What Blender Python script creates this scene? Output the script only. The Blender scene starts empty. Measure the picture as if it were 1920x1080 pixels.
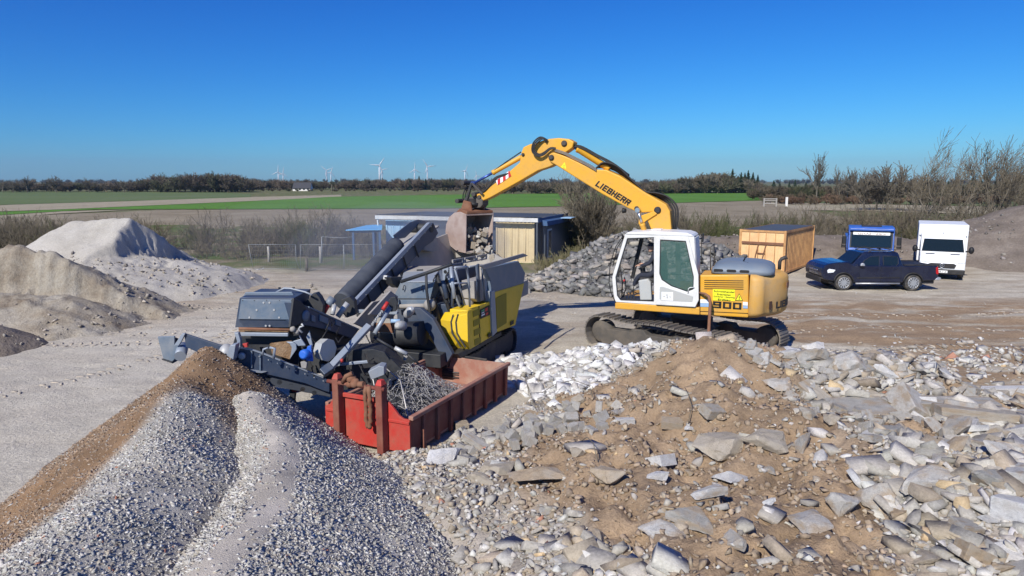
import bpy, bmesh, math, random
import numpy as np
from mathutils import Vector, Matrix
R = math.radians
rng = np.random.default_rng(7)
random.seed(11)
scene = bpy.context.scene
col = scene.collection
CAMZ = 5.0; PITCH = R(8.9); FPX = 1280.0
cP, sP = math.cos(PITCH), math.sin(PITCH)
CAM = Vector((0, 0, CAMZ))

# ---------- measuring helpers: photograph pixel -> a point on a real plane of the place ----------
def ray(u, v):
    a = (u-960)/FPX; b = (540-v)/FPX
    return Vector((a, cP + b*sP, -sP + b*cP))
def W(u, v, Y):
    r = ray(u, v); return CAM + r*(Y/r.y)
def Wz(u, v, z=0.0):
    r = ray(u, v); return CAM + r*((z-CAMZ)/r.z)
def Wp(u, v, P, N):
    r = ray(u, v); return CAM + r*((Vector(P)-CAM).dot(N)/r.dot(N))
class Fr:
    """a thing's own frame: origin on the ground, x forward, y left, z up"""
    def __init__(s, O, F):
        s.O = Vector((O[0], O[1], O[2] if len(O) > 2 else 0)); f = Vector((F[0], F[1], 0)).normalized()
        s.F = f; s.L = Vector((-f.y, f.x, 0)); s.U = Vector((0, 0, 1))
    def p(s, x, y, z): return s.O + s.F*x + s.L*y + s.U*z
    def px(s, u, v, y):
        w = Wp(u, v, s.O + s.L*y, s.L); return w
    def loc(s, w):
        d = Vector(w)-s.O; return (d.dot(s.F), d.dot(s.L), d.z)
    def xz(s, u, v, y):
        a = s.loc(s.px(u, v, y)); return a[0], a[2]

# ---------- noise ----------
def _h(ix, iy, s):
    n = (ix.astype(np.int64)*374761393 + iy.astype(np.int64)*668265263 + s*1442695041) & 0xffffffff
    n = ((n ^ (n >> 13))*1274126177) & 0xffffffff
    n = (n ^ (n >> 16)) & 0xffff
    return n/65535.0
def vn(x, y, s=0):
    x = np.asarray(x, float); y = np.asarray(y, float)
    ix = np.floor(x); iy = np.floor(y); fx = x-ix; fy = y-iy
    fx = fx*fx*(3-2*fx); fy = fy*fy*(3-2*fy)
    a = _h(ix, iy, s); b = _h(ix+1, iy, s); c = _h(ix, iy+1, s); d = _h(ix+1, iy+1, s)
    return (a*(1-fx)+b*fx)*(1-fy) + (c*(1-fx)+d*fx)*fy - .5
def fbm(x, y, s=0, o=4, g=.5):
    t = 0; a = 1
    for k in range(o):
        t = t + a*vn(x*2**k+k*17.3, y*2**k-k*9.1, s+k); a *= g
    return t
def sstep(e0, e1, x):
    t = np.clip((x-e0)/(e1-e0), 0, 1); return t*t*(3-2*t)

# ---------- materials ----------
MATS = {}
def new_mat(name):
    m = bpy.data.materials.new(name); m.use_nodes = True
    nt = m.node_tree; b = nt.nodes['Principled BSDF']
    return m, nt, b
def N(nt, t, **kw):
    n = nt.nodes.new(t)
    for k, v in kw.items():
        if k in n.inputs: n.inputs[k].default_value = v
        else: setattr(n, k, v)
    return n
def c4(c): return (c[0], c[1], c[2], 1)
def noise_node(nt, scale, detail=4, rough=.55, coord='Object', dist=0.0):
    tc = N(nt, 'ShaderNodeTexCoord'); n = N(nt, 'ShaderNodeTexNoise')
    n.inputs['Scale'].default_value = scale; n.inputs['Detail'].default_value = detail
    n.inputs['Roughness'].default_value = rough; n.inputs['Distortion'].default_value = dist
    nt.links.new(tc.outputs[coord], n.inputs['Vector'])
    return n
def ramp(nt, src, stops):
    r = N(nt, 'ShaderNodeValToRGB'); cr = r.color_ramp
    while len(cr.elements) < len(stops): cr.elements.new(.5)
    for e, (p, c) in zip(cr.elements, stops):
        e.position = p; e.color = c4(c) if not isinstance(c, (int, float)) else (c, c, c, 1)
    nt.links.new(src, r.inputs['Fac']); return r
def mix(nt, fac, a, b, mode='MIX'):
    m = N(nt, 'ShaderNodeMix'); m.data_type = 'RGBA'; m.blend_type = mode
    for s, k in ((fac, 0), (a, 6), (b, 7)):
        if isinstance(s, bpy.types.NodeSocket): nt.links.new(s, m.inputs[k])
        elif isinstance(s, (int, float)): m.inputs[k].default_value = s if k == 0 else (s, s, s, 1)
        else: m.inputs[k].default_value = c4(s)
    return m.outputs[2]
def bump(nt, b, src, strength=.4, dist=.02):
    n = N(nt, 'ShaderNodeBump'); n.inputs['Strength'].default_value = strength; n.inputs['Distance'].default_value = dist
    nt.links.new(src, n.inputs['Height']); nt.links.new(n.outputs['Normal'], b.inputs['Normal']); return n
def paint(name, c, rough=.45, metal=0.0, dirt=None, damt=.35, dscale=3.0, spec=.5, bumpd=.0015, coat=0.0):
    """painted / bare metal with dust and grime patches"""
    m, nt, b = new_mat(name)
    n1 = noise_node(nt, dscale, 6, .65); n2 = noise_node(nt, dscale*9, 3, .6)
    dirt = dirt or (.30, .26, .20)
    f = ramp(nt, n1.outputs['Fac'], [(.42, 0.0), (.72, damt)])
    f2 = ramp(nt, n2.outputs['Fac'], [(.55, 0.0), (.8, damt*.6)])
    c1 = mix(nt, f.outputs[0], c, dirt); c2 = mix(nt, f2.outputs[0], c1, tuple(x*.6 for x in dirt))
    nt.links.new(c2, b.inputs['Base Color'])
    rr = ramp(nt, n1.outputs['Fac'], [(.35, rough), (.7, min(1, rough+.25))])
    nt.links.new(rr.outputs[0], b.inputs['Roughness'])
    b.inputs['Metallic'].default_value = metal; b.inputs['Specular IOR Level'].default_value = spec
    b.inputs['Coat Weight'].default_value = coat; b.inputs['Coat Roughness'].default_value = .1
    if bumpd: bump(nt, b, n2.outputs['Fac'], .25, bumpd*4)
    MATS[name] = m; return m
def earth(name, cs, scale=1.5, bd=.05, bs=.6, fine=40, attr=False, rough=.95):
    m, nt, b = new_mat(name)
    n1 = noise_node(nt, scale, 8, .65); n2 = noise_node(nt, fine, 4, .7)
    k = len(cs); r1 = ramp(nt, n1.outputs['Fac'], [(.3+.4*i/(k-1), c) for i, c in enumerate(cs)])
    cc = r1.outputs[0]
    if attr:
        a = N(nt, 'ShaderNodeVertexColor'); a.layer_name = 'Col'
        cc = mix(nt, .85, cc, a.outputs['Color'])
        v = ramp(nt, n1.outputs['Fac'], [(.3, .82), (.7, 1.15)]); cc = mix(nt, 1.0, cc, v.outputs[0], 'MULTIPLY')
    v = ramp(nt, n2.outputs['Fac'], [(.3, .72), (.7, 1.22)]); cc = mix(nt, .8, cc, v.outputs[0], 'MULTIPLY')
    nt.links.new(cc, b.inputs['Base Color']); b.inputs['Roughness'].default_value = rough
    b.inputs['Specular IOR Level'].default_value = .15
    ad = N(nt, 'ShaderNodeMath'); ad.operation = 'ADD'
    nt.links.new(n1.outputs['Fac'], ad.inputs[0]); nt.links.new(n2.outputs['Fac'], ad.inputs[1])
    bump(nt, b, ad.outputs[0], bs, bd); MATS[name] = m; return m
def glass(name, tint=(.03, .05, .05), alpha=.75, rough=.03):
    m, nt, b = new_mat(name)
    b.inputs['Base Color'].default_value = c4(tint); b.inputs['Roughness'].default_value = rough
    b.inputs['Alpha'].default_value = alpha; b.inputs['Specular IOR Level'].default_value = .6
    MATS[name] = m; return m
def flat(name, c, rough=.5, metal=0.0):
    m, nt, b = new_mat(name); b.inputs['Base Color'].default_value = c4(c)
    b.inputs['Roughness'].default_value = rough; b.inputs['Metallic'].default_value = metal
    MATS[name] = m; return m

# ---------- mesh helpers ----------
def tag(o, label=None, cat=None, group=None, kind=None):
    if label: o['label'] = label
    if cat: o['category'] = cat
    if group: o['group'] = group
    if kind: o['kind'] = kind
    return o
def thing(name, loc, label, cat, group=None):
    o = bpy.data.objects.new(name, None); col.objects.link(o); o.location = Vector(loc); o.empty_display_size = .2
    return tag(o, label, cat, group)
def wloc(o):
    v = Vector((0, 0, 0))
    while o is not None: v = v + o.location; o = o.parent
    return v
class MB:
    """collects world-space shapes, built as ONE mesh object"""
    def __init__(s): s.v = []; s.f = []; s.sm = []
    def add(s, vs, fs, smooth=False):
        n = len(s.v); s.v += [tuple(v) for v in vs]
        for f in fs: s.f.append([i+n for i in f]); s.sm.append(smooth)
        return s
    def hexa(s, b, t):   # bottom 4, top 4 points
        return s.add(list(b)+list(t), [(3, 2, 1, 0), (4, 5, 6, 7), (0, 1, 5, 4), (1, 2, 6, 5), (2, 3, 7, 6), (3, 0, 4, 7)])
    def fbox(s, fr, x0, x1, y0, y1, z0, z1):
        p = fr.p
        return s.hexa([p(x0, y0, z0), p(x1, y0, z0), p(x1, y1, z0), p(x0, y1, z0)], [p(x0, y0, z1), p(x1, y0, z1), p(x1, y1, z1), p(x0, y1, z1)])
    def prism(s, poly, d):
        poly = [Vector(p) for p in poly]; d = Vector(d); n = len(poly)
        nn = Vector((0, 0, 0))
        for i in range(n): nn += poly[i].cross(poly[(i+1) % n])
        if nn.dot(d) > 0: poly = poly[::-1]
        return s.add(poly+[p+d for p in poly], [tuple(range(n)), tuple(range(2*n-1, n-1, -1))]+[(i, n+i, n+(i+1) % n, (i+1) % n) for i in range(n)])
    def beam(s, a, b, w, h, up=(0, 0, 1)):
        a = Vector(a); b = Vector(b); d = (b-a).normalized(); up = Vector(up)
        side = d.cross(up)
        if side.length < 1e-4: side = d.cross(Vector((1, 0, 0)))
        side.normalize(); u = side.cross(d).normalized()
        o = [side*w/2*i + u*h/2*j for i, j in ((-1, -1), (1, -1), (1, 1), (-1, 1))]
        return s.hexa([a+k for k in o], [b+k for k in o])
    def tube(s, pts, r, n=10, cap=True, smooth=True):
        pts = [Vector(p) for p in pts]; rs = r if isinstance(r, (list, tuple)) else [r]*len(pts)
        vs = []; fs = []; prev = None
        for i, p in enumerate(pts):
            t = (pts[min(i+1, len(pts)-1)]-pts[max(i-1, 0)]).normalized()
            if prev is None:
                a = t.cross(Vector((0, 0, 1)))
                if a.length < .05: a = t.cross(Vector((1, 0, 0)))
            else: a = prev - t*prev.dot(t)
            a.normalize(); prev = a; b = t.cross(a)
            vs += [p + (a*math.cos(2*math.pi*k/n)+b*math.sin(2*math.pi*k/n))*rs[i] for k in range(n)]
        for i in range(len(pts)-1):
            for k in range(n):
                k2 = (k+1) % n; fs.append((i*n+k, i*n+k2, (i+1)*n+k2, (i+1)*n+k))
        s.add(vs, fs, smooth)
        if cap:
            m = len(s.v)-len(vs)
            s.f.append([m+k for k in range(n)][::-1]); s.sm.append(False)
            s.f.append([m+(len(pts)-1)*n+k for k in range(n)]); s.sm.append(False)
        return s
    def lathe(s, c, ax, prof, n=24, smooth=True):
        """prof: (distance along axis, radius)"""
        c = Vector(c); ax = Vector(ax).normalized()
        return s.tube_prof(c, ax, prof, n, smooth)
    def tube_prof(s, c, ax, prof, n, smooth):
        a = ax.cross(Vector((0, 0, 1)))
        if a.length < .05: a = ax.cross(Vector((1, 0, 0)))
        a.normalize(); b = ax.cross(a); vs = []; fs = []
        for t, r in prof:
            vs += [c+ax*t+(a*math.cos(2*math.pi*k/n)+b*math.sin(2*math.pi*k/n))*r for k in range(n)]
        for i in range(len(prof)-1):
            for k in range(n):
                k2 = (k+1) % n; fs.append((i*n+k, i*n+k2, (i+1)*n+k2, (i+1)*n+k))
        s.add(vs, fs, smooth); m = len(s.v)-len(vs)
        s.f.append([m+k for k in range(n)][::-1]); s.sm.append(False)
        s.f.append([m+(len(prof)-1)*n+k for k in range(n)]); s.sm.append(False)
        return s
    def loft(s, rings, smooth=True, cap=True, closed=True):
        n = len(rings[0]); vs = [p for r in rings for p in r]; fs = []
        for i in range(len(rings)-1):
            for k in range(n if closed else n-1):
                k2 = (k+1) % n; fs.append((i*n+k, i*n+k2, (i+1)*n+k2, (i+1)*n+k))
        s.add(vs, fs, smooth); m = len(s.v)-len(vs)
        if cap:
            s.f.append([m+k for k in range(n)][::-1]); s.sm.append(False)
            s.f.append([m+(len(rings)-1)*n+k for k in range(n)]); s.sm.append(False)
        return s
    def ball(s, c, r, n=10, m=6, sc=(1, 1, 1)):
        c = Vector(c); prof = []
        rings = []
        for i in range(m+1):
            th = math.pi*i/m; rr = max(math.sin(th), .02)
            rings.append([c+Vector((math.cos(2*math.pi*k/n)*rr*r*sc[0], math.sin(2*math.pi*k/n)*rr*r*sc[1], math.cos(th)*r*sc[2])) for k in range(n)])
        return s.loft(rings[::-1], True, True)
    def build(s, name, mat, parent=None, bevel=0.0, seg=2, fix=True):
        me = bpy.data.meshes.new(name); o = bpy.data.objects.new(name, me); col.objects.link(o)
        org = wloc(parent) if parent is not None else (Vector((sum(v[0] for v in s.v)/len(s.v), sum(v[1] for v in s.v)/len(s.v), min(v[2] for v in s.v))))
        me.from_pydata([tuple(Vector(v)-org) for v in s.v], [], s.f)
        me.polygons.foreach_set('use_smooth', s.sm)
        if fix:
            bm = bmesh.new(); bm.from_mesh(me); bmesh.ops.recalc_face_normals(bm, faces=bm.faces); bm.to_mesh(me); bm.free()
        me.materials.append(MATS[mat] if isinstance(mat, str) else mat)
        if parent is not None: o.parent = parent
        else: o.location = org
        if bevel:
            md = o.modifiers.new('b', 'BEVEL'); md.width = bevel; md.segments = seg; md.limit_method = 'ANGLE'; md.angle_limit = R(35)
            md.harden_normals = False
        return o
def text_mesh(name, txt, size, P, xdir, ydir, mat, parent, ext=.004, bold=.02, sx=1.0, align='CENTER', space=1.0, fit=None):
    cu = bpy.data.curves.new(name, 'FONT'); cu.body = txt; cu.size = size; cu.extrude = ext; cu.offset = bold*size
    cu.align_x = align; cu.align_y = 'CENTER'; cu.space_character = space
    tmp = bpy.data.objects.new('t', cu); col.objects.link(tmp)
    dg = bpy.context.evaluated_depsgraph_get(); me = bpy.data.meshes.new_from_object(tmp.evaluated_get(dg))
    bpy.data.objects.remove(tmp); bpy.data.curves.remove(cu)
    X = Vector(xdir).normalized(); Y = Vector(ydir).normalized(); Z = X.cross(Y); org = wloc(parent) if parent else Vector((0, 0, 0))
    if fit:
        a = np.array([v.co[:] for v in me.vertices]); lo = a.min(0); hi = a.max(0)
        for v in me.vertices: v.co.x = (v.co.x-(lo[0]+hi[0])/2)*fit[0]/(hi[0]-lo[0]); v.co.y = (v.co.y-(lo[1]+hi[1])/2)*fit[1]/(hi[1]-lo[1])
    for v in me.vertices:
        v.co = Vector(P)+X*v.co.x*sx+Y*v.co.y+Z*v.co.z-org
    me.materials.clear(); me.materials.append(MATS[mat]); o = bpy.data.objects.new(name, me); col.objects.link(o)
    if parent: o.parent = parent
    return o
def copy_tree(o, parent=None):
    c = o.copy(); col.objects.link(c); c.parent = parent
    for ch in [x for x in o.children]: copy_tree(ch, c)
    return c
def raw_mesh(name, V, T, mat, cols=None, smooth=False, loc=(0, 0, 0)):
    """V (n,3) T (m,k) numpy -> object"""
    me = bpy.data.meshes.new(name); V = np.asarray(V, np.float32); T = np.asarray(T, np.int32); k = T.shape[1]
    me.vertices.add(len(V)); me.vertices.foreach_set('co', (V-np.array(loc, np.float32)).ravel())
    me.loops.add(T.size); me.loops.foreach_set('vertex_index', T.ravel())
    me.polygons.add(len(T)); me.polygons.foreach_set('loop_start', np.arange(0, T.size, k, dtype=np.int32))
    try: me.polygons.foreach_set('loop_total', np.full(len(T), k, np.int32))
    except Exception: pass
    if smooth: me.polygons.foreach_set('use_smooth', np.ones(len(T), bool))
    if cols is not None:
        a = me.color_attributes.new('Col', 'FLOAT_COLOR', 'POINT')
        c = np.ones((len(V), 4), np.float32); c[:, :3] = cols; a.data.foreach_set('color', c.ravel())
    me.update(calc_edges=True); me.validate()
    me.materials.append(MATS[mat] if isinstance(mat, str) else mat)
    o = bpy.data.objects.new(name, me); col.objects.link(o); o.location = loc
    return o
def grid_mesh(name, xs, ys, zf, mat, colf=None, smooth=True):
    X, Y = np.meshgrid(xs, ys); Z = zf(X, Y); V = np.stack([X, Y, Z], -1).reshape(-1, 3)
    nx = len(xs); ny = len(ys); i = np.arange(nx-1)[None, :]+np.arange(ny-1)[:, None]*nx
    T = np.stack([i, i+1, i+nx+1, i+nx], -1).reshape(-1, 4)
    cols = None if colf is None else colf(X, Y).reshape(-1, 3)
    return raw_mesh(name, V, T, mat, cols, smooth)
# rocks
def rock_base(seed, ang=.35, n=14, flatz=1.0, box=False):
    r = np.random.default_rng(seed); bm = bmesh.new()
    if box:
        for x in (-1, 1):
            for y in (-1, 1):
                for z in (-1, 1):
                    v = np.array([x, y, z])*(1-r.random(3)*ang*.5)
                    bm.verts.new(v); 
                    if r.random() < .5: bm.verts.new(v*np.array([1, 1-.25*r.random(), 1-.25*r.random()])*1.02)
    else:
        for k in range(n):
            v = r.normal(size=3); v /= np.max(np.abs(v))**.6*np.linalg.norm(v)**.4; bm.verts.new(v*(1-ang*r.random()))
    bmesh.ops.convex_hull(bm, input=bm.verts); bmesh.ops.triangulate(bm, faces=bm.faces)
    loose = [v for v in bm.verts if not v.link_faces]; bmesh.ops.delete(bm, geom=loose, context='VERTS')
    bm.verts.ensure_lookup_table(); bmesh.ops.recalc_face_normals(bm, faces=bm.faces)
    bm.verts.index_update()
    V = np.array([v.co[:] for v in bm.verts]); T = np.array([[v.index for v in f.verts] for f in bm.faces]); bm.free()
    V = V-V.mean(0); V[:, 2] *= flatz
    return V, T
def rots(n, tilt=1.0):
    """random spin about z, then a tilt of given size"""
    a = rng.random(n)*2*np.pi; t = tilt*rng.normal(size=n); b = rng.random(n)*2*np.pi
    ca, sa, ct, st, cb, sb = np.cos(a), np.sin(a), np.cos(t), np.sin(t), np.cos(b), np.sin(b)
    Z = np.zeros(n); O = np.ones(n)
    def m(r): return np.stack([np.stack(x, -1) for x in r], -2)
    Rz = m([(ca, -sa, Z), (sa, ca, Z), (Z, Z, O)]); Rx = m([(O, Z, Z), (Z, ct, -st), (Z, st, ct)]); Rb = m([(cb, -sb, Z), (sb, cb, Z), (Z, Z, O)])
    return Rb @ Rx @ Rz
def scatter(name, bases, pos, sc, rot, cols, mat, label=None, cat=None, kind='stuff'):
    n = len(pos); which = rng.integers(0, len(bases), n); VV = []; TT = []; CC = []; off = 0
    for bi, (V, T) in enumerate(bases):
        idx = np.where(which == bi)[0]
        if not len(idx): continue
        P = V[None]*sc[idx][:, None, :]; P = np.einsum('nij,nvj->nvi', rot[idx], P)+pos[idx][:, None, :]
        VV.append(P.reshape(-1, 3)); TT.append((T[None]+(np.arange(len(idx))*len(V))[:, None, None]+off).reshape(-1, 3))
        CC.append(np.repeat(cols[idx], len(V), 0)); off += len(idx)*len(V)
    o = raw_mesh(name, np.concatenate(VV), np.concatenate(TT), mat, np.concatenate(CC))
    return tag(o, label, cat, kind=kind)
GLY = {'L': [(0, 0, 0, 6), (0, 0, 4, 0)], 'I': [(0, 0, 0, 6)], 'E': [(0, 0, 0, 6), (0, 0, 4, 0), (0, 3, 3.6, 3), (0, 6, 4, 6)], 'B': [(0, 0, 0, 6), (0, 0, 4, 0), (0, 3, 3.7, 3), (0, 6, 3.8, 6), (4, .4, 4, 2.6), (3.8, 3.4, 3.8, 5.6)],
 'H': [(0, 0, 0, 6), (4, 0, 4, 6), (0, 3, 4, 3)], 'R': [(0, 0, 0, 6), (0, 3, 4, 3), (0, 6, 4, 6), (4, 3.2, 4, 5.8), (2.4, 3, 4, 0)], '9': [(0, 3, 0, 6), (0, 3, 4, 3), (0, 6, 4, 6), (4, 0, 4, 6), (0, 0, 4, 0)], '0': [(0, 0, 0, 6), (4, 0, 4, 6), (0, 0, 4, 0), (0, 6, 4, 6)],
 'S': [(0, 0, 4, 0), (4, 0, 4, 3), (0, 3, 4, 3), (0, 3, 0, 6), (0, 6, 4, 6)], 'A': [(0, 0, 0, 6), (4, 0, 4, 6), (0, 6, 4, 6), (0, 3, 4, 3)], 'N': [(0, 0, 0, 6), (0, 6, 4, 0), (4, 0, 4, 6)], 'D': [(0, 0, 0, 6), (0, 0, 3.6, 0), (0, 6, 3.6, 6), (4, .4, 4, 5.6)]}
def block_text(txt, fn, w, h, mat, parent, thick=1.35, name='lettering', slant=0.0):
    """heavy block lettering; fn(x, y, out) maps metres along the line / up / outwards to the surface"""
    adv = []; x = 0
    for ch in txt: adv.append(x); x += (1.6+thick) if ch == 'I' else 5.6+thick*.6
    tot = x-1.6; k = w/(tot+thick); kz = h/(6+thick); mb = MB()
    for ch, x0 in zip(txt, adv):
        for (a, b, c, d) in GLY[ch]:
            L = math.hypot(c-a, d-b); ux_, uy_ = (c-a)/L, (d-b)/L; e = thick/2*.96
            A = (a-ux_*e, b-uy_*e); C = (c+ux_*e, d+uy_*e); px_, py_ = -uy_*thick/2, ux_*thick/2; n = max(1, int(L*k/.04))
            for i in range(n):
                q = []
                for t, s_ in ((i/n, -1), ((i+1)/n, -1), ((i+1)/n, 1), (i/n, 1)):
                    xx = A[0]+(C[0]-A[0])*t+px_*s_+x0; yy = A[1]+(C[1]-A[1])*t+py_*s_; q.append(((xx-tot/2)*k+slant*(yy-3)*kz, (yy-3)*kz))
                mb.hexa([fn(*p, -.01) for p in q], [fn(*p, .006) for p in q])
    return mb.build(name, mat, parent)
# ---------- camera, sky, sun ----------
cam_d = bpy.data.cameras.new('camera'); cam = bpy.data.objects.new('camera', cam_d); col.objects.link(cam)
cam.location = CAM; cam.rotation_euler = (R(90)-PITCH, 0, 0); cam_d.lens = 24; cam_d.sensor_width = 36
cam_d.clip_start = .1; cam_d.clip_end = 12000; scene.camera = cam
SUN = Vector((-.47, -.88, 0)).normalized()*math.cos(R(38)) + Vector((0, 0, math.sin(R(38))))
wd = bpy.data.worlds.new('World'); scene.world = wd; wd.use_nodes = True
nt = wd.node_tree; bg = nt.nodes['Background']
sky = N(nt, 'ShaderNodeTexSky'); sky.sky_type = 'NISHITA'; sky.sun_disc = False
sky.sun_elevation = R(38); sky.sun_rotation = math.atan2(SUN.x, SUN.y)
sky.air_density = 1.0; sky.dust_density = .25; sky.ozone_density = 4.0; sky.altitude = 300
spc = N(nt, 'ShaderNodeSeparateColor'); nt.links.new(sky.outputs[0], spc.inputs[0]); cmb = N(nt, 'ShaderNodeCombineColor')
STR = .10
for i, (co, ex_) in enumerate(((.46, 2.1), (.77, 1.46), (1.08, 1.0))):
    m1 = N(nt, 'ShaderNodeMath'); m1.operation = 'MULTIPLY'; m1.inputs[1].default_value = STR; m2 = N(nt, 'ShaderNodeMath'); m2.operation = 'POWER'; m2.inputs[1].default_value = ex_
    m3 = N(nt, 'ShaderNodeMath'); m3.operation = 'MULTIPLY'; m3.inputs[1].default_value = co/STR
    nt.links.new(spc.outputs[i], m1.inputs[0]); nt.links.new(m1.outputs[0], m2.inputs[0]); nt.links.new(m2.outputs[0], m3.inputs[0]); nt.links.new(m3.outputs[0], cmb.inputs[i])
nt.links.new(cmb.outputs[0], bg.inputs[0]); bg.inputs[1].default_value = STR
sl = bpy.data.lights.new('sun', 'SUN'); sl.energy = 5.0; sl.angle = R(.5); sl.color = (1, .955, .865)
so = bpy.data.objects.new('sun', sl); col.objects.link(so); so.rotation_euler = SUN.to_track_quat('Z', 'Y').to_euler()
vs = scene.view_settings; vs.view_transform = 'Standard'; vs.look = 'None'; vs.gamma = 1; vs.exposure = .12
scene.cycles.use_denoising = True
scene.cycles.max_bounces = 6; scene.cycles.transparent_max_bounces = 12; scene.cycles.volume_bounces = 0

# ---------- ground materials ----------
def ground_mat():
    m, nt, b = new_mat('yard_ground'); tc = N(nt, 'ShaderNodeTexCoord')
    def nz(scale, det=6, ro=.6, sy=1.0, rz=0.0):
        mp = N(nt, 'ShaderNodeMapping'); mp.inputs['Scale'].default_value = (1, sy, 1); mp.inputs['Rotation'].default_value = (0, 0, rz)
        nt.links.new(tc.outputs['Object'], mp.inputs[0]); n = N(nt, 'ShaderNodeTexNoise')
        n.inputs['Scale'].default_value = scale; n.inputs['Detail'].default_value = det; n.inputs['Roughness'].default_value = ro
        nt.links.new(mp.outputs[0], n.inputs['Vector']); return n.outputs['Fac']
    big = nz(.16, 5); strk = nz(.30, 7, .65, 3.2, R(10)); fine = nz(14, 5, .75); mid = nz(1.6, 6, .7)
    base = ramp(nt, big, [(.36, (.43, .375, .29)), (.5, (.51, .455, .36)), (.64, (.585, .53, .43))]).outputs[0]
    s1 = ramp(nt, strk, [(.44, 0.0), (.56, .8)]).outputs[0]
    base = mix(nt, s1, base, (.40, .335, .255))
    a = N(nt, 'ShaderNodeVertexColor'); a.layer_name = 'Col'
    sep = N(nt, 'ShaderNodeSeparateColor'); nt.links.new(a.outputs[0], sep.inputs[0])
    # Col.r = brown damp earth, Col.g = pale dust, Col.b = grass / scrub
    wet = N(nt, 'ShaderNodeMath'); wet.operation = 'MULTIPLY'; nt.links.new(sep.outputs[0], wet.inputs[0])
    wr = ramp(nt, strk, [(.38, 0.0), (.52, 1.0)]).outputs[0]; nt.links.new(wr, wet.inputs[1])
    base = mix(nt, wet.outputs[0], base, (.33, .235, .15))
    base = mix(nt, sep.outputs[1], base, (.60, .555, .47))
    scr = ramp(nt, nz(.35, 7, .7), [(.38, (.085, .14, .035)), (.50, (.14, .145, .06)), (.60, (.25, .205, .14)), (.72, (.30, .25, .18))]).outputs[0]
    base = mix(nt, sep.outputs[2], base, scr)
    v = ramp(nt, fine, [(.3, .74), (.7, 1.2)]).outputs[0]; base = mix(nt, 1.0, base, v, 'MULTIPLY')
    v = ramp(nt, mid, [(.3, .84), (.7, 1.12)]).outputs[0]; base = mix(nt, 1.0, base, v, 'MULTIPLY')
    nt.links.new(base, b.inputs['Base Color']); b.inputs['Roughness'].default_value = .95; b.inputs['Specular IOR Level'].default_value = .1
    ad = N(nt, 'ShaderNodeMath'); ad.operation = 'ADD'; nt.links.new(fine, ad.inputs[0]); nt.links.new(mid, ad.inputs[1])
    bump(nt, b, ad.outputs[0], .8, .06); MATS['yard'] = m
ground_mat()
earth('sand_pale', [(.38, .35, .30), (.44, .41, .36), (.50, .47, .42)], .7, .05, .6, 18)
earth('sand_dig', [(.20, .155, .11), (.31, .27, .215), (.40, .365, .31)], .9, .06, .8, 14)
earth('soil_dark', [(.15, .125, .10), (.20, .165, .135), (.27, .23, .19)], .8, .06, .9, 10)
earth('asphalt_heap', [(.08, .08, .08), (.13, .125, .12), (.24, .21, .18)], 1.1, .08, .9, 9)
earth('gravel_fines', [(.30, .27, .235), (.38, .35, .31), (.48, .44, .39)], 2.0, .03, .8, 60, attr=True)
earth('soil_brown', [(.22, .155, .10), (.32, .235, .155), (.41, .33, .245)], 1.6, .05, .8, 22, attr=True)
earth('stone', [(.30, .29, .27), (.42, .41, .39), (.5, .49, .47)], 3.0, .02, .5, 30, attr=True)
earth('field_green', [(.085, .18, .025), (.10, .215, .03), (.12, .24, .04)], .03, .3, .4, .8)
earth('field_dull', [(.10, .14, .055), (.12, .16, .06), (.14, .17, .08)], .02, .3, .4, .6)
earth('field_pale', [(.30, .25, .17), (.36, .31, .22), (.27, .25, .15)], .05, .3, .4, .8)
earth('field_brown', [(.20, .165, .105), (.27, .225, .155), (.33, .285, .20)], .12, .3, .6, 1.6)
earth('bark', [(.10, .085, .065), (.16, .14, .11), (.22, .19, .15)], 2, .02, .4, 12)
earth('bark_far', [(.12, .105, .085), (.16, .14, .11), (.20, .175, .14)], .3, .02, .3, 3)
earth('twig', [(.12, .10, .07), (.19, .16, .115), (.27, .235, .17)], .5, .02, .4, 6)
earth('twig_green', [(.06, .075, .025), (.11, .12, .05), (.17, .16, .08)], .5, .02, .4, 5)
earth('conifer', [(.018, .03, .015), (.03, .05, .022), (.045, .065, .03)], .5, .05, .5, 3)
earth('dry_grass', [(.12, .14, .045), (.24, .21, .12), (.36, .31, .2)], .8, .02, .4, 8)

# ---------- ground ----------
def yard_z(X, Y):
    z = .05*fbm(X*.25, Y*.25, 3, 4)+.035*fbm(X*1.1, Y*1.6, 5, 3)
    rt = sstep(4, 9, X)*sstep(14, 17, Y)*sstep(31, 26, Y)
    z = z + rt*.10*fbm(X*.5+Y*.1, Y*1.3, 9, 4)
    # wheel ruts
    for cx, sl_, s in ((-13.0, .12, 1), (-11.2, .12, 2), (-9.6, -.05, 4), (9, .9, 6), (10.8, .9, 7)):
        d = X-(cx+sl_*(Y-22)+.5*np.sin(Y*.23+s)); z = z-.05*np.exp(-(d/.28)**2)*(.6+.4*np.sin(Y*9+s*X))*sstep(32, 28, Y)*sstep(13, 17, Y)
    fade = 1-sstep(60, 90, Y)
    verge = sstep(37.5, 42, Y+1.5*vn(X*.3, Y*0, 8))
    pad = .14*sstep(5.6, 2.6, np.hypot((X-5.0), (Y-19.5)*1.15))
    z = z+pad
    return z*fade + verge*.15*fade*(1+fbm(X*.4, Y*.4, 12, 3))
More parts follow.
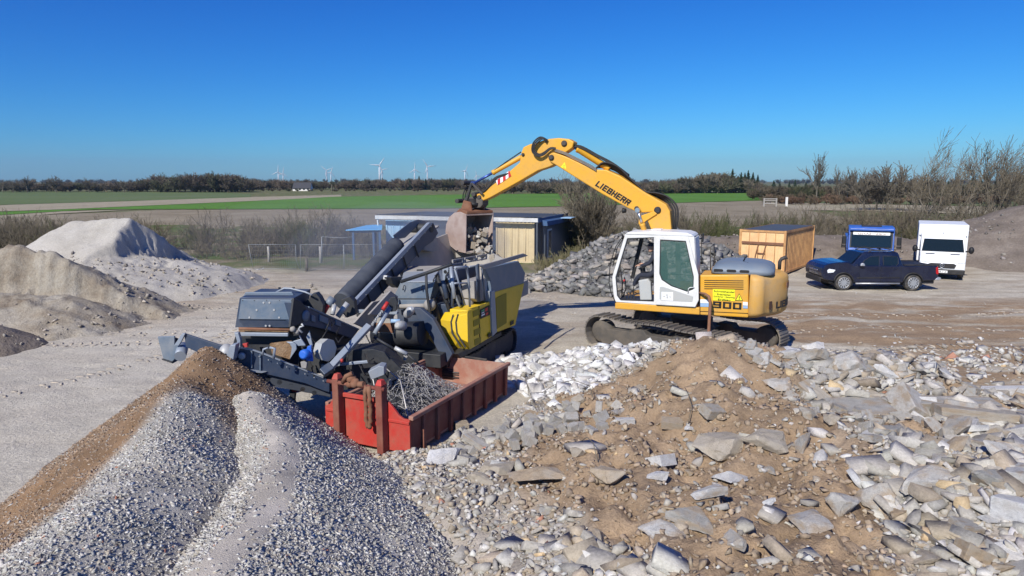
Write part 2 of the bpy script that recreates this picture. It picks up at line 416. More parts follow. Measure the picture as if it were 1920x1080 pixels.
def ground_col(X, Y):
    wob = 1.5*fbm(X*.25, Y*.25, 21, 3)
    grass = sstep(37.0, 39.5, Y+wob+sstep(-14, -30, X)*2-sstep(8, 12, X)*7)
    brown = sstep(3, 7, X+wob)*sstep(30, 27, Y)*sstep(14.5, 17.5, Y+wob*.5)
    brown = np.maximum(brown, .45*sstep(-10, -14, X)*sstep(20, 24, Y)*sstep(36, 30, Y))
    dust = .65*sstep(1.5, -3, X+wob)*sstep(33, 20, Y+wob)*(1-sstep(-9, -20, X)*.4)
    return np.stack([brown, dust, grass], -1)
def spaced(lo, hi, step, far, n):
    a = np.arange(lo, hi+1e-6, step); g = np.geomspace(step*2, far, n)
    return a, g
xa, g = spaced(-26, 34, .22, 5000, 40); xs = np.concatenate([-26-g[::-1], xa, 34+g])
ya, g = spaced(3, 44, .14, 6000, 60); ys = np.concatenate([[-60, -20, -5, 0], ya, 44+g])
ground = grid_mesh('ground', xs, ys, yard_z, 'yard', ground_col); tag(ground, kind='structure')

def patch(name, pts, mat, z):
    v = [Wz(u, vv, 0) for u, vv in pts]; mb = MB(); mb.add([(p.x, p.y, z) for p in v], [list(range(len(v)))])
    o = mb.build(name, mat); return tag(o, kind='structure')
patch('field', [(-900, 360), (-300, 359.5), (0, 359), (240, 360), (420, 361), (470, 364), (470, 371), (230, 377.5), (20, 384), (-300, 395), (-900, 410)], 'field_dull', .06)
patch('field', [(-200, 396), (20, 384.5), (230, 378), (500, 369), (640, 365.5), (640, 369), (500, 376), (250, 387), (120, 393), (0, 397), (-200, 402)], 'field_pale', .07)
patch('field', [(-200, 404), (0, 398), (120, 393.5), (250, 387.5), (500, 376.5), (620, 369.5), (830, 365.5), (1050, 363), (1250, 361), (1435, 360), (1425, 376), (1275, 380.5), (1060, 387), (830, 391.5), (500, 392.5), (180, 393), (110, 397), (0, 404), (-200, 412)], 'field_green', .08)
patch('field', [(-200, 413), (0, 405), (120, 397), (250, 394), (100, 402), (0, 411), (-200, 422)], 'field_pale', .09)
patch('field', [(-400, 426), (100, 403), (300, 394.5), (830, 392), (1060, 388), (1275, 381), (1425, 377), (1500, 385), (1500, 392), (1640, 420), (-700, 470)], 'field_brown', .07)
patch('field', [(1430, 372), (2300, 368), (2500, 396), (1900, 388), (1550, 381), (1432, 379)], 'field_dull', .07)
patch('field', [(1430, 380), (1550, 382), (1900, 389), (2500, 398), (2600, 420), (1500, 394)], 'field_pale', .08)

# ---------- heaps ----------
def ridge(X, Y, a, b, ha, hb, s, r=.35, p=1.0):
    ax, ay = a; bx, by = b; dx, dy = bx-ax, by-ay; L2 = dx*dx+dy*dy
    t = np.clip(((X-ax)*dx+(Y-ay)*dy)/L2, 0, 1); d = np.hypot(X-ax-t*dx, Y-ay-t*dy)
    return ha+(hb-ha)*t-s*(np.sqrt(d*d+r*r)-r)
def smax(a, b, k=.15):
    h = np.clip(.5+.5*(a-b)/k, 0, 1); return b*(1-h)+a*h+k*h*(1-h)
def lift(f):   # heaps dip below the ground at their toes
    return lambda X, Y: np.maximum(f(X, Y), -.35)
def h_sand1(X, Y):
    h = ridge(X, Y, (-21.0, 32.6), (-18.0, 32.2), 3.15, 3.30, .62, .06)
    cl = 1.75-.25*(X+17.6)-.15*np.abs(Y-32)
    edge = X-(-17.75+.25*np.sin(Y*2.3)+.35*vn(Y*1.5, Y*0, 4))+.25*(32-Y)
    h = np.where(edge > 0, np.minimum(h+.2, np.maximum(cl, h-edge*2.2)), h)
    h = h-sstep(-.2, .3, edge)*sstep(2.6, 1.0, edge)*.55*np.abs(fbm(X*2.2, Y*2.2, 36, 5))*1.8
    lo = ridge(X, Y, (-18.2, 30.6), (-14.8, 33.4), 1.75, .75, .36, .5)
    h = smax(h, lo, .25)
    return h+.16*fbm(X*.9, Y*.9, 31, 5)+.05*np.abs(vn(X*4, Y*4, 33))
def h_sand2(X, Y):
    h = ridge(X, Y, (-27, 26.5), (-16.9, 24.8), 3.0, 2.5, .60, .08)
    edge = (24.6+.35*vn(X*1.2, X*0, 5)+.15*np.sin(X*3.1))-Y
    h = np.where(edge > 0, np.minimum(h, np.maximum(h-edge*3.2, h-1.15+.3*vn(X*.8, Y*.8, 46))), h)
    cz = sstep(-.3, .1, edge)*sstep(1.6, .5, edge); h = h-cz*.42*np.abs(fbm(X*2.6, Y*1.1, 47, 5))*2.2
    lo = ridge(X, Y, (-24, 23.6), (-15.9, 23.6), 1.35, 1.0, .42, .4)
    h = smax(h, lo, .15)
    h = smax(h, ridge(X, Y, (-15.5, 25.5), (-13.8, 26.2), .75, .3, .3, .4), .2)
    return h+.26*fbm(X*1.1, Y*1.1, 41, 5)-.30*np.abs(fbm(X*1.7, Y*1.4, 48, 4))*sstep(.3, 1.2, h)+.09*np.abs(fbm(X*3, Y*3, 43, 3))
def h_sand3(X, Y):
    return ridge(X, Y, (-19, 19.7), (-15.9, 20.2), 1.35, .75, .62, .3)+.16*fbm(X*1.5, Y*1.5, 51, 5)
def h_asph(X, Y):
    h = ridge(X, Y, (5.9, 34.2), (9.3, 36.3), 2.45, 2.2, .58, .6)
    h = smax(h, ridge(X, Y, (1.2, 32.2), (5.5, 31.8), .35, .75, .35, .6), .3)
    return h+.25*fbm(X*.9, Y*.9, 61, 5)
def h_bank(X, Y):
    h = ridge(X, Y, (9.5, 43), (25, 45.5), 1.5, 1.45, .42, .8)
    h = smax(h, ridge(X, Y, (44, 45.5), (34.0, 44.6), 4.6, 3.6, .43, 1.0), .5)
    return h+.22*fbm(X*.6, Y*.6, 71, 5)
# foreground heaps (world metres)
def h_A(X, Y):
    h = ridge(X, Y, (-5.65, 12.35), (-5.62, 11.9), 1.98, 1.88, .98, .16)
    h = smax(h, ridge(X, Y, (-5.75, 11.7), (-5.35, 10.3), 1.66, 1.62, .72, .25), .12)
    h = smax(h, ridge(X, Y, (-5.35, 10.3), (-4.65, 8.5), 1.62, 1.46, .68, .3), .2)
    h = smax(h, ridge(X, Y, (-4.65, 8.5), (-4.5, 3.0), 1.46, 1.30, .62, .4), .2)
    return h+.05*fbm(X*1.3, Y*1.3, 81, 4)
def h_B(X, Y):
    h = ridge(X, Y, (-4.60, 11.50), (-3.5, 9.6), 1.36, 1.30, .76, .18)
    h = smax(h, ridge(X, Y, (-3.5, 9.6), (-3.0, 8.1), 1.30, 1.20, .62, .25), .15)
    h = smax(h, ridge(X, Y, (-3.0, 8.1), (-2.6, 3.0), 1.20, 1.12, .5, .4), .2)
    return h+.05*fbm(X*1.3, Y*1.3, 91, 4)
SOILP = 1
def h_C(X, Y):
    h = ridge(X, Y, (4.5, 14.6), (8.4, 13.8), 1.50, 1.10, .62, .7)
    h = smax(h, ridge(X, Y, (3.8, 11.8), (6.5, 8.5), 1.15, 1.1, .36, .9), .4)
    h = smax(h, ridge(X, Y, (1.6, 9.0), (3.5, 4.0), .85, 1.15, .30, .9), .4)
    h = smax(h, ridge(X, Y, (-1.5, 10.6), (.2, 9.4), .34, .55, .35, .4), .3)
    h = smax(h, ridge(X, Y, (8.0, 11.5), (14.5, 11.0), .75, .5, .30, .9), .4)
    h = smax(h, ridge(X, Y, (6.5, 8.5), (14, 6), 1.1, 1.1, .3, .9), .4)
    return h+.30*fbm(X*.75, Y*.75, 101, 5)+.05+soil_C(X, Y)*(.16*fbm(X*2.6, Y*2.6, 103, 4)-.34*np.abs(fbm(X*1.5, Y*1.5, 104, 4))+.08+.07*fbm(X*6, Y*6, 105, 3))
def h_D(X, Y):
    h = ridge(X, Y, (2.35, 16.4), (3.6, 16.9), .98, .80, .62, .35)
    h = smax(h, ridge(X, Y, (1.6, 14.2), (2.4, 16.2), .40, .75, .5, .4), .2)
    h = smax(h, ridge(X, Y, (.3, 17.6), (1.9, 17.2), .22, .45, .3, .4), .2)
    return h+.22*fbm(X*1.2, Y*1.2, 111, 4)
def h_all(X, Y):
    return np.maximum.reduce([yard_z(X, Y), h_A(X, Y), h_B(X, Y), h_C(X, Y), h_D(X, Y)])
def rg(lo, hi, st): return np.arange(lo, hi+st, st)
def heap(name, x0, x1, y0, y1, st, f, mat, label, cat='heap', colf=None):
    o = grid_mesh(name, rg(x0, x1, st), rg(y0, y1, st), lift(f), mat, colf); return tag(o, label, cat)
heap('sand_heap', -30, -10, 25, 40, .085, h_sand1, 'sand_pale', 'tallest pale sand heap with a freshly dug shaded notch beside its peak')
heap('sand_heap', -30, -11, 17.5, 31, .085, h_sand2, 'sand_dig', 'half dug sand heap with a crumbling brown face in front of the tallest pale heap')
heap('sand_heap', -22, -12.5, 17, 23, .1, h_sand3, 'soil_dark', 'low dark earth heap at the foot of the half dug sand heap')
heap('asphalt_heap', -3, 22, 27, 44, .14, h_asph, 'asphalt_heap', 'grey heap of broken asphalt rising behind the yellow excavator')
heap('earth_bank', 4, 62, 32, 56, .22, h_bank, 'soil_dark', 'long dark earth bank behind the parked vehicles, rising steeply past the white van')
# colours of the foreground heaps
def mixc(a, b, t): return np.asarray(a)*(1-t[..., None])+np.asarray(b)*t[..., None]
def brown_A(X, Y):   # where reddish brown fines cover heap A
    d = X-(-6.35+.35*(12.4-Y)*(-.35)); w = .5*fbm(X*.8, Y*.8, 120, 3)
    left = sstep(.25, -.30, (X+5.45)-.03*(12.4-Y)+w*.6)
    cap = sstep(1.5, .75, np.hypot(X+5.65, (Y-12.2)*.9)+w)
    rt = sstep(.75, .3, np.abs((X+5.0)-.45*(12.0-Y))+np.abs(w))*sstep(9.7, 10.6, Y)
    return np.clip(np.maximum.reduce([left, cap, rt*.8]), 0, 1)
def col_A(X, Y):
    b = brown_A(X, Y); n = fbm(X*2, Y*2, 130, 4)[..., None]
    return mixc((.40, .375, .335), (.24, .135, .06), b)*(1+.5*n)
def pale_B(X, Y):
    c = np.interp(Y, [3, 6.3, 6.8, 7.55, 8.2, 9.1, 9.65, 10.55, 11.6], [-3.3, -2.98, -2.9, -2.86, -2.92, -3.14, -3.39, -3.95, -4.6])-.05
    return sstep(.34, .14, np.abs(X-c)+.14*fbm(X*2, Y*2, 140, 3))
def col_B(X, Y):
    b = pale_B(X, Y); n = fbm(X*2, Y*2, 131, 4)[..., None]
    return mixc((.40, .375, .335), (.52, .465, .40), b)*(1+.4*n)
def soil_C(X, Y):    # brown sandy soil between the blocks
    n = fbm(X*.7, Y*.7, 150, 4)
    m = 1.15*np.exp(-(((X-3.6)/2.9)**2+((Y-12.0)/2.9)**2)*.8)+.55*np.exp(-(((X-1.8)/2.2)**2+((Y-8.2)/2.4)**2))
    m = m+.45*np.exp(-(((X-4.6)/1.6)**2+((Y-14.2)/1.2)**2))+.5*np.exp(-(((X-3.2)/1.4)**2+((Y-6.6)/1.0)**2))
    return np.clip(sstep(.25, .6, m+n*.9), 0, 1)
def col_C(X, Y):
    b = soil_C(X, Y); n = fbm(X*1.6, Y*1.6, 151, 4)[..., None]
    return mixc((.40, .36, .31), (.325, .232, .15), b)*(1+.45*n)
def col_D(X, Y):
    n = fbm(X*1.6, Y*1.6, 152, 4)[..., None]
    return np.asarray((.48, .45, .41))*(1+.3*n)
heap('gravel_heap', -11.5, -2, 2.5, 16, .07, h_A, 'gravel_fines', 'gravel heap with a brown streaked peak under the discharge conveyor', colf=col_A)
heap('gravel_heap', -7, 1.5, 2.5, 13, .07, h_B, 'gravel_fines', 'grey gravel heap with a pale streak of fines beside the red skip', colf=col_B)
heap('rubble_heap', -4, 17.5, 2.5, 18, .065, h_C, 'soil_brown', 'wide sandy brown rubble heap in front of the excavator', colf=col_C)
heap('rubble_heap', -2.5, 6.5, 12, 20, .08, h_D, 'soil_brown', 'small mound of bright white broken concrete by the crawler track', colf=col_D)

# ---------- air ----------
def vol(name, mb, density, color, kind='stuff', aniso=.3):
    m = bpy.data.materials.new(name); m.use_nodes = True; nt = m.node_tree
    for n in list(nt.nodes):
        if n.type == 'BSDF_PRINCIPLED': nt.nodes.remove(n)
    v = N(nt, 'ShaderNodeVolumePrincipled'); v.inputs['Density'].default_value = density; v.inputs['Color'].default_value = c4(color); v.inputs['Anisotropy'].default_value = aniso
    out = [n for n in nt.nodes if n.type == 'OUTPUT_MATERIAL'][0]; nt.links.new(v.outputs[0], out.inputs['Volume']); MATS[name] = m
    return tag(mb.build(name, name), kind=kind)
mb = MB(); mb.fbox(Fr((0, 0), (1, 0)), -4200, 4200, -60.5, 3400, -2.0, 105); vol('haze', mb, .00015, (.68, .84, 1.0))
for (x, y, z, rx, ry, rz, d) in ((-8, 37, 1.6, 11, 6, 2.8, .016), (-4.5, 28, 2.2, 4.6, 5.5, 2.0, .03), (-2.0, 23.4, 2.9, 2.0, 2.0, 1.3, .14)):
    mb = MB(); mb.ball((x, y, z), 1, 20, 12, (rx, ry, rz)); tag(vol('dust', mb, d, (.97, .95, .93)), 'pale dust drifting away behind the crusher', 'dust')
# ---------- loose stones ----------
def proj(P):
    P = np.asarray(P, float); x, y, z = P[..., 0], P[..., 1], P[..., 2]-CAMZ
    d = y*cP-z*sP; return 960+FPX*x/d, 540-FPX*(z*cP+y*sP)/d, d
def hit(u, v, f=h_all):
    r = ray(u, v); t = np.arange(4, 60, .03); X = r.x*t; Y = r.y*t; Z = CAMZ+r.z*t
    k = np.argmax(Z <= f(X, Y)); return np.array([X[k], Y[k], float(f(X[k:k+1], Y[k:k+1])[0])])
def sample(n, x0, x1, y0, y1, prob, zf):
    X = rng.uniform(x0, x1, n); Y = rng.uniform(y0, y1, n)
    Z = zf(X, Y); u, v, d = proj(np.stack([X, Y, Z], -1))
    k = (rng.random(n) < prob(X, Y)) & (u > -260) & (u < 2260) & (v < 1150)
    return X[k], Y[k], Z[k]
tiny = [rock_base(50+s, .3, 7) for s in range(8)]
small = [rock_base(s, .35, 9) for s in range(10)]
med = [rock_base(100+s, .35, 12, .8) for s in range(10)] + [rock_base(120+s, .3, 8, .55, True) for s in range(6)]
def stone_cols(n, pal, w, j=.18):
    pal = np.array(pal); w = np.array(w)/sum(w); c = pal[rng.choice(len(pal), n, p=w)]
    return c*(1+j*rng.normal(size=(n, 1)))*(1+.012*rng.normal(size=(n, 3)))
GREY = [(.45, .43, .395), (.53, .51, .475), (.62, .60, .56), (.36, .35, .33), (.40, .35, .29), (.42, .17, .10)]
def stones(name, n, box, prob, zf, r0, r1, pal, w, bases, label, mat='stone', sink=.25, tilt=.6, cat='stones', flatten=1.0, tint=None):
    X, Y, Z = sample(n, *box, prob, zf); m = len(X); r = r0+(r1-r0)*rng.random(m)**2.2
    sc = r[:, None]*np.stack([1+.5*rng.random(m), .75+.4*rng.random(m), (.55+.4*rng.random(m))*flatten], -1)
    pos = np.stack([X, Y, Z+r*(.5-sink)*flatten], -1)
    print(name, m); C = stone_cols(m, pal, w, .12)
    if tint: t = tint[0](X, Y)[:, None]; C = C*(1-t)+np.array(tint[1])*t*(.6+.8*rng.random((m, 1)))
    return scatter(name, bases, pos, sc, rots(m, tilt), np.clip(C, .01, .85), mat, label, cat)
def on(f, g=yard_z): return lambda X, Y: (f(X, Y) > g(X, Y)-.02)
pA = lambda X, Y: np.where((h_A(X, Y) > yard_z(X, Y)-.03) & (h_A(X, Y) >= h_B(X, Y)), np.clip(1-.55*brown_A(X, Y), 0, 1)*np.clip(.85+1.3*fbm(X*.9, Y*.9, 200, 3), .45, 1), 0)
pB = lambda X, Y: np.where((h_B(X, Y) > yard_z(X, Y)-.03) & (h_B(X, Y) > h_A(X, Y)) & (h_B(X, Y) > h_C(X, Y)-.05), np.clip(1-.93*pale_B(X, Y), 0, 1)*np.clip(.9+1.3*fbm(X*.9, Y*.9, 201, 3), .45, 1), 0)
stones('gravel', 105000, (-10, -1.5, 4.8, 15.2), pA, h_A, .016, .040, GREY, [4, 6, 3, 2, 3, .2], tiny, 'loose crushed gravel covering the heap under the conveyor', cat='gravel', sink=.5, flatten=.7, tint=(lambda X, Y: .85*brown_A(X, Y)*(rng.random(len(X)) < .93), (.27, .16, .08)))
stones('gravel', 80000, (-5.5, 1, 4.8, 12.8), pB, h_B, .016, .044, GREY, [4, 6, 4, 1.5, 2.5, .1], tiny, 'loose grey crushed stone covering the heap beside the red skip', cat='gravel', sink=.5, flatten=.7)
# rubble: fine and middle sizes in one loose mass
pC = lambda X, Y: np.where((h_C(X, Y) > yard_z(X, Y)-.04) & (h_C(X, Y) > h_B(X, Y)-.08), 1-.95*soil_C(X, Y), 0)
TAN = [(.38, .35, .305), (.45, .425, .385), (.36, .29, .21), (.54, .52, .49), (.28, .26, .23), (.45, .20, .12), (.55, .40, .22)]
stones('rubble', 50000, (-2.8, 13, 4.8, 17), pC, h_C, .020, .075, TAN, [5, 5, 4, 2.2, 2, .2, .3], small+med[:4], 'fine broken concrete, stones and grit scattered over the sandy rubble heap', cat='rubble')
stones('rubble', 13500, (-1.5, 13.5, 5.2, 17), lambda X, Y: pC(X, Y)*np.clip(.12+.16*X+fbm(X, Y, 210, 3), .06, 1), h_C, .06, .19, TAN, [6, 5, 3.5, 1.5, 3, .04, .2], med, 'fist to head sized broken concrete pieces lying thick on the rubble heap', cat='rubble', flatten=.8)
CLOD = [(.30, .215, .14), (.35, .26, .175), (.27, .20, .135), (.42, .35, .27)]
stones('soil_clods', 16000, (-.5, 9, 5, 16), lambda X, Y: (h_C(X, Y) > 0)*soil_C(X, Y)*np.clip(.5+1.6*fbm(X*.9, Y*.9, 260, 3), .1, 1), h_C, .012, .075, CLOD, [4, 4, 3, 1], small, 'crumbly brown soil clods lying between the blocks of the rubble heap', cat='soil clods')
pD = lambda X, Y: (h_D(X, Y) > np.maximum(yard_z(X, Y), h_C(X, Y))-.05)*1.0
WHT = [(.60, .59, .57), (.72, .71, .70), (.48, .46, .43), (.40, .35, .29)]
stones('rubble', 3400, (-1, 5, 12.5, 18.6), pD, h_D, .04, .16, WHT, [5, 5, 3, 1], med, 'small pieces of bright broken concrete filling the white mound', cat='rubble')
# cobbles where the skip meets the heap, litter of stones in the yard
stones('rubble', 5200, (2.5, 19, 14, 21.5), lambda X, Y: np.clip(.22*sstep(5, 10, X)+.9*np.exp(-((Y-18.2-.03*X)/1.4)**2)*sstep(6.5, 10, X)-.1+.5*fbm(X*.6, Y*.6, 220, 3), 0, 1)*(h_C(X, Y) < .1), yard_z, .03, .13, TAN, [4, 5, 2, 5, 1, .3, .3], med, 'thin spread of pale stones and brick bits lying on the ground behind the rubble heap', cat='rubble')
stones('gravel', 7000, (-22, 20, 9, 37), lambda X, Y: np.clip(.08+.5*fbm(X*.4, Y*.4, 230, 4), .015, 1)*.8, yard_z, .015, .05, TAN, [4, 5, 2, 3, 2, .1, .1], small, 'stray grit and pebbles scattered thinly over the dusty yard', cat='gravel')
# lumps on the sand and soil heaps
def hmax_left(X, Y): return np.maximum.reduce([yard_z(X, Y), h_sand1(X, Y), h_sand2(X, Y), h_sand3(X, Y)])
SND = [(.30, .26, .21), (.40, .35, .29), (.22, .19, .16)]
stones('sand_clods', 5000, (-24, -9, 18, 36), lambda X, Y: (hmax_left(X, Y) > .03)*np.clip(.35+1.5*fbm(X*.5, Y*.5, 240, 3), .03, 1)*(sstep(2.3, 1.0, hmax_left(X, Y))), hmax_left, .025, .12, SND, [3, 3, 1], small, 'crumbled clods of sand lying on the flanks of the sand heaps', cat='sand clods')
ASP = [(.12, .12, .118), (.19, .185, .18), (.29, .27, .25), (.36, .31, .25), (.08, .08, .08)]
stones('rubble', 8500, (-2, 17, 28, 39), lambda X, Y: (h_asph(X, Y) > .02)*1.0, h_asph, .05, .24, ASP, [4, 4, 3, 1.5, 3], med, 'broken grey asphalt pieces covering the heap behind the excavator', cat='rubble')
stones('rubble', 3000, (8, 45, 33, 50), lambda X, Y: (h_bank(X, Y) > .02)*np.clip(.3+fbm(X*.3, Y*.3, 250, 3)*2, .03, 1), h_bank, .03, .16, [(.15, .13, .11), (.22, .19, .16), (.32, .29, .26)], [3, 3, 1], small, 'dark clods and stones lying on the long earth bank', cat='soil clods')

# ---------- single rocks, slabs and blocks ----------
def piece_mat(name, cs, dirt=(.36, .27, .18), da=.75):
    m, nt, b = new_mat(name); oi = N(nt, 'ShaderNodeObjectInfo')
    r = ramp(nt, oi.outputs['Random'], [((i+.5)/len(cs), c) for i, c in enumerate(cs)])
    n1 = noise_node(nt, 3.2, 7, .7); n2 = noise_node(nt, 26, 5, .75); n3 = noise_node(nt, 1.4, 5, .6)
    v = ramp(nt, n1.outputs['Fac'], [(.3, .72), (.55, 1.0), (.75, 1.12)]); c = mix(nt, 1.0, r.outputs[0], v.outputs[0], 'MULTIPLY')
    d = ramp(nt, n3.outputs['Fac'], [(.45, 0.0), (.62, da)]); c = mix(nt, d.outputs[0], c, dirt)
    v = ramp(nt, n2.outputs['Fac'], [(.32, .62), (.45, .98), (.7, 1.12)]); c = mix(nt, .9, c, v.outputs[0], 'MULTIPLY')
    nt.links.new(c, b.inputs['Base Color']); b.inputs['Roughness'].default_value = .92; b.inputs['Specular IOR Level'].default_value = .2
    ad = N(nt, 'ShaderNodeMath'); ad.operation = 'ADD'; nt.links.new(n1.outputs['Fac'], ad.inputs[0]); nt.links.new(n2.outputs['Fac'], ad.inputs[1])
    bump(nt, b, ad.outputs[0], .8, .03); MATS[name] = m
piece_mat('concrete_piece', [(.38, .365, .335), (.46, .44, .41), (.53, .51, .48), (.44, .395, .33), (.57, .555, .53)])
piece_mat('white_piece', [(.58, .57, .55), (.68, .67, .66), (.76, .755, .75), (.62, .60, .57)], (.45, .40, .34), .4)
piece_mat('block_piece', [(.42, .41, .39), (.50, .485, .46), (.46, .43, .38), (.54, .515, .48)], (.36, .29, .2), .4)
piece_mat('soil_piece', [(.40, .30, .20), (.46, .36, .25), (.46, .40, .32)], (.42, .38, .32), .6)
piece_mat('boulder_piece', [(.34, .29, .24), (.42, .38, .33), (.30, .28, .26), (.20, .20, .195)], (.42, .36, .29), .5)
def rock_mesh(name, seed, mat, kind='rock', flatz=.7, frac=.30):
    if kind == 'rock': V, T = rock_base(seed, .38, 15, flatz)
    elif kind == 'slab': V, T = rock_base(seed, .45, 9, flatz)
    else: V, T = rock_base(seed, .14, 8, 1.0, True)
    bm = bmesh.new(); vs = [bm.verts.new(v) for v in V]
    for t in T: bm.faces.new([vs[i] for i in t])
    bmesh.ops.recalc_face_normals(bm, faces=bm.faces)
    if kind == 'block':
        bmesh.ops.dissolve_limit(bm, angle_limit=R(12), verts=bm.verts, edges=bm.edges); bmesh.ops.bevel(bm, geom=bm.edges, offset=.06, segments=1, affect='EDGES')
    else:
        bmesh.ops.dissolve_limit(bm, angle_limit=R(16), verts=bm.verts, edges=bm.edges)
        bmesh.ops.bevel(bm, geom=bm.edges, offset=.05, segments=1, affect='EDGES'); bmesh.ops.triangulate(bm, faces=bm.faces)
        for _ in range(2): bmesh.ops.subdivide_edges(bm, edges=[e for e in bm.edges if e.calc_length() > .3], cuts=1, fractal=frac, seed=seed)
        bmesh.ops.triangulate(bm, faces=bm.faces)
    me = bpy.data.meshes.new(name); bm.to_mesh(me); bm.free(); me.materials.append(MATS[mat]); return me
RM = {}
def rmesh(mat, kind, k, flatz=.7):
    key = (mat, kind, k, flatz)
    if key not in RM: RM[key] = rock_mesh('rock', 300+k*7, mat, kind, flatz)
    return RM[key]
def piece(name, mat, kind, k, pos, sc, yaw=0.0, tx=0.0, ty=0.0, label=None, cat=None, group=None, flatz=.7):
    o = bpy.data.objects.new(name, rmesh(mat, kind, k, flatz)); col.objects.link(o)
    o.location = pos; o.scale = sc; o.rotation_euler = (R(tx), R(ty), R(yaw)); return tag(o, label, cat, group)
taken = []
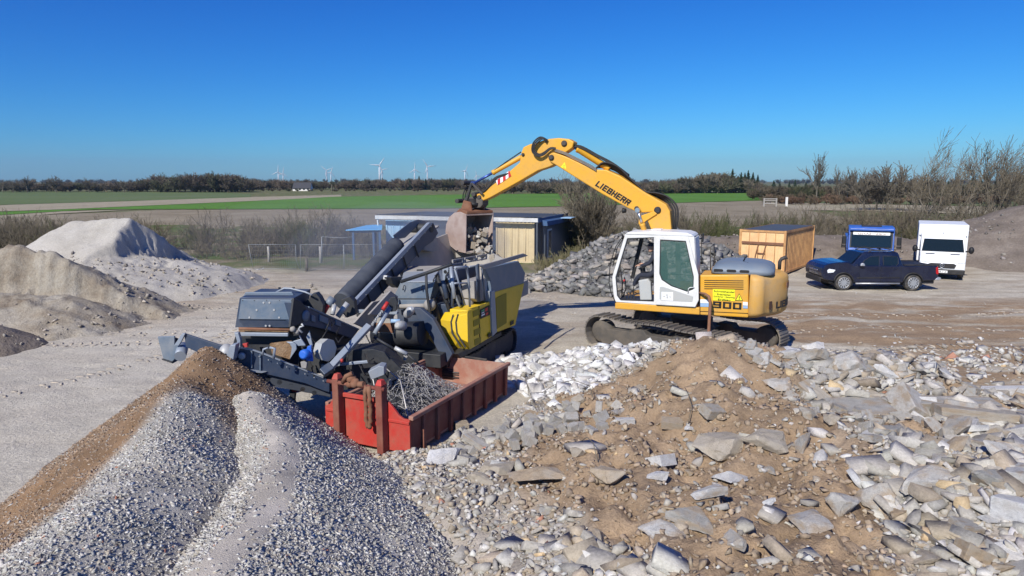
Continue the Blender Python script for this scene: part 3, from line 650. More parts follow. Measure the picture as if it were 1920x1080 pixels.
def heroes():
    H = [ # u, v, name, mat, kind, seed, (sx,sy,sz), yaw, tx, ty, label
    (1802, 765, 'concrete_beam', 'concrete_piece', 'block', 1, (1.00, .20, .13), 6, 8, 3, 'long straight concrete kerb lying level on top of the rubble at the right'),
    (1880, 790, 'concrete_beam', 'concrete_piece', 'block', 2, (.95, .24, .15), -8, -6, 4, 'thick concrete kerb with a dark gap beneath, just below the long level kerb'),
    (1893, 865, 'concrete_slab', 'concrete_piece', 'slab', 3, (.62, .34, .14), -52, 18, 20, 'tilted grey slab standing over a deep dark gap at the right edge'),
    (1545, 757, 'concrete_slab', 'concrete_piece', 'block', 4, (.64, .17, .11), -62, 10, 24, 'narrow grey concrete post leaning down the slope of the heap'),
    (1590, 745, 'concrete_slab', 'concrete_piece', 'block', 5, (.40, .24, .05), -64, 30, 12, 'thin smooth grey plate leaning beside the narrow concrete post'),
    (1462, 725, 'concrete_chunk', 'concrete_piece', 'slab', 6, (.44, .36, .16), 20, 14, 0, 'broad flat grey slab half buried in the sandy soil near the crest'),
    (1590, 690, 'boulder', 'concrete_piece', 'rock', 7, (.44, .36, .38), 0, 0, 0, 'big dusty concrete boulder on the crest below the rear crawler track'),
    (1526, 655, 'concrete_chunk', 'white_piece', 'rock', 8, (.42, .30, .26), 25, 0, 0, 'bright white lump of concrete beside the rear crawler track'),
    (1478, 668, 'concrete_chunk', 'white_piece', 'rock', 9, (.40, .22, .18), 20, 0, 0, 'low white lump left of the brightest one by the rear track'),
    (1628, 678, 'boulder', 'boulder_piece', 'rock', 10, (.24, .22, .26), 0, 0, 0, 'dark brown stone standing upright on the back edge of the heap'),
    (1352, 850, 'boulder', 'soil_piece', 'rock', 11, (.52, .40, .36), 30, 0, 0, 'large sand coloured boulder with a dark hollow at its foot'),
    (1440, 840, 'boulder', 'soil_piece', 'rock', 12, (.42, .32, .30), -15, 0, 0, 'brown earthy boulder right of the large sand coloured one'),
    (1505, 845, 'concrete_slab', 'concrete_piece', 'slab', 13, (.34, .10, .30), 40, 0, 0, 'pale curved slab edge poking out of the brown soil'),
    (1370, 898, 'concrete_slab', 'white_piece', 'slab', 14, (.52, .26, .13), 18, -10, 0, 'wide bright white slab with a pointed corner in the middle of the heap'),
    (1333, 925, 'concrete_slab', 'concrete_piece', 'slab', 15, (.40, .24, .13), 5, 10, 0, 'dusty slab just under the wide bright white one'),
    (1443, 946, 'concrete_chunk', 'white_piece', 'slab', 16, (.13, .10, .07), 0, 30, 0, 'small pure white tile piece on the brown soil'),
    (1290, 978, 'concrete_slab', 'concrete_piece', 'slab', 17, (.40, .30, .10), -25, 18, 10, 'grey slab with a white broken edge tilted to the left'),
    (1250, 1000, 'concrete_slab', 'concrete_piece', 'slab', 18, (.46, .34, .12), 20, 6, -8, 'dusty beige slab ending over a dark crack near the bottom'),
    (1642, 940, 'boulder', 'concrete_piece', 'rock', 19, (.33, .28, .30), 10, 0, 0, 'rounded pale grey block with a wedge shaped gap on its left'),
    (1575, 950, 'boulder', 'concrete_piece', 'rock', 20, (.28, .26, .26), 50, 0, 0, 'weathered grey block left of the rounded pale one'),
    (1520, 985, 'concrete_slab', 'concrete_piece', 'slab', 21, (.50, .36, .15), -20, 8, 4, 'broad cracked grey slab below the weathered block'),
    (1745, 905, 'concrete_slab', 'concrete_piece', 'slab', 22, (.66, .42, .17), 12, 12, 0, 'largest pale grey slab lying across the right of the heap'),
    (1850, 905, 'concrete_chunk', 'concrete_piece', 'rock', 23, (.30, .26, .22), 60, 0, 0, 'angular grey chunk between the largest slab and the deep gap'),
    (1870, 1035, 'concrete_slab', 'white_piece', 'slab', 24, (.52, .40, .13), -14, 10, -6, 'big whitish rounded slab in the bottom right corner'),
    (1800, 1062, 'concrete_chunk', 'white_piece', 'slab', 25, (.17, .13, .07), 40, 24, 0, 'white triangular piece left of the big whitish corner slab'),
    (1740, 1010, 'concrete_slab', 'concrete_piece', 'slab', 26, (.44, .30, .12), 24, 0, 18, 'beige slab leaning above the white triangular piece'),
    (1690, 845, 'boulder', 'soil_piece', 'slab', 27, (.46, .26, .17), 0, 6, 0, 'flat dusty boulder in the band of small blocks'),
    (1627, 815, 'concrete_chunk', 'white_piece', 'slab', 28, (.30, .13, .09), 34, 16, 0, 'slim whitish slab pointing up to the right'),
    (1560, 790, 'boulder', 'soil_piece', 'rock', 29, (.24, .20, .18), 0, 0, 0, 'brown crumbly boulder at the foot of the leaning concrete post'),
    (1515, 780, 'concrete_chunk', 'concrete_piece', 'slab', 30, (.24, .18, .14), -30, 20, 0, 'squat grey block left of the leaning concrete post'),
    (1235, 868, 'concrete_chunk', 'white_piece', 'block', 31, (.20, .19, .09), 38, -26, 10, 'square white concrete tile standing at a slant on the sandy slope'),
    (1172, 792, 'concrete_chunk', 'white_piece', 'block', 32, (.17, .06, .05), 4, 0, 0, 'small clean white brick lying on the brown sand'),
    (1157, 778, 'concrete_chunk', 'concrete_piece', 'rock', 33, (.16, .13, .10), 0, 0, 0, 'whitish stone just above the small clean white brick'),
    (1335, 775, 'concrete_chunk', 'concrete_piece', 'block', 34, (.19, .13, .09), 30, 20, 12, 'light cracked paving piece high on the sandy slope'),
    (1260, 798, 'concrete_chunk', 'soil_piece', 'block', 35, (.18, .11, .07), -12, 10, 0, 'pinkish beige brick piece in the open sand'),
    (1292, 808, 'concrete_chunk', 'white_piece', 'rock', 36, (.10, .08, .08), 0, 0, 0, 'cream white lump right of the pinkish brick piece'),
    (832, 868, 'boulder', 'white_piece', 'rock', 37, (.42, .34, .34), 20, 0, 0, 'big pale boulder with a white dusted side by the corner of the red skip'),
    (868, 808, 'boulder', 'soil_piece', 'block', 38, (.14, .13, .14), 15, 0, 0, 'lone tan stone cube on the ground beside the red skip'),
    (905, 838, 'concrete_chunk', 'concrete_piece', 'block', 39, (.48, .10, .06), -42, 0, 12, 'grey weathered plank shaped piece pointing down between the paving blocks'),
    (1760, 690, 'concrete_chunk', 'concrete_piece', 'slab', 40, (.40, .3, .1), 10, 14, 0, 'brownish slab on the thin far edge of the heap'),
    (1885, 738, 'concrete_beam', 'white_piece', 'block', 41, (.62, .14, .12), 3, 0, 0, 'white painted kerb running off the right side of the picture'),
    (1795, 735, 'concrete_slab', 'boulder_piece', 'slab', 42, (.34, .22, .10), -48, 24, 0, 'brown grey slab leaning against the long level kerb'),
    (1700, 742, 'concrete_slab', 'concrete_piece', 'slab', 43, (.26, .24, .10), -20, 22, 0, 'square grey slab on the crest left of the long level kerb'),
    (1848, 858, 'concrete_slab', 'soil_piece', 'slab', 44, (.34, .14, .13), -62, 20, 20, 'ochre stained slab sliding down the right of the heap'),
    (1780, 838, 'concrete_slab', 'concrete_piece', 'slab', 45, (.12, .30, .20), -10, 0, 0, 'upright whitish slab edge above the largest pale slab'),
    (1135, 900, 'boulder', 'soil_piece', 'rock', 46, (.40, .30, .24), 0, 0, 0, 'sandy lump in the lower middle of the heap'),
    (1010, 895, 'boulder', 'soil_piece', 'slab', 47, (.55, .36, .22), 30, 0, 0, 'low dusty boulder above the fine pale gravel'),
    (925, 885, 'boulder', 'soil_piece', 'rock', 48, (.36, .28, .22), -20, 0, 0, 'rounded earthy boulder under the plank shaped piece'),
    (1225, 895, 'concrete_chunk', 'white_piece', 'slab', 49, (.26, .2, .1), 10, 14, 0, 'pale triangular slab below the square white tile'),
    ]
    for u, v, nm, mat, kd, sd, sc, yaw, tx, ty, lab in H:
        p = hit(u, v); taken.append((p[0], p[1], max(sc[:2])*.8))
        piece(nm, mat, kd, sd, (p[0], p[1], p[2]+sc[2]*.25), sc, yaw, tx, ty, lab, {'concrete_beam': 'kerb', 'concrete_slab': 'slab', 'concrete_chunk': 'concrete chunk', 'boulder': 'boulder'}[nm])
heroes()
def free(x, y, r, k=.75):
    for a, b, c in taken:
        if (a-x)**2+(b-y)**2 < ((c+r)*k)**2: return False
    return True
def strew(n, tries, box, prob, zf, r0, r1, name, mats, kinds, label, cat, group, lift_=.25, flat_=(.5, .9), pw=1.6, k=.75, tilt=16):
    c = 0
    for _ in range(tries):
        if c >= n: break
        x = random.uniform(box[0], box[1]); y = random.uniform(box[2], box[3])
        xa = np.array([x]); ya_ = np.array([y])
        if random.random() > float(np.ravel(prob(xa, ya_))[0]): continue
        z = float(zf(xa, ya_)[0]); u, v, d = proj((x, y, z))
        if not (-60 < u < 1960 and v < 1100): continue
        r = r0+(r1-r0)*random.random()**pw
        if not free(x, y, r, k): continue
        taken.append((x, y, r)); kd = random.choice(kinds); fz = random.uniform(*flat_)
        sc = (r*random.uniform(.9, 1.35), r*random.uniform(.65, .95), r*fz)
        piece(name, random.choice(mats), kd, random.randrange(8), (x, y, z+sc[2]*lift_), sc, random.uniform(0, 360), random.gauss(0, tilt), random.gauss(0, tilt), label, cat, group); c += 1
    print(name, label, c)
strew(62, 4000, (-.6, 5, 12.8, 18.4), pD, h_D, .12, .34, 'concrete_chunk', ['white_piece'], ['rock', 'rock', 'slab'], 'bright white concrete chunk in the mound by the crawler track', 'concrete chunk', 'white chunks by the crawler track', k=.55)
strew(150, 12000, (3.0, 12.5, 5.6, 16), lambda X, Y: pC(X, Y)*sstep(2.5, 6, X+.25*(10-Y))*(1-.9*soil_C(X, Y)), h_C, .15, .50, 'concrete_chunk', ['concrete_piece', 'concrete_piece', 'concrete_piece', 'white_piece', 'soil_piece'], ['rock', 'slab', 'slab', 'block'], 'grey angular concrete chunk in the dense right half of the rubble heap', 'concrete chunk', 'concrete chunks of the rubble heap', flat_=(.3, .7), k=.56, tilt=20)
strew(48, 5000, (-1.0, 6, 5.4, 15.5), lambda X, Y: .4*(h_C(X, Y) > .1)*(1-.6*soil_C(X, Y)), h_C, .08, .24, 'soil_lump', ['soil_piece', 'soil_piece', 'concrete_piece'], ['rock', 'rock', 'slab'], 'brown dusty lump in the sandy left half of the rubble heap', 'lump', 'lumps in the sandy rubble', k=.8)
pb = lambda X, Y: np.exp(-(((X+.35)/.75)**2+((Y-12.3)/.75)**2))
strew(70, 9000, (-1.5, 2.2, 10.8, 14), lambda X, Y: np.exp(-(((X-.3)/1.0)**2+((Y-12.2)/.9)**2)), h_all, .085, .115, 'paving_block', ['block_piece'], ['block'], 'grey paving block tipped out between the skip and the sandy heap', 'paving block', 'paving blocks beside the skip', flat_=(.6, 1.0), k=.62, tilt=35, lift_=.8)
strew(80, 9000, (5, 9.5, 9.4, 14.2), lambda X, Y: .9+0*X, h_C, .08, .14, 'paving_block', ['block_piece', 'block_piece', 'concrete_piece'], ['block'], 'small grey paving block jumbled on the right crest of the rubble heap', 'paving block', 'paving blocks on the right crest', flat_=(.4, .7), k=.5, tilt=25, lift_=.7)
strew(46, 5000, (.3, 9.5, 30.4, 32.6), lambda X, Y: (h_asph(X, Y) > .1)*1.0, h_asph, .22, .6, 'boulder', ['boulder_piece'], ['rock', 'rock', 'slab'], 'tan or grey boulder along the foot of the grey asphalt heap', 'boulder', 'boulders at the foot of the asphalt heap', k=.6)
strew(26, 3000, (-1.2, 3.2, 30.6, 33.4), lambda X, Y: 1+0*X, h_asph, .3, .6, 'boulder', ['boulder_piece'], ['rock', 'slab'], 'light brown boulder in the row between the pale container and the asphalt heap', 'boulder', 'boulders by the pale container', k=.55, lift_=.4)

# tread marks pressed by tyres and crawlers
def treads():
    P_, S_, A_ = [], [], []
    def line(pts, w, step, ang, lw=.20, th=.05):
        pts = np.array(pts, float); d = np.r_[0, np.cumsum(np.hypot(*np.diff(pts, axis=0).T))]
        for s_ in np.arange(0, d[-1], step):
            x = np.interp(s_, d, pts[:, 0]); y = np.interp(s_, d, pts[:, 1]); x2 = np.interp(s_+.1, d, pts[:, 0]); y2 = np.interp(s_+.1, d, pts[:, 1]); t = math.atan2(y2-y, x2-x); n = (-math.sin(t), math.cos(t))
            if random.random() < .22: continue
            for sg in (-1, 1):
                px_, py_ = x+n[0]*w*sg, y+n[1]*w*sg; P_.append((px_, py_, 0)); S_.append((lw*random.uniform(.5, 1), th, .035*random.uniform(.5, 1.2))); A_.append(t+math.pi/2+sg*ang)
    line([(-16.5, 24.2), (-14.5, 22.6), (-12.2, 21.9), (-9, 23.0), (-5, 26)], .16, .30, .5); line([(-16.8, 21.6), (-14.6, 20.6), (-12, 20.6), (-9.5, 22)], .16, .30, .5)
    line([(-15.5, 28.5), (-12, 26.5), (-8, 27), (-3, 30), (2, 29.5)], .16, .32, .5); line([(8, 24), (12, 25.5), (17, 25), (24, 27)], .16, .32, .5); line([(7.5, 22), (12, 23.2), (18, 22.5), (26, 24)], .16, .32, .5); line([(-13, 14), (-11, 17), (-9.5, 21), (-9, 25)], .15, .3, .5)
    line([(9, 19.5), (13, 20.3), (20, 19.5)], .2, .2, .0, .3, .05)
    P = np.array(P_); P[:, 2] = yard_z(P[:, 0], P[:, 1])+.004; n = len(P); a = np.array(A_); Rm = np.zeros((n, 3, 3)); Rm[:, 0, 0] = np.cos(a); Rm[:, 0, 1] = -np.sin(a); Rm[:, 1, 0] = np.sin(a); Rm[:, 1, 1] = np.cos(a); Rm[:, 2, 2] = 1
    scatter('tread_marks', [rock_base(400+i, .3, 8, .8, True) for i in range(5)], P, np.array(S_)*.6, Rm, np.tile([.44, .37, .285], (n, 1))*(1+.1*rng.normal(size=(n, 1))), 'stone', 'tyre and crawler tread marks pressed into the dusty yard', 'tread marks')
treads()

def bend(pts, lab, r=.007):
    P_ = [Vector(hit(u, v)) for u, v in pts]; P_ = [p+Vector((0, 0, .05+.16*math.sin(math.pi*i/(len(P_)-1)))) for i, p in enumerate(P_)]; mb = MB(); mb.tube(P_, r, 5); tag(mb.build('reinforcing_wire', 'bark'), lab, 'wire')
bend([(985, 690), (984, 720), (992, 748), (1006, 775)], 'dark bent wire hanging down the left edge of the white mound')
bend([(1010, 745), (1040, 734), (1075, 730), (1105, 738), (1112, 752)], 'loop of dark wire lying below the white mound')
bend([(1285, 735), (1290, 760), (1296, 785), (1290, 802)], 'thin dark wire trailing down the open sand')
bend([(1082, 842), (1100, 843), (1112, 856), (1120, 872)], 'short curled wire in the paler lower rubble')
# ---------- bare trees, bushes ----------
def tubes_np(segs, k=3):
    """segs: (n,8) x0 y0 z0 x1 y1 z1 r0 r1 -> V, T"""
    S = np.array(segs, float); a = S[:, :3]; b = S[:, 3:6]; d = b-a; d /= np.maximum(np.linalg.norm(d, axis=1), 1e-6)[:, None]
    ref = np.where(np.abs(d[:, 2:3]) > .9, np.array([[1., 0, 0]]), np.array([[0, 0, 1.]])); u = np.cross(d, ref); u /= np.linalg.norm(u, axis=1)[:, None]; w = np.cross(d, u)
    V = []
    for P, r in ((a, S[:, 6]), (b, S[:, 7])):
        for i in range(k):
            t = 2*math.pi*i/k; V.append(P+(u*math.cos(t)+w*math.sin(t))*r[:, None])
    V = np.stack(V, 1); n = len(S); T = []
    for i in range(k):
        j = (i+1) % k; T += [[i, j, k+j], [i, k+j, k+i]]
    T = (np.array(T)[None]+(np.arange(n)*2*k)[:, None, None]).reshape(-1, 3)
    return V.reshape(-1, 3), T
def grow(rr, p, d, L, r, lev, segs, thick, spread=.55, up=.12, wind=0.0, kids=(3, 5), ratio=.62, minr=.006, nseg=3):
    """one branch of wandering segments that carries smaller branches"""
    p = np.array(p, float); d = np.array(d, float); step = L/nseg
    for i in range(nseg):
        d = d+rr.normal(size=3)*.13+np.array([wind*.12, 0, up]); d /= np.linalg.norm(d)
        q = p+d*step; r2 = max(r*(1-.75*(i+1)/nseg*.6), minr); (thick if lev >= 2 else segs).append([*p, *q, r*(1-.6*.75*i/nseg), r2]); 
        if lev > 0:
            n = rr.integers(*kids) if i or lev < 3 else rr.integers(0, 2)
            for _ in range(n):
                s = rr.normal(size=3); s -= d*s.dot(d); s /= np.linalg.norm(s); a = spread*(.6+.8*rr.random())
                dd = d*math.cos(a)+s*math.sin(a); q0 = p+d*step*rr.random()
                grow(rr, q0, dd, L*ratio*(.6+.6*rr.random()), max(r2*.55, minr), lev-1, segs, thick, spread, up, wind, kids, ratio, minr, nseg)
        p = q
def me_from(name, V, T, mat):
    me = bpy.data.meshes.new(name); V = np.asarray(V, np.float32); T = np.asarray(T, np.int32)
    me.vertices.add(len(V)); me.vertices.foreach_set('co', V.ravel()); me.loops.add(T.size); me.loops.foreach_set('vertex_index', T.ravel())
    me.polygons.add(len(T)); me.polygons.foreach_set('loop_start', np.arange(0, T.size, 3, dtype=np.int32)); me.update(calc_edges=True); me.materials.append(MATS[mat]); return me
def tree_kit(seed, H, trunk_h, lev=3, lean=0.0, minr=.02, spread=.5, wind=0.0, L=None, nst=1, mats=('bark', 'twig'), up=.12, tr=None, kids=(2, 4)):
    rr = np.random.default_rng(seed); segs = []; thick = []; L = L or H*.42; tr = tr or H*.022
    for s in range(nst):
        a = rr.random()*6.28; b = np.array([math.cos(a), math.sin(a), 0])*(.15*H if nst > 1 else 0)*rr.random()
        p = b; d = np.array([b[0]*.4/H*4+lean, b[1]*.4/H*4, 1.0]); d /= np.linalg.norm(d)
        q = p+d*trunk_h; thick.append([*p, *q, tr, tr*.8]); k = 5 if nst == 1 else 3
        for i in range(k):
            a = 6.28*i/k+rr.random(); sp = .35+.5*rr.random() if i else .1
            dd = np.array([math.cos(a)*math.sin(sp)+lean, math.sin(a)*math.sin(sp), math.cos(sp)])
            grow(rr, q-d*trunk_h*.25*rr.random(), dd, L*(.8+.4*rr.random()), tr*.6, lev-1, segs, thick, spread, up, wind, kids, .6, minr)
    V1, T1 = tubes_np(thick, 5); V2, T2 = tubes_np(segs, 3); print('kit', H, len(segs), V2[:, 2].max())
    return me_from('trunk', V1, T1, mats[0]), me_from('crown', V2, T2, mats[1])
def place_tree(kit, x, y, s, yaw, name, label, cat, group=None, z=0.0, sz=None):
    t = bpy.data.objects.new(name, kit[0].copy() if False else kit[0]); 
    r = thing(name, (x, y, z), label, cat, group); r.rotation_euler = (0, 0, yaw); r.scale = (s, s, sz or s)
    bpy.data.objects.remove(t)
    for nm, me in zip(('trunk', 'crown'), kit):
        o = bpy.data.objects.new(nm, me); col.objects.link(o); o.parent = r
    return r
def bush_mesh(seed, H, spread, stems=26, minr=.012, mat='twig'):
    rr = np.random.default_rng(seed); segs = []; thick = []
    for s in range(stems):
        a = rr.random()*6.28; q = rr.random()**.6; p = np.array([math.cos(a), math.sin(a), 0])*q*spread*.45
        t = .1+.95*q*rr.random(); d = np.array([math.cos(a)*math.sin(t), math.sin(a)*math.sin(t), math.cos(t)])
        grow(rr, p, d, H*(.65+.5*rr.random()), minr*2.2, 2, segs, segs, .45, .1, 0, (2, 4), .42, minr)
    V, T = tubes_np(segs, 3); return me_from('bush', V, T, mat)
# --- the line of scrub behind the yard ---
BM = [bush_mesh(900+i, 1.9, 2.6, 22, .009, ('twig', 'twig', 'twig', 'twig_green')[i % 4]) for i in range(8)]
BTALL = [bush_mesh(930+i, 3.3, 2.1, 11, .014, 'twig') for i in range(3)]
nb = 0
def bush(x, y, s, label, group, m=None, sz=1.0, z=0.0):
    global nb
    o = bpy.data.objects.new('bare_bush', m or random.choice(BM)); col.objects.link(o); o.location = (x, y, z); nb += 1
    o.rotation_euler = (0, 0, random.uniform(0, 6.28)); o.scale = (s, s, s*sz); tag(o, label, 'bush', group)
for i in range(78):     # left of the sheds
    u = random.uniform(-60, 730); y = random.choice([44, 47, 50, 54])+random.uniform(-1.3, 1.3) + (2 if u < 120 else 0)
    x = (u-960)/FPX*y; bush(x, y, random.uniform(.6, .95), 'bare grey twiggy bush in the thicket left of the container shed', 'thicket left of the container shed', sz=random.uniform(.8, 1.15))
for i in range(9):
    u = random.choice([random.uniform(380, 480), random.uniform(520, 700)]); y = random.uniform(44, 50); x = (u-960)/FPX*y
    bush(x, y, random.uniform(.5, .72), 'taller bare shrub standing above the thicket left of the container shed', 'tall shrubs left of the shed', random.choice(BTALL))
for i in range(105):     # right of the sheds
    u = random.uniform(1060, 1990); y = random.choice([47.5, 51, 56, 62])+random.uniform(-1.5, 1.5)
    x = (u-960)/FPX*y; bush(x, y, random.uniform(.6, 1.05), 'bare olive brown bush in the thicket behind the earth bank', 'thicket behind the earth bank', sz=random.uniform(.8, 1.15))
for i in range(16):
    u = random.uniform(1500, 1850); y = random.uniform(48, 54); x = (u-960)/FPX*y
    bush(x, y, random.uniform(.55, .85), 'upright leggy shrub rising above the thicket by the van', 'leggy shrubs by the van', random.choice(BTALL))
gs = bush_mesh(960, 1.0, 1.5, 60, .008, 'dry_grass')
for (u, y) in [(1085, 39), (1070, 37.5), (1110, 40), (1140, 42), (1050, 36.5), (1030, 35.8), (1125, 39.5), (1095, 41)]:
    bush((u-960)/FPX*y, y, random.uniform(.6, 1.1), 'tuft of dry grass and brambles beside the dark end of the shed', 'dry tufts beside the shed', gs, z=float(h_asph(np.array([(u-960)/FPX*y]), np.array([float(y)]))[0]) if u > 1100 else 0)
# --- the big round shrub behind the boom ---
kb = tree_kit(77, 4.6, .5, 4, 0, .011, .42, 0, 2.3, 7, up=.08, tr=.07, kids=(2, 4))
place_tree(kb, 5.3, 46, 1.06, 0, 'bare_tree', 'big round bare shrub tree behind the boom, right of the dark shed', 'tree')
# --- windswept tree group at the right ---
kw = [tree_kit(500+i, 8.0, 1.6, 4, .06, .014, .50, .5, 3.9, 2, up=.12, tr=.10, kids=(1, 4)) for i in range(3)]
for k, (u, y, s, lab) in enumerate([(1770, 56, .92, 'windswept bare tree, left of the pair towering behind the white van'), (1848, 56, 1.0, 'tallest windswept bare tree, with light trunks, behind and right of the white van'), (1722, 62, .74, 'slim bare tree just left of the towering pair behind the van'), (1815, 60, .8, 'leaning bare tree between the towering pair behind the van'), (1895, 64, .72, 'small bare tree right of the tallest windswept one'), (1925, 70, .8, 'bare tree cut by the right edge of the picture')]):
    place_tree(kw[k % 3], (u-960)/FPX*y, y, s, .3*(k % 2), 'bare_tree', lab, 'tree')
# --- middle distance trees ---
km = [tree_kit(520+i, 8.5, 1.5, 3, .06, .05, .5, .35, 3.9, 1, mats=('bark_far', 'bark_far'), tr=.22, kids=(3, 6), up=.05) for i in range(4)]
kn = [tree_kit(540+i, 9.5, 2.5, 3, 0, .04, .35, .1, 3.8, 1, mats=('bark_far', 'bark_far'), tr=.15, kids=(2, 4), up=.15) for i in range(3)]
for k, (u, y, s, kit, lab) in enumerate([
    (1615, 118, .85, km[0], 'round bare tree with a pale trunk, left of the two domed trees'),
    (1660, 116, 1.02, km[1], 'broad domed bare tree left of the windswept group'),
    (1640, 120, .8, km[2], 'dark dense bare tree filling the gap in the domed pair'),
    (1725, 112, .82, km[3], 'brown domed bare tree just left of the windswept group'),
    (1526, 170, 1.25, kn[0], 'lone tall open bare tree above the distant hedge'),
    (1568, 175, .95, kn[1], 'slim pale bare tree right of the lone tall one'),
    (1583, 178, .9, kn[2], 'second slim pale bare tree right of the lone tall one'),
    (1598, 172, .9, kn[0], 'slim pale bare tree nearest the domed pair'),
    (1905, 130, 1.0, kn[1], 'thin bare tree near the right edge on the horizon'),
    (1885, 135, .9, kn[2], 'thin bare tree left of the one near the right edge')]):
    place_tree(kit, (u-960)/FPX*y, y, s, k*1.3, 'bare_tree', lab, 'tree')
def conifer(seed, H):
    rr = np.random.default_rng(seed); segs = [[0, 0, 0, 0, 0, H, .12, .02]]; tw = []
    for i in range(420):
        t = rr.random()**.8; z = H*(.12+.88*t); L = (1-t)*H*.24*(.6+.6*rr.random())+.15; a = rr.random()*6.28
        tw.append([0, 0, z, math.cos(a)*L, math.sin(a)*L, z-.12*L+.1, .13, .05])
    V1, T1 = tubes_np(segs, 5); V2, T2 = tubes_np(tw, 3); return me_from('trunk', V1, T1, 'bark_far'), me_from('crown', V2, T2, 'conifer')
kc = [conifer(600+i, 9) for i in range(2)]
for k, (u, y, s) in enumerate([(1368, 290, 1.12), (1384, 285, .95), (1397, 291, 1.05), (1406, 287, .95), (1415, 293, .85), (1391, 297, .95)]):
    place_tree(kc[k % 2], (u-960)/FPX*y, y, s, k, 'conifer_tree', 'dark spruce at the right end of the copse beyond the green field', 'tree', 'spruces of the copse')
# --- far woods that read as one mass ---
FT = []
for i in range(6):
    rr = np.random.default_rng(700+i); segs = []; thick = []
    thick.append([0, 0, 0, 0, 0, 3, .25, .18])
    for j in range(6):
        a = 6.28*j/6; sp = .3+.6*rr.random(); grow(rr, (0, 0, 2.0), (math.cos(a)*math.sin(sp), math.sin(a)*math.sin(sp), math.cos(sp)), 3.6, .14, 2, segs, thick, .55, .03, 0, (3, 6), .55, .07)
    FT.append(tubes_np(segs+thick, 3))
CT = []
for i in range(2):
    rr = np.random.default_rng(750+i); tw = [[0, 0, 0, 0, 0, 8, .2, .05]]
    for j in range(160):
        t = rr.random()**.8; z = 8*(.08+.92*t); L = (1-t)*2.2+.2; a = rr.random()*6.28; tw.append([0, 0, z, math.cos(a)*L, math.sin(a)*L, z-.2*L, .3, .1])
    CT.append(tubes_np(tw, 3))
def wood(name, items, bases, pal, label, mat='stone_far'):
    P = np.array([i[:3] for i in items], float); s = np.array([i[3] for i in items]); n = len(P)
    sc = np.stack([s*rng.uniform(.9, 1.25, n), s*rng.uniform(.9, 1.25, n), s*rng.uniform(.85, 1.1, n)], -1)
    pal = np.array(pal); c = pal[rng.integers(0, len(pal), n)]*(1+.12*rng.normal(size=(n, 1)))
    return scatter(name, bases, P, sc, rots(n, .02), c, mat, label, 'woodland')
m, nt_, b_ = new_mat('stone_far'); a_ = N(nt_, 'ShaderNodeVertexColor'); a_.layer_name = 'Col'; nz_ = noise_node(nt_, .5, 3)
v_ = ramp(nt_, nz_.outputs['Fac'], [(.3, .75), (.7, 1.25)]); nt_.links.new(mix(nt_, 1.0, a_.outputs[0], v_.outputs[0], 'MULTIPLY'), b_.inputs['Base Color']); b_.inputs['Roughness'].default_value = 1; b_.inputs['Specular IOR Level'].default_value = .1
MATS['stone_far'] = m
def ux(u, y): return (u-960)/FPX*y
BRN = [(.125, .105, .08), (.155, .125, .095), (.11, .10, .075), (.12, .12, .07), (.17, .135, .10)]
def row(u0, u1, y, dy, n, topv, jit=.15):
    """a row of trees whose tops reach the given height above the field"""
    out = []
    for i in range(n):
        u = random.uniform(u0, u1); yy = y+random.uniform(-dy, dy); tv = np.interp(u, [a for a, b in topv], [b for a, b in topv])
        top = CAMZ+(339.6-tv)/FPX*yy; s = max(.2, top/6.2)*random.uniform(1-jit, 1.04); out.append((ux(u, yy), yy, -1.4*s, s*1.04))
    return out
it = row(-120, 480, 330, 25, 150, [(-120, 341), (0, 341), (60, 342), (100, 342), (200, 340), (268, 338), (278, 331), (300, 330), (350, 331), (362, 327), (440, 328), (460, 333), (480, 336)])
it += row(355, 450, 315, 8, 26, [(350, 330), (362, 326), (440, 327), (460, 335)])
wood('woodland', it, FT, BRN, 'far brown leafless wood along the left horizon')
it = row(460, 900, 420, 40, 240, [(460, 337), (540, 337), (600, 340), (700, 338), (760, 338), (850, 337), (900, 341)])
it += row(440, 910, 340, 14, 60, [(440, 349), (600, 353), (900, 351)])
wood('woodland', it, FT, BRN, 'far leafless wood behind the white house and below the wind turbines')
it = row(760, 870, 400, 14, 12, [(760, 336), (870, 336)])+row(655, 690, 430, 8, 7, [(600, 338), (700, 338)])
wood('woodland', it, CT, [(.03, .045, .03)], 'dark spruces standing out of the far wood below the turbines')
it = row(900, 1280, 300, 30, 150, [(900, 342), (1000, 341), (1080, 342), (1180, 341), (1240, 340), (1280, 336)])
wood('woodland', it, FT, BRN, 'far brown wood seen below the raised boom')
it = row(1225, 1440, 295, 14, 120, [(1225, 345), (1250, 339), (1300, 332), (1330, 326), (1355, 326), (1370, 333), (1400, 334), (1425, 345), (1440, 350)])
wood('woodland', it, FT, [(.14, .12, .085), (.17, .145, .10), (.12, .115, .07), (.20, .18, .14)], 'leafless copse at the right end of the green field')
it = row(1405, 2050, 200, 18, 190, [(1405, 348), (1440, 347), (1500, 346), (1560, 345), (1700, 346), (2050, 345)], .25)
wood('woodland', it, FT, [(.12, .10, .07), (.15, .12, .085), (.10, .105, .055)], 'long distant hedge running to the right under the bare trees')
it = row(1440, 2000, 260, 12, 46, [(1440, 339), (1500, 342), (2000, 336)])
wood('woodland', it, CT, [(.03, .045, .03)], 'dark far conifers peeping over the long distant hedge')
it = row(1430, 2050, 150, 5, 110, [(1430, 362), (1600, 364), (2050, 362)], .3)
wood('woodland', it, FT, [(.19, .12, .08), (.22, .15, .10), (.15, .12, .08)], 'low reddish brown scrub edging the far field at the right')
ut = row(-200, 2100, 1100, 120, 260, [(-200, 336.5), (900, 335), (2100, 335.5)])
wood('woodland', ut, FT, [(.11, .115, .11)], 'farthest line of woods on the horizon')
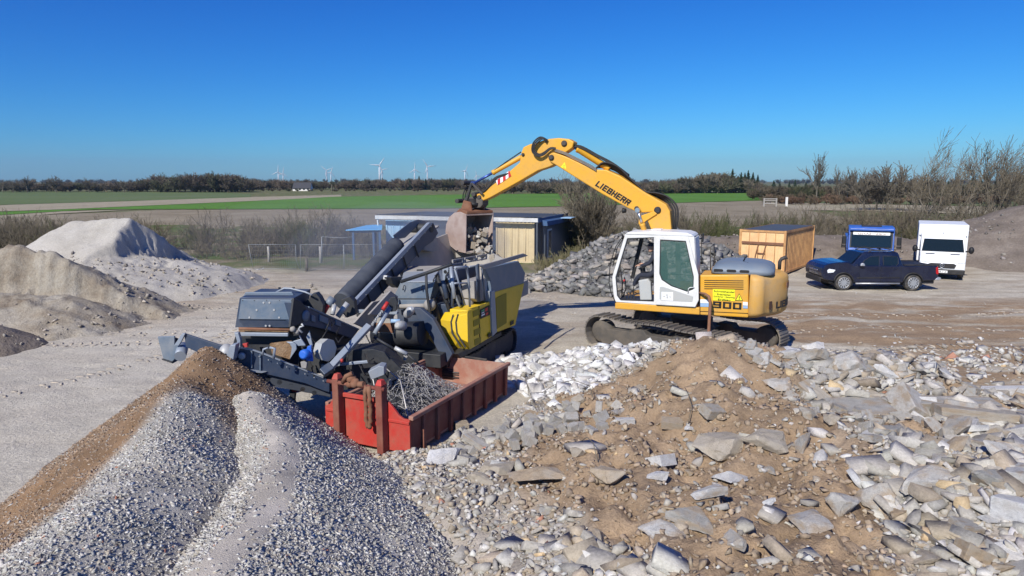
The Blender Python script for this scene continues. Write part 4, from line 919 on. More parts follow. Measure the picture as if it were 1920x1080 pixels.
kt = [tree_kit(560+i, 9, 2.2, 3, 0, .05, .5, .1, 3.2, 1, mats=('bark_far', 'bark_far'), tr=.2, kids=(3, 5), up=0) for i in range(2)]
for k, (u, s, lab) in enumerate([(15, .75, 'small round tree leftmost on the left horizon'), (34, .8, 'double bare tree near the left edge of the horizon'), (60, .95, 'flat topped bare tree near the left edge of the horizon'), (114, 1.0, 'open bare tree standing clear on the left horizon'), (175, .85, 'lone ragged tree left of the far wood'), (240, .75, 'rounded tree just left of the far wood')]):
    y = 300; place_tree(kt[k % 2], ux(u, y), y, s, k*2, 'bare_tree', lab, 'tree')
# --- wind turbines ---
flat('turbine_white', (.60, .63, .67), .5)
def turbine(u, vh, Y, a0, yaw, lab, L=22):
    hub = W(u, vh, Y); r = thing('wind_turbine', (hub.x, Y, 0), lab, 'wind turbine', 'wind turbines on the horizon')
    mb = MB(); mb.lathe((hub.x, Y, 0), (0, 0, 1), [(0, 2.4), (hub.z*.5, 1.9), (hub.z, 1.3)], 12); mb.build('tower', 'turbine_white', r)
    f = Fr((hub.x, Y), (math.sin(yaw), -math.cos(yaw))); hc = f.p(4.5, 0, hub.z+1.2)
    mb = MB(); mb.tube([f.p(-5, 0, hub.z+1.4), f.p(-4, 0, hub.z+1.4), f.p(3, 0, hub.z+1.2), f.p(4, 0, hub.z+1.2)], [1.2, 2.0, 2.1, 1.4], 8); mb.build('nacelle', 'turbine_white', r)
    for k in range(3):
        a = R(a0+120*k); d = f.L*math.sin(a)+f.U*math.cos(a); s = f.L*math.cos(a)-f.U*math.sin(a); mb = MB()
        rings = []
        for t, w, th in ((0, .9, .9), (.08, .9, .8), (.2, 1.9, .5), (.6, 1.1, .3), (1, .35, .12)):
            c = hc+d*(1+L*t); rings.append([c+s*w*i*.8+f.F*th*j*.8 for i, j in ((-1, 0), (0, 1), (1, 0), (0, -1))])
        mb.loft(rings); mb.build('blade', 'turbine_white', r)
for a in [(521.5, 323, 2300, 5, .2, 'white wind turbine, leftmost on the horizon with one blade straight up'), (530.5, 325.5, 2500, 10, .3, 'smaller wind turbine close beside the leftmost one'), (612, 320, 2300, -50, .2, 'wind turbine on the left of the second pair'), (620, 324, 2500, 20, .5, 'wind turbine on the right of the second pair'),
          (711, 311, 1700, 35, .2, 'largest wind turbine, in front of another one in the middle'), (716, 319, 2300, 80, .3, 'wind turbine half hidden beside the largest one'), (777, 318.5, 2200, 0, .5, 'lone wind turbine with a blade straight up right of the largest one'), (801, 313, 1900, -35, .4, 'wind turbine with spread blades, next right of the lone one'),
          (871.5, 321, 2200, 25, .9, 'wind turbine just left of the excavator arm'), (893, 330, 2900, -15, .5, 'smallest wind turbine, touching the excavator arm')]: turbine(*a)
# --- far farmhouse ---
flat('render_white', (.72, .70, .66), .9); flat('roof_dark', (.05, .05, .055), .8); flat('window_dark', (.02, .025, .03), .2)
Y = 352; f = Fr((ux(553, Y), Y), (1, .05)); hs_ = thing('farmhouse', f.O, 'small white gabled farmhouse with a dark roof in front of the far wood', 'house')
mb = MB(); mb.fbox(f, 0, 8.8, 0, 6, 0, 1.6); mb.prism([f.p(0, 0, 1.6), f.p(0, 6, 1.6), f.p(0, 3, 4.0)], f.F*8.8); mb.build('wall', 'render_white', hs_)
mb = MB(); mb.prism([f.p(-.1, -.4, 1.35), f.p(-.1, 3, 4.35), f.p(-.1, 3, 4.15), f.p(-.1, -.3, 1.2)], f.F*9.1); mb.prism([f.p(-.1, 6.4, 1.35), f.p(-.1, 3, 4.35), f.p(-.1, 3, 4.15), f.p(-.1, 6.3, 1.2)], f.F*9.1); mb.build('roof', 'roof_dark', hs_)
for x in (1.2, 3.2, 5.2, 7.2): MB().fbox(f, x, x+.9, -.05, .02, .5, 1.3).build('window', 'window_dark', hs_)
mb = MB(); mb.tube([W(622, 372, 270)*1, W(622, 346, 270)], .14, 6); p_ = mb.build('utility_pole', 'bark_far'); tag(p_, 'thin wooden pole standing alone in the green field', 'pole')
# --- gate and posts at the far field ---
flat('wood_grey', (.34, .32, .29), .9)
def gate():
    Y = 135; g = thing('field_gate', W(1440, 372, Y), 'grey wooden field gate between two posts at the end of the green field', 'gate')
    z0 = 0; x0, x1, x2 = ux(1429, Y), ux(1452, Y), ux(1471, Y); z = lambda v: W(1440, v, Y).z
    for x in (x0, x1): MB().fbox(Fr((x, Y), (1, 0)), -.12, .12, -.12, .12, 0, 1.7).build('post', 'wood_grey', g)
    MB().fbox(Fr((x2, Y), (1, 0)), -.2, .2, -.15, .15, 0, 1.9).build('post', 'render_white', g)
    for zz in (.7, 1.2, 1.55): MB().fbox(Fr((x0, Y), (1, 0)), .13, x1-x0-.13, -.05, .05, zz-.09, zz+.09).build('rail', 'wood_grey', g)
gate()
# ---------- excavator ----------
paint('ex_yellow', (.70, .35, .022), .45, 0, (.40, .27, .13), .45, 1.3)
paint('ex_yellow_dull', (.60, .33, .075), .5, 0, (.46, .35, .22), .65, 1.0)
paint('ex_white', (.72, .72, .71), .4, 0, (.45, .41, .35), .40, 2.4)
paint('ex_grey', (.16, .20, .25), .5, 0, (.3, .28, .25), .35, 1.5)
paint('black_rubber', (.012, .012, .014), .55, 0, (.12, .10, .08), .25, 4)
paint('dark_steel', (.035, .035, .038), .5, .3, (.16, .13, .10), .5, 3)
paint('track_steel', (.17, .155, .14), .55, .35, (.33, .28, .22), .8, 2.2)
paint('track_side', (.085, .078, .07), .8, .1, (.2, .165, .13), .8, 1.8)
paint('bucket_plate', (.33, .235, .20), .75, .1, (.50, .42, .38), .9, 1.6)
paint('rust', (.20, .085, .045), .8, .1, (.33, .2, .13), .6, 3)
paint('chrome', (.6, .62, .66), .18, 1, (.3, .28, .25), .1, 3)
paint('rod_blue', (.05, .10, .35), .25, .6, (.2, .2, .2), .1, 3)
paint('panel_grey', (.42, .43, .42), .6, 0, (.5, .45, .38), .3, 3)
paint('seat_grey', (.36, .37, .37), .8, 0, (.3, .28, .25), .3, 3)
glass('cab_glass', (.07, .15, .13), .55, .02); glass('windscreen', (.3, .35, .36), .18, .03)
flat('black', (.008, .008, .009), .6); flat('letter_black', (.012, .010, .008), .6); flat('sticker_white', (.8, .8, .8), .6)
flat('sign_yellow', (.82, .80, .02), .5); flat('sign_red', (.55, .02, .02), .5); flat('slot_dark', (.03, .012, .008), .8)
flat('red_plastic', (.5, .03, .03), .5); flat('stripe_blue', (.28, .42, .62), .5)
S = .94
E = Fr((5.58*S, 20.8*S, CAMZ*(1-S)), (-.93, .367))
ex = thing('excavator', E.O, 'yellow tracked excavator with a white cab, its arm raised over the hopper', 'excavator')
YL = 1.22
def epoly(mb, pts, y0, y1, fr=None):
    fr = fr or E; return mb.prism([fr.px(u, v, y0)*1 for u, v in pts], fr.L*(y1-y0))
def ring_panel(mb, outer, inner, y0, th, fr=None):
    fr = fr or E; n = len(outer); a = [fr.px(u, v, y0) for u, v in outer]; b = [fr.px(u, v, y0) for u, v in inner]; d = fr.L*(-th)
    V = a+b+[p+d for p in a]+[p+d for p in b]; F = []
    for i in range(n):
        j = (i+1) % n; F += [(i, j, n+j, n+i), (2*n+i, 3*n+i, 3*n+j, 2*n+j), (i, 2*n+i, 2*n+j, j), (n+i, n+j, 3*n+j, 3*n+i)]
    return mb.add(V, F)
zb = E.xz(1153, 579, YL)[1]; zt = E.xz(1153, 567, YL)[1]; xf = E.xz(1153, 570, YL)[0]
xs = E.xz(1404, 560, YL)[0]; xc = E.xz(1312, 540, YL)[0]
zh = E.xz(1360, 516, YL)[1]; zl = E.xz(1360, 593, YL)[1]
print('excavator', zb, zt, xf, xs, xc, zh, zl)
mb = MB(); epoly(mb, [(1153, 566.5), (1312, 577), (1312, 590.5), (1153, 579)], YL, -YL); mb.build('deck', 'ex_yellow', ex, .025)
mb = MB(); epoly(mb, [(1312.5, 516), (1403.5, 515.5), (1403, 595.8), (1312.5, 590.5)], YL-.01, .12); mb.fbox(E, xs, xc-.1, -YL, .11, zl, zh-.05)
hs2 = mb.build('engine_housing', 'ex_yellow', ex, .03)
# louvre slots and stripe on the housing
for i in range(5):
    v = 525+i*3.9; mb = MB(); mb.prism([E.px(1320.5, v, YL), E.px(1394, v+.9, YL), E.px(1394, v+2.0, YL), E.px(1320.5, v+1.1, YL)], E.L*.004); mb.build('vent_slot', 'slot_dark', hs2)
mb = MB(); mb.prism([E.px(1313, 561, YL), E.px(1330, 562, YL), E.px(1330, 568.5, YL), E.px(1313, 568, YL)], E.L*.004); mb.build('stripe', 'sticker_white', hs2); mb = MB(); mb.prism([E.px(1393, 566, YL), E.px(1402, 566.5, YL), E.px(1402, 573, YL), E.px(1393, 572.5, YL)], E.L*.004); mb.build('stripe', 'sticker_white', hs2)
mb = MB(); mb.prism([E.px(1313, 568.3, YL), E.px(1330, 568.8, YL), E.px(1330, 575.5, YL), E.px(1313, 575, YL)], E.L*.004); mb.build('stripe', 'stripe_blue', hs2); mb = MB(); mb.prism([E.px(1393, 573.2, YL), E.px(1402, 573.7, YL), E.px(1402, 578.5, YL), E.px(1393, 578, YL)], E.L*.004); mb.build('stripe', 'stripe_blue', hs2)
mb = MB(); a = E.px(1313, 583.5, YL); b = E.px(1402.5, 587.5, YL); mb.beam(a, b, .012, .012); mb.beam(E.px(1312.6, 517, YL), E.px(1312.6, 590, YL), .012, .012); mb.build('panel_seam', 'slot_dark', hs2)
def on_side(mb_u, mb_v, w, h, txt, mat, name='lettering', y=YL, parent=None, bold=.03, dirp=None, fr=None):
    fr = fr or E; P = fr.px(mb_u, mb_v, y+.006); X = -fr.F if dirp is None else (fr.px(*dirp[1], y)-fr.px(*dirp[0], y)).normalized(); Yv = (-fr.L).cross(X)*1
    if Yv.z < 0: Yv = -Yv
    return text_mesh(name, txt, .3, P, X, Yv, mat, parent or ex, .003, bold, fit=(w, h))
pxm = lambda n, d=18.6: n*d/FPX
block_text('900', lambda x, y, o: E.px(1364.5, 572.5, YL+.004)-E.F*x+E.U*y+E.L*o, pxm(53), pxm(12), 'letter_black', hs2, 1.5)
# yellow company sign: illegible small print kept as short lines of lettering
sg = MB(); sg.prism([E.px(1336.5, 542, YL), E.px(1378, 543, YL), E.px(1378, 564.3, YL), E.px(1336.5, 563, YL)], E.L*.004); sgn = sg.build('sign', 'sign_yellow', hs2)
for v, w, t in ((546.5, 36, 'Schrotthandel'), (552.0, 24, 'Erdarbeiten'), (556.8, 37, 'Container - Recycling'), (561.6, 22, 'Erdbau')):
    on_side(1357.5, v+.3, pxm(w), pxm(3.2), t, 'letter_black', y=YL+.004, parent=hs2, bold=.005)
mb = MB(); mb.prism([E.px(1378.5, 563.5, YL), E.px(1393, 564, YL), E.px(1386, 550, YL)], E.L*.003); mb.build('warning_sign', 'letter_black', hs2)
mb = MB(); mb.prism([E.px(1380, 562.7, YL+.001), E.px(1391.6, 563.1, YL+.001), E.px(1386, 551.8, YL+.001)], E.L*.005); mb.build('warning_sign', 'sign_yellow', hs2)
on_side(1386, 558.8, pxm(1.6), pxm(6.5), '!', 'letter_black', y=YL+.004, parent=hs2)
# counterweight: rounded tail
CWX, CWB = -2.0, .55
def cw_ring(z, ins, x0=None):
    pts = []; hw = YL-.005-ins; x0 = xs-.006; c = .26; xe = CWX+ins
    bx = lambda y: xe-c*.0-(CWB)*(1-(y/hw)**2)
    pts.append((x0, hw))
    for k in range(7):
        t = k/6*math.pi/2*.86; pts.append((xe+c-c*math.sin(t), hw-c+c*math.cos(t)))
    yl = pts[-1][1]; xo = pts[-1][0]-bx(yl)
    for k in range(1, 14):
        y = yl*(1-2*k/14); pts.append((bx(y)+xo*abs(y/yl), y))
    for k in range(7):
        t = (6-k)/6*math.pi/2*.86; pts.append((xe+c-c*math.sin(t), -(hw-c+c*math.cos(t))))
    pts.append((x0, -hw)); return [E.p(x, y, z) for x, y in pts]
z0, z1 = zl-.02, zh+.03
mb = MB(); mb.loft([cw_ring(z0, .13), cw_ring(z0+.08, .03), cw_ring(z0+.16, 0), cw_ring(z0+.6, -.0), cw_ring(z1-.16, 0), cw_ring(z1-.07, .03), cw_ring(z1, .14)], True)
cw = mb.build('counterweight', 'ex_yellow_dull', ex)
def cwf(zc, off, thx=0):
    def f(x, y, o):
        yy = off-x; xx = CWX-CWB*(1-(yy/YL)**2)-o-.012; return E.p(xx, yy, zc+y)
    return f
block_text('LIEBHERR', cwf(zl+.33, .20), 1.35, .19, 'letter_black', cw, 1.7)
block_text('900', cwf(zl+.80, .12), .52, .17, 'rust', cw, 1.6)
mb = MB(); mb.fbox(E, -2.17, -2.10, YL-.40, YL-.24, zl+.22, zl+.42); mb.build('tow_recess', 'slot_dark', cw)
# hood
xh0 = E.xz(1332, 512, 1.0)[0]; 
def hr(z, i, fx=0): 
    x0, x1, w = xh0-i-fx, -2.20+i*.9, 1.04-i
    pts = []
    for cx, cy, a in ((x0-.2, w-.2, 0), (x1+.35, w-.35, 90), (x1+.35, -w+.35, 180), (x0-.2, -w+.2, 270)):
        r = .2 if a in (0, 270) else .35
        for k in range(5):
            t = R(a+k*22.5); pts.append(E.p(cx+r*math.cos(t), cy+r*math.sin(t), z) if True else None)
    return pts
# corners run x+ y+ -> x- y+ -> x- y- -> x+ y-
mb = MB(); mb.loft([hr(z1-.02, 0), hr(z1+.10, .02), hr(z1+.19, .12, .02), hr(z1+.25, .30, .05), hr(z1+.285, .55, .08)], True); hood = mb.build('hood', 'ex_grey', ex)
for u in (1347, 1371.5, 1396):
    c = E.loc(E.px(u, 506, 1.02)); mb = MB(); pts = []
    for sx, a0 in ((1, -90), (-1, 90)):
        for k in range(6):
            t = R(a0+k*36); pts.append(E.p(c[0]+sx*.09+.035*math.cos(t), 1.028, z1+.07+.035*math.sin(t)))
    mb.prism(pts, E.L*.012); mb.build('vent_slot', 'black', hood)
mb = MB(); mb.tube([E.p(-2.30, -.35, z1), E.p(-2.30, -.35, z1+.22), E.p(-2.34, -.35, z1+.30), E.p(-2.48, -.35, z1+.36)], [.05, .05, .05, .055], 12); mb.build('exhaust_pipe', 'dark_steel', ex)
# ---- cab ----
cab_o = [(1172, 439), (1228.5, 436), (1289, 438.5), (1302, 444), (1304, 483), (1305, 577), (1229, 572), (1153.5, 566), (1150, 552), (1147.5, 520)]
cab_i = [(1176, 447), (1228, 445.2), (1284, 447), (1293, 452), (1296, 483), (1297, 566), (1228, 566), (1163, 563.5), (1157, 555), (1154, 520)]
CY0, CY1 = YL+.01, .18
mb = MB(); ring_panel(mb, cab_o, cab_i, CY0, .07); ring_panel(mb, cab_o, cab_i, CY1+.05, .05)
epoly(mb, [(1226, 442), (1230.5, 442), (1230.5, 568), (1226, 568)], CY0-.002, CY0-.06)
cabf = mb.build('cab_frame', 'ex_white', ex, .018)
mb = MB(); epoly(mb, [(1172, 440), (1176, 435.5), (1229, 433.5), (1287, 436.5), (1297, 440), (1301.5, 444.5), (1289, 443.5), (1228, 441.5)], CY0+.02, CY1-.02); cr = mb.build('cab_roof', 'ex_white', ex, .03, 3)
mb = MB(); epoly(mb, [(1216, 434), (1222, 429.5), (1238, 429.5), (1243, 434.5)], .75, .35); mb.build('roof_hatch', 'ex_white', cr, .02)
mb = MB(); epoly(mb, [(1296.5, 446), (1303.5, 446), (1305.5, 483), (1306, 576), (1298, 576), (1297, 483)], CY0-.075, CY1+.06); mb.build('rear_panel', 'ex_white', ex, .01)
mb = MB(); epoly(mb, [(1157, 562.5), (1297, 570), (1297, 573), (1157, 565.5)], CY0-.08, CY1+.06); mb.build('cab_floor', 'dark_steel', ex)
# front windscreen and seals
def quad(name, pts, mat, parent, th=.008):
    pts = [Vector(p) for p in pts]; n = (pts[1]-pts[0]).cross(pts[2]-pts[0]).normalized(); mb = MB(); mb.prism(pts, n*th); return mb.build(name, mat, parent)
for (a, b) in (((1151, 520), (1173.5, 442)), ((1156, 562), (1151, 521))):
    quad('windscreen', [E.px(*a, CY0-.08)*1, E.px(*b, CY0-.08)*1, E.px(*b, CY0-.08)-E.L*(CY0-CY1-.14), E.px(*a, CY0-.08)-E.L*(CY0-CY1-.14)], 'windscreen', ex)
mb = MB()
for i in range(len(cab_i)-1 if False else 0): pass
sl1 = [(1177.5, 448.5), (1227, 446.5), (1226.5, 557), (1222, 564), (1164, 561.5), (1158.5, 553), (1156, 520)]
sl0 = [(1175.5, 446.8), (1229, 445), (1228.5, 558), (1223, 566.5), (1162, 563.8), (1156.3, 555), (1153.8, 520)]
ring_panel(mb, sl0, sl1, CY0-.03, .02); mb.build('door_seal', 'black', cabf)
# far side pillar (dark, as seen through the open door) and rear inside
mb = MB(); epoly(mb, [(1182, 522), (1188, 522), (1206.5, 447), (1199, 447)], CY1+.20, CY1+.10); epoly(mb, [(1172, 447), (1176, 447), (1164, 490), (1160, 520), (1157, 520), (1159, 490)], CY1+.2, CY1+.12); mb.build('inner_pillar', 'black', cabf, .01)
mb = MB(); mb.tube([E.px(1169, 441, CY0+.03), E.px(1154, 463, CY0+.18), E.px(1144, 495, CY0+.2), E.px(1142, 530, CY0+.2), E.px(1146, 550, CY0+.15), E.px(1154, 566, CY0+.03)], .012, 6); mb.build('mirror_bar', 'black', ex); mb = MB(); mb.tube([E.px(1173, 441, CY1), E.px(1158, 463, CY1+.1), E.px(1149, 500, CY1+.1)], .012, 6); mb.build('mirror_bar', 'black', ex)
# sliding door
dw_i = [(1237.8, 449.3), (1286, 452), (1300.7, 519), (1300, 542.6), (1288, 547), (1258.5, 536.7), (1240.7, 524.8), (1236.3, 513)]
dw_o = [(1229.4, 443.3), (1290.5, 444.8), (1309.5, 515), (1310, 563), (1303.5, 576), (1262, 573.4), (1229.4, 571.5), (1229.4, 512)]
mb = MB(); ring_panel(mb, dw_o, dw_i, CY0+.06, .05); door = mb.build('door', 'ex_white', ex, .015)
dw_s = [(1239.2, 450.8), (1285, 453.5), (1299.2, 519), (1298.6, 541), (1288, 545.2), (1259.5, 535.2), (1242, 523.5), (1237.9, 512)]
mb = MB(); ring_panel(mb, dw_i, dw_s, CY0+.055, .02); mb.build('window_seal', 'black', door)
mb = MB(); epoly(mb, dw_i, CY0+.045, CY0+.037); mb.build('pane', 'cab_glass', door)
mb = MB(); epoly(mb, [(1237, 538), (1243, 537.5), (1300, 556), (1298, 566), (1240, 563.5), (1236.5, 560)], CY0+.068, CY0+.05); mb.build('door_panel', 'panel_grey', door, .008)
mb = MB(); epoly(mb, [(1240.3, 547.3), (1262, 548), (1262, 564), (1240.3, 563)], CY0+.074, CY0+.068); mb.build('sticker', 'sticker_white', door)
on_side(1251, 555.5, pxm(15), pxm(9), '~ % ~', 'panel_grey', 'sticker_print', CY0+.07, door)
mb = MB(); mb.tube([E.px(1290, 550, CY0+.07), E.px(1291, 541, CY0+.11), E.px(1294, 539, CY0+.11), E.px(1302, 539, CY0+.08)], .012, 6); mb.build('door_handle', 'ex_white', door)
mb = MB(); mb.beam(E.px(1240, 513.5, CY0-.2), E.px(1299, 516, CY0-.2), .02, .02); mb.build('inner_bar', 'black', cabf)
# things inside the cab
mb = MB(); epoly(mb, [(1266, 455), (1275, 457), (1277, 545), (1267, 545)], .5, .42); epoly(mb, [(1240, 525), (1277, 528), (1277, 552), (1240, 548)], .9, .5); mb.build('cab_trim', 'panel_grey', cabf, .02)
mb = MB(); epoly(mb, [(1275, 528), (1299, 530), (1299, 552), (1275, 550)], .95, .7); mb.build('storage_box', 'ex_yellow_dull', cabf, .02)
seat = MB(); epoly(seat, [(1197, 526), (1215, 523), (1220, 530), (1222, 563), (1200, 563)], 1.05, .85); console = seat.build('console', 'panel_grey', ex, .03)
mb = MB(); epoly(mb, [(1198, 519), (1232, 522), (1232, 532), (1198, 528)], .92, .42); epoly(mb, [(1232, 532), (1228, 522), (1236, 474), (1246, 470), (1248, 532)], .90, .44); st = mb.build('seat', 'black_rubber', ex, .05, 3)
mb = MB(); mb.tube([E.px(1168, 528, .75), E.px(1180, 542, .75), E.px(1196, 551, .75)], .014, 6); mb.tube([E.px(1171, 520, .55), E.px(1174, 540, .55), E.px(1168, 556, .55)], .02, 6); mb.tube([E.px(1186, 515, .5), E.px(1190, 530, .5), E.px(1186, 548, .5)], .012, 6); mb.tube([E.px(1163, 500, .4), E.px(1167, 530, .4), E.px(1166, 556, .4)], .02, 6)
for u in (1174, 1180, 1186, 1192): mb.tube([E.px(u, 561, .8), E.px(u-5, 548, .7)], .02, 6)
mb.build('control_levers', 'black_rubber', ex)
mb = MB(); mb.ball(E.px(1170, 526, .75), .035); mb.build('lever_knob', 'red_plastic', ex)
mb = MB(); epoly(mb, [(1200, 501), (1209, 499), (1210, 509), (1201, 511)], .74, .70); mb.build('control_screen', 'black', ex)
# ---- undercarriage ----
T = Fr((5.0, 19.6, .08), (-.725, .688))
def crawler(yc, T=T, ex=ex, w=.62, Rr=.48, Lh=1.95, shoe='track_steel'):
    fr = MB(); out = []
    for k in range(9): a = R(-90+k*22.5); out.append((Lh+Rr*.86*math.cos(a), Rr+Rr*.80*math.sin(a)))
    for k in range(9): a = R(90+k*22.5); out.append((-Lh+Rr*.86*math.cos(a), Rr+Rr*.80*math.sin(a)))
    mid = [(-Lh+.1, .12), (Lh-.1, .12), (Lh+.05, .30), (Lh-.2, .60), (.9, .64), (.85, .72), (.45, .74), (.35, .62), (-.45, .64), (-.5, .72), (-.9, .72), (-1.0, .60), (-Lh+.2, .60), (-Lh-.05, .3)]
    fr.prism([T.p(x, yc+w*.34, z) for x, z in mid], T.L*(-w*.68)); f = fr.build('track_frame', 'track_side', ex, .02)
    for x in (Lh, -Lh):
        mb = MB(); mb.lathe(T.p(x, yc-w*.30, Rr), T.L, [(0, .30), (.02, .33), (w*.6-.02, .33), (w*.6, .28), (w*.6+.03, .12)], 18); mb.build('track_wheel', 'track_side', ex)
    mb = MB()
    for k in range(9): mb.lathe(T.p(-Lh*.8+k*Lh*.2, yc-w*.36, .10), T.L, [(0, .075), (.02, .09), (w*.7, .09), (w*.72, .075)], 10)
    mb.build('track_rollers', 'dark_steel', ex)
    # shoes round the loop
    per = []; n1 = 20
    for i in range(n1): t = (i+.5)/n1; per.append((-Lh+2*Lh*t, 0.0, 180))
    for i in range(9): a = -90+(i+.5)*20; per.append((Lh+Rr*math.cos(R(a)), Rr+Rr*math.sin(R(a)), a-90+180))
    for i in range(n1): t = (i+.5)/n1; sag = -.045*math.sin(math.pi*t*2)**2; per.append((Lh-2*Lh*t, 2*Rr+sag, 0))
    for i in range(9): a = 90+(i+.5)*20; per.append((-Lh+Rr*math.cos(R(a)), Rr+Rr*math.sin(R(a)), a-90))
    mb = MB()
    for x, z, ang in per:
        nx, nz = -math.sin(R(ang)), math.cos(R(ang))
        if abs(x) > Lh: nx, nz = (x-math.copysign(Lh, x))/Rr, (z-Rr)/Rr
        elif z < .2: nx, nz = 0, -1
        else: nx, nz = 0, 1
        tx, tz = nz, -nx; hl = .082
        def q(a, b, y): return T.p(x+tx*a+nx*b, yc+y, z+tz*a+nz*b)
        for a0, a1, b0, b1 in ((-hl, hl, -.02, .012), (-hl, -hl+.03, .012, .045), (-.012, .018, .012, .035)):
            mb.hexa([q(a0, b0, -w/2), q(a1, b0, -w/2), q(a1, b0, w/2), q(a0, b0, w/2)], [q(a0, b1, -w/2), q(a1, b1, -w/2), q(a1, b1, w/2), q(a0, b1, w/2)])
    mb.build('crawler_track', shoe, ex)
crawler(1.18); crawler(-1.42)
mb = MB(); mb.fbox(T, -.7, .7, -.95, .90, .35, .70); mb.lathe(Vector((E.O.x, E.O.y, .66)), (0, 0, 1), [(0, .65), (.15, .68), (.16, .6), (zl-.66, .6)], 28); mb.build('turntable', 'dark_steel', ex)
# ---- boom and arm ----
BW = .27
boom = [(1028, 298), (1029, 290), (1036, 285.5), (1047, 288), (1060, 293), (1114.4, 318), (1136, 318), (1162.6, 330), (1210.7, 361.5), (1249, 383.5), (1256, 396), (1259, 432), (1222.5, 434), (1213, 412), (1222, 398), (1198.7, 399), (1177, 390.2), (1128.9, 363.8), (1080.7, 334), (1042, 309.5), (1032, 304)]
mb = MB(); epoly(mb, boom, BW, -BW); bo = mb.build('boom', 'ex_yellow', ex, .03, 3)
ZB = 0
def pins(mb, u, v, y, r, h=.05, fr=None):
    p = E.px(u, v, y); mb.lathe(p-E.L*.02, E.L, [(0, r), (h, r), (h+.01, r*.7), (h+.02, r*.65)], 16)
mb = MB(); pins(mb, 1034, 295.5, BW, .085); pins(mb, 1233, 394, BW, .10); pins(mb, 1194, 391, BW, .07); mb.build('pivot_pins', 'dark_steel', bo)
mb = MB(); epoly(mb, [(1198, 409), (1203, 404), (1226, 396), (1232, 401), (1210, 415), (1203, 424), (1197, 420)], BW+.06, BW-.02); mb.build('cylinder_bracket', 'ex_yellow', bo, .015)
dB = (E.px(1181.8, 382, BW)-E.px(1119, 343.5, BW)).normalized(); uB = dB.cross(E.L).normalized(); uB = uB if uB.z > 0 else -uB
block_text('LIEBHERR', lambda x, y, o: E.px(1150.4, 362.6, BW+.003)+dB*x+uB*y+E.L*o, pxm(78, 19.3), pxm(12, 19.3), 'letter_black', bo, 1.8, slant=.15)
mb = MB(); c = [(1051.5, 313.5), (1061.5, 316.5), (1059, 304)]; mb.prism([E.px(u, v, BW) for u, v in c], E.L*.005); mb.build('warning_sign', 'sign_yellow', bo)
on_side(1057.5, 312, pxm(1.3, 19.3), pxm(6, 19.3), '!', 'letter_black', y=BW, parent=bo)
arm = [(994, 270), (981, 276), (977, 287), (974, 305), (953, 323), (931.5, 341), (905, 360), (892, 365), (890.5, 375), (903, 377.5), (919.4, 370.5), (975, 339.5), (1008.5, 320), (1030, 313), (1046, 305), (1052, 290), (1062, 285), (1073, 277), (1076, 266), (1066.3, 260.5), (1047, 258.6), (1030, 260.3), (1018, 263), (1006, 267.5)]
mb = MB(); epoly(mb, arm, .21, -.21); ar = mb.build('arm', 'ex_yellow', ex, .03, 3)
mb = MB(); pins(mb, 1058, 269, .21, .09); pins(mb, 981, 290, .21, .05); pins(mb, 899, 370, .21, .07); mb.build('pivot_pins', 'dark_steel', ar)
# red and white striped board
mb = MB(); mb.prism([E.px(u, v, .212) for u, v in ((958.5, 330), (955, 320), (930, 339), (933, 347))], E.L*.012); bd = mb.build('striped_board', 'sticker_white', ar)
def lerp2(a, b, t): return (a[0]+(b[0]-a[0])*t, a[1]+(b[1]-a[1])*t)
TL, TR, BL, BR_ = (930, 339), (955, 320), (933, 347), (958.5, 330)
for t0 in (.0, .4, .8):
    t1 = t0+.2; q = [lerp2(TL, TR, min(t0+.12, 1)), lerp2(TL, TR, min(t1+.12, 1)), lerp2(BL, BR_, t1), lerp2(BL, BR_, t0)]
    mb = MB(); mb.prism([E.px(u, v, .225) for u, v in q], E.L*.003); mb.build('red_stripe', 'sign_red', bd)
# cylinders
def cyl(name, a, b, c, y, r, rod, mat='ex_yellow', par=None):
    mb = MB(); A, B, Cc = E.px(*a, y), E.px(*b, y), E.px(*c, y); d = (B-A).normalized(); L_ = (B-A).length
    mb.lathe(A, d, [(0, r*.8), (.03, r), (L_-.06, r), (L_-.05, r*1.12), (L_, r*1.12), (L_+.01, r*.6)], 18); o = mb.build(name, mat, par or ex)
    mb = MB(); mb.tube([B, Cc], r*.55, 12); mb.lathe(Cc-E.L*.1, E.L, [(0, r*.9), (.2, r*.9)], 14); mb.build('piston_rod', rod, o); return o
cyl('arm_cylinder', (1143, 317), (1083, 279), (1069, 271.5), .0, .098, 'rod_blue')
cyl('bucket_cylinder', (978, 294), (924, 324), (888, 344), .0, .075, 'rod_blue')
for y in (.42, -.42): cyl('boom_cylinder', (1212, 446), (1204, 420), (1196, 394), y, .075, 'chrome')
mb = MB(); mb.tube([E.px(977, 285, .05), E.px(950, 303, .05), E.px(924, 322, .05)], .02, 6); mb.build('arm_pipe', 'black_rubber', ar)
def hose(pts, r=.022, y=.0, par=None, name='hose', mat='black_rubber', n=6):
    P = [E.px(u, v, yy) for u, v, yy in pts]; Q = []
    for i in range(len(P)-1):
        p0 = P[max(i-1, 0)]; p1 = P[i]; p2 = P[i+1]; p3 = P[min(i+2, len(P)-1)]
        for k in range(n):
            t = k/n; Q.append(.5*((2*p1)+(p2-p0)*t+(2*p0-5*p1+4*p2-p3)*t*t+(3*p1-p0-3*p2+p3)*t**3))
    Q.append(P[-1]); mb = MB(); mb.tube(Q, r, 7); return mb.build(name, mat, par or ex)
for k, o in enumerate((0, 2.2, 4.4)):
    hose([(1027-o*.5, 263+o, .26), (1013+o, 257+o*.8, .32), (1000+o*.8, 268+o, .36), (998+o, 284-o*.4, .36), (1008+o*.6, 293-o*.9, .36), (1020, 290-o, .34), (1032, 280-o*.6, .32), (1042, 280-o*.5, .3)], .022, par=ar)
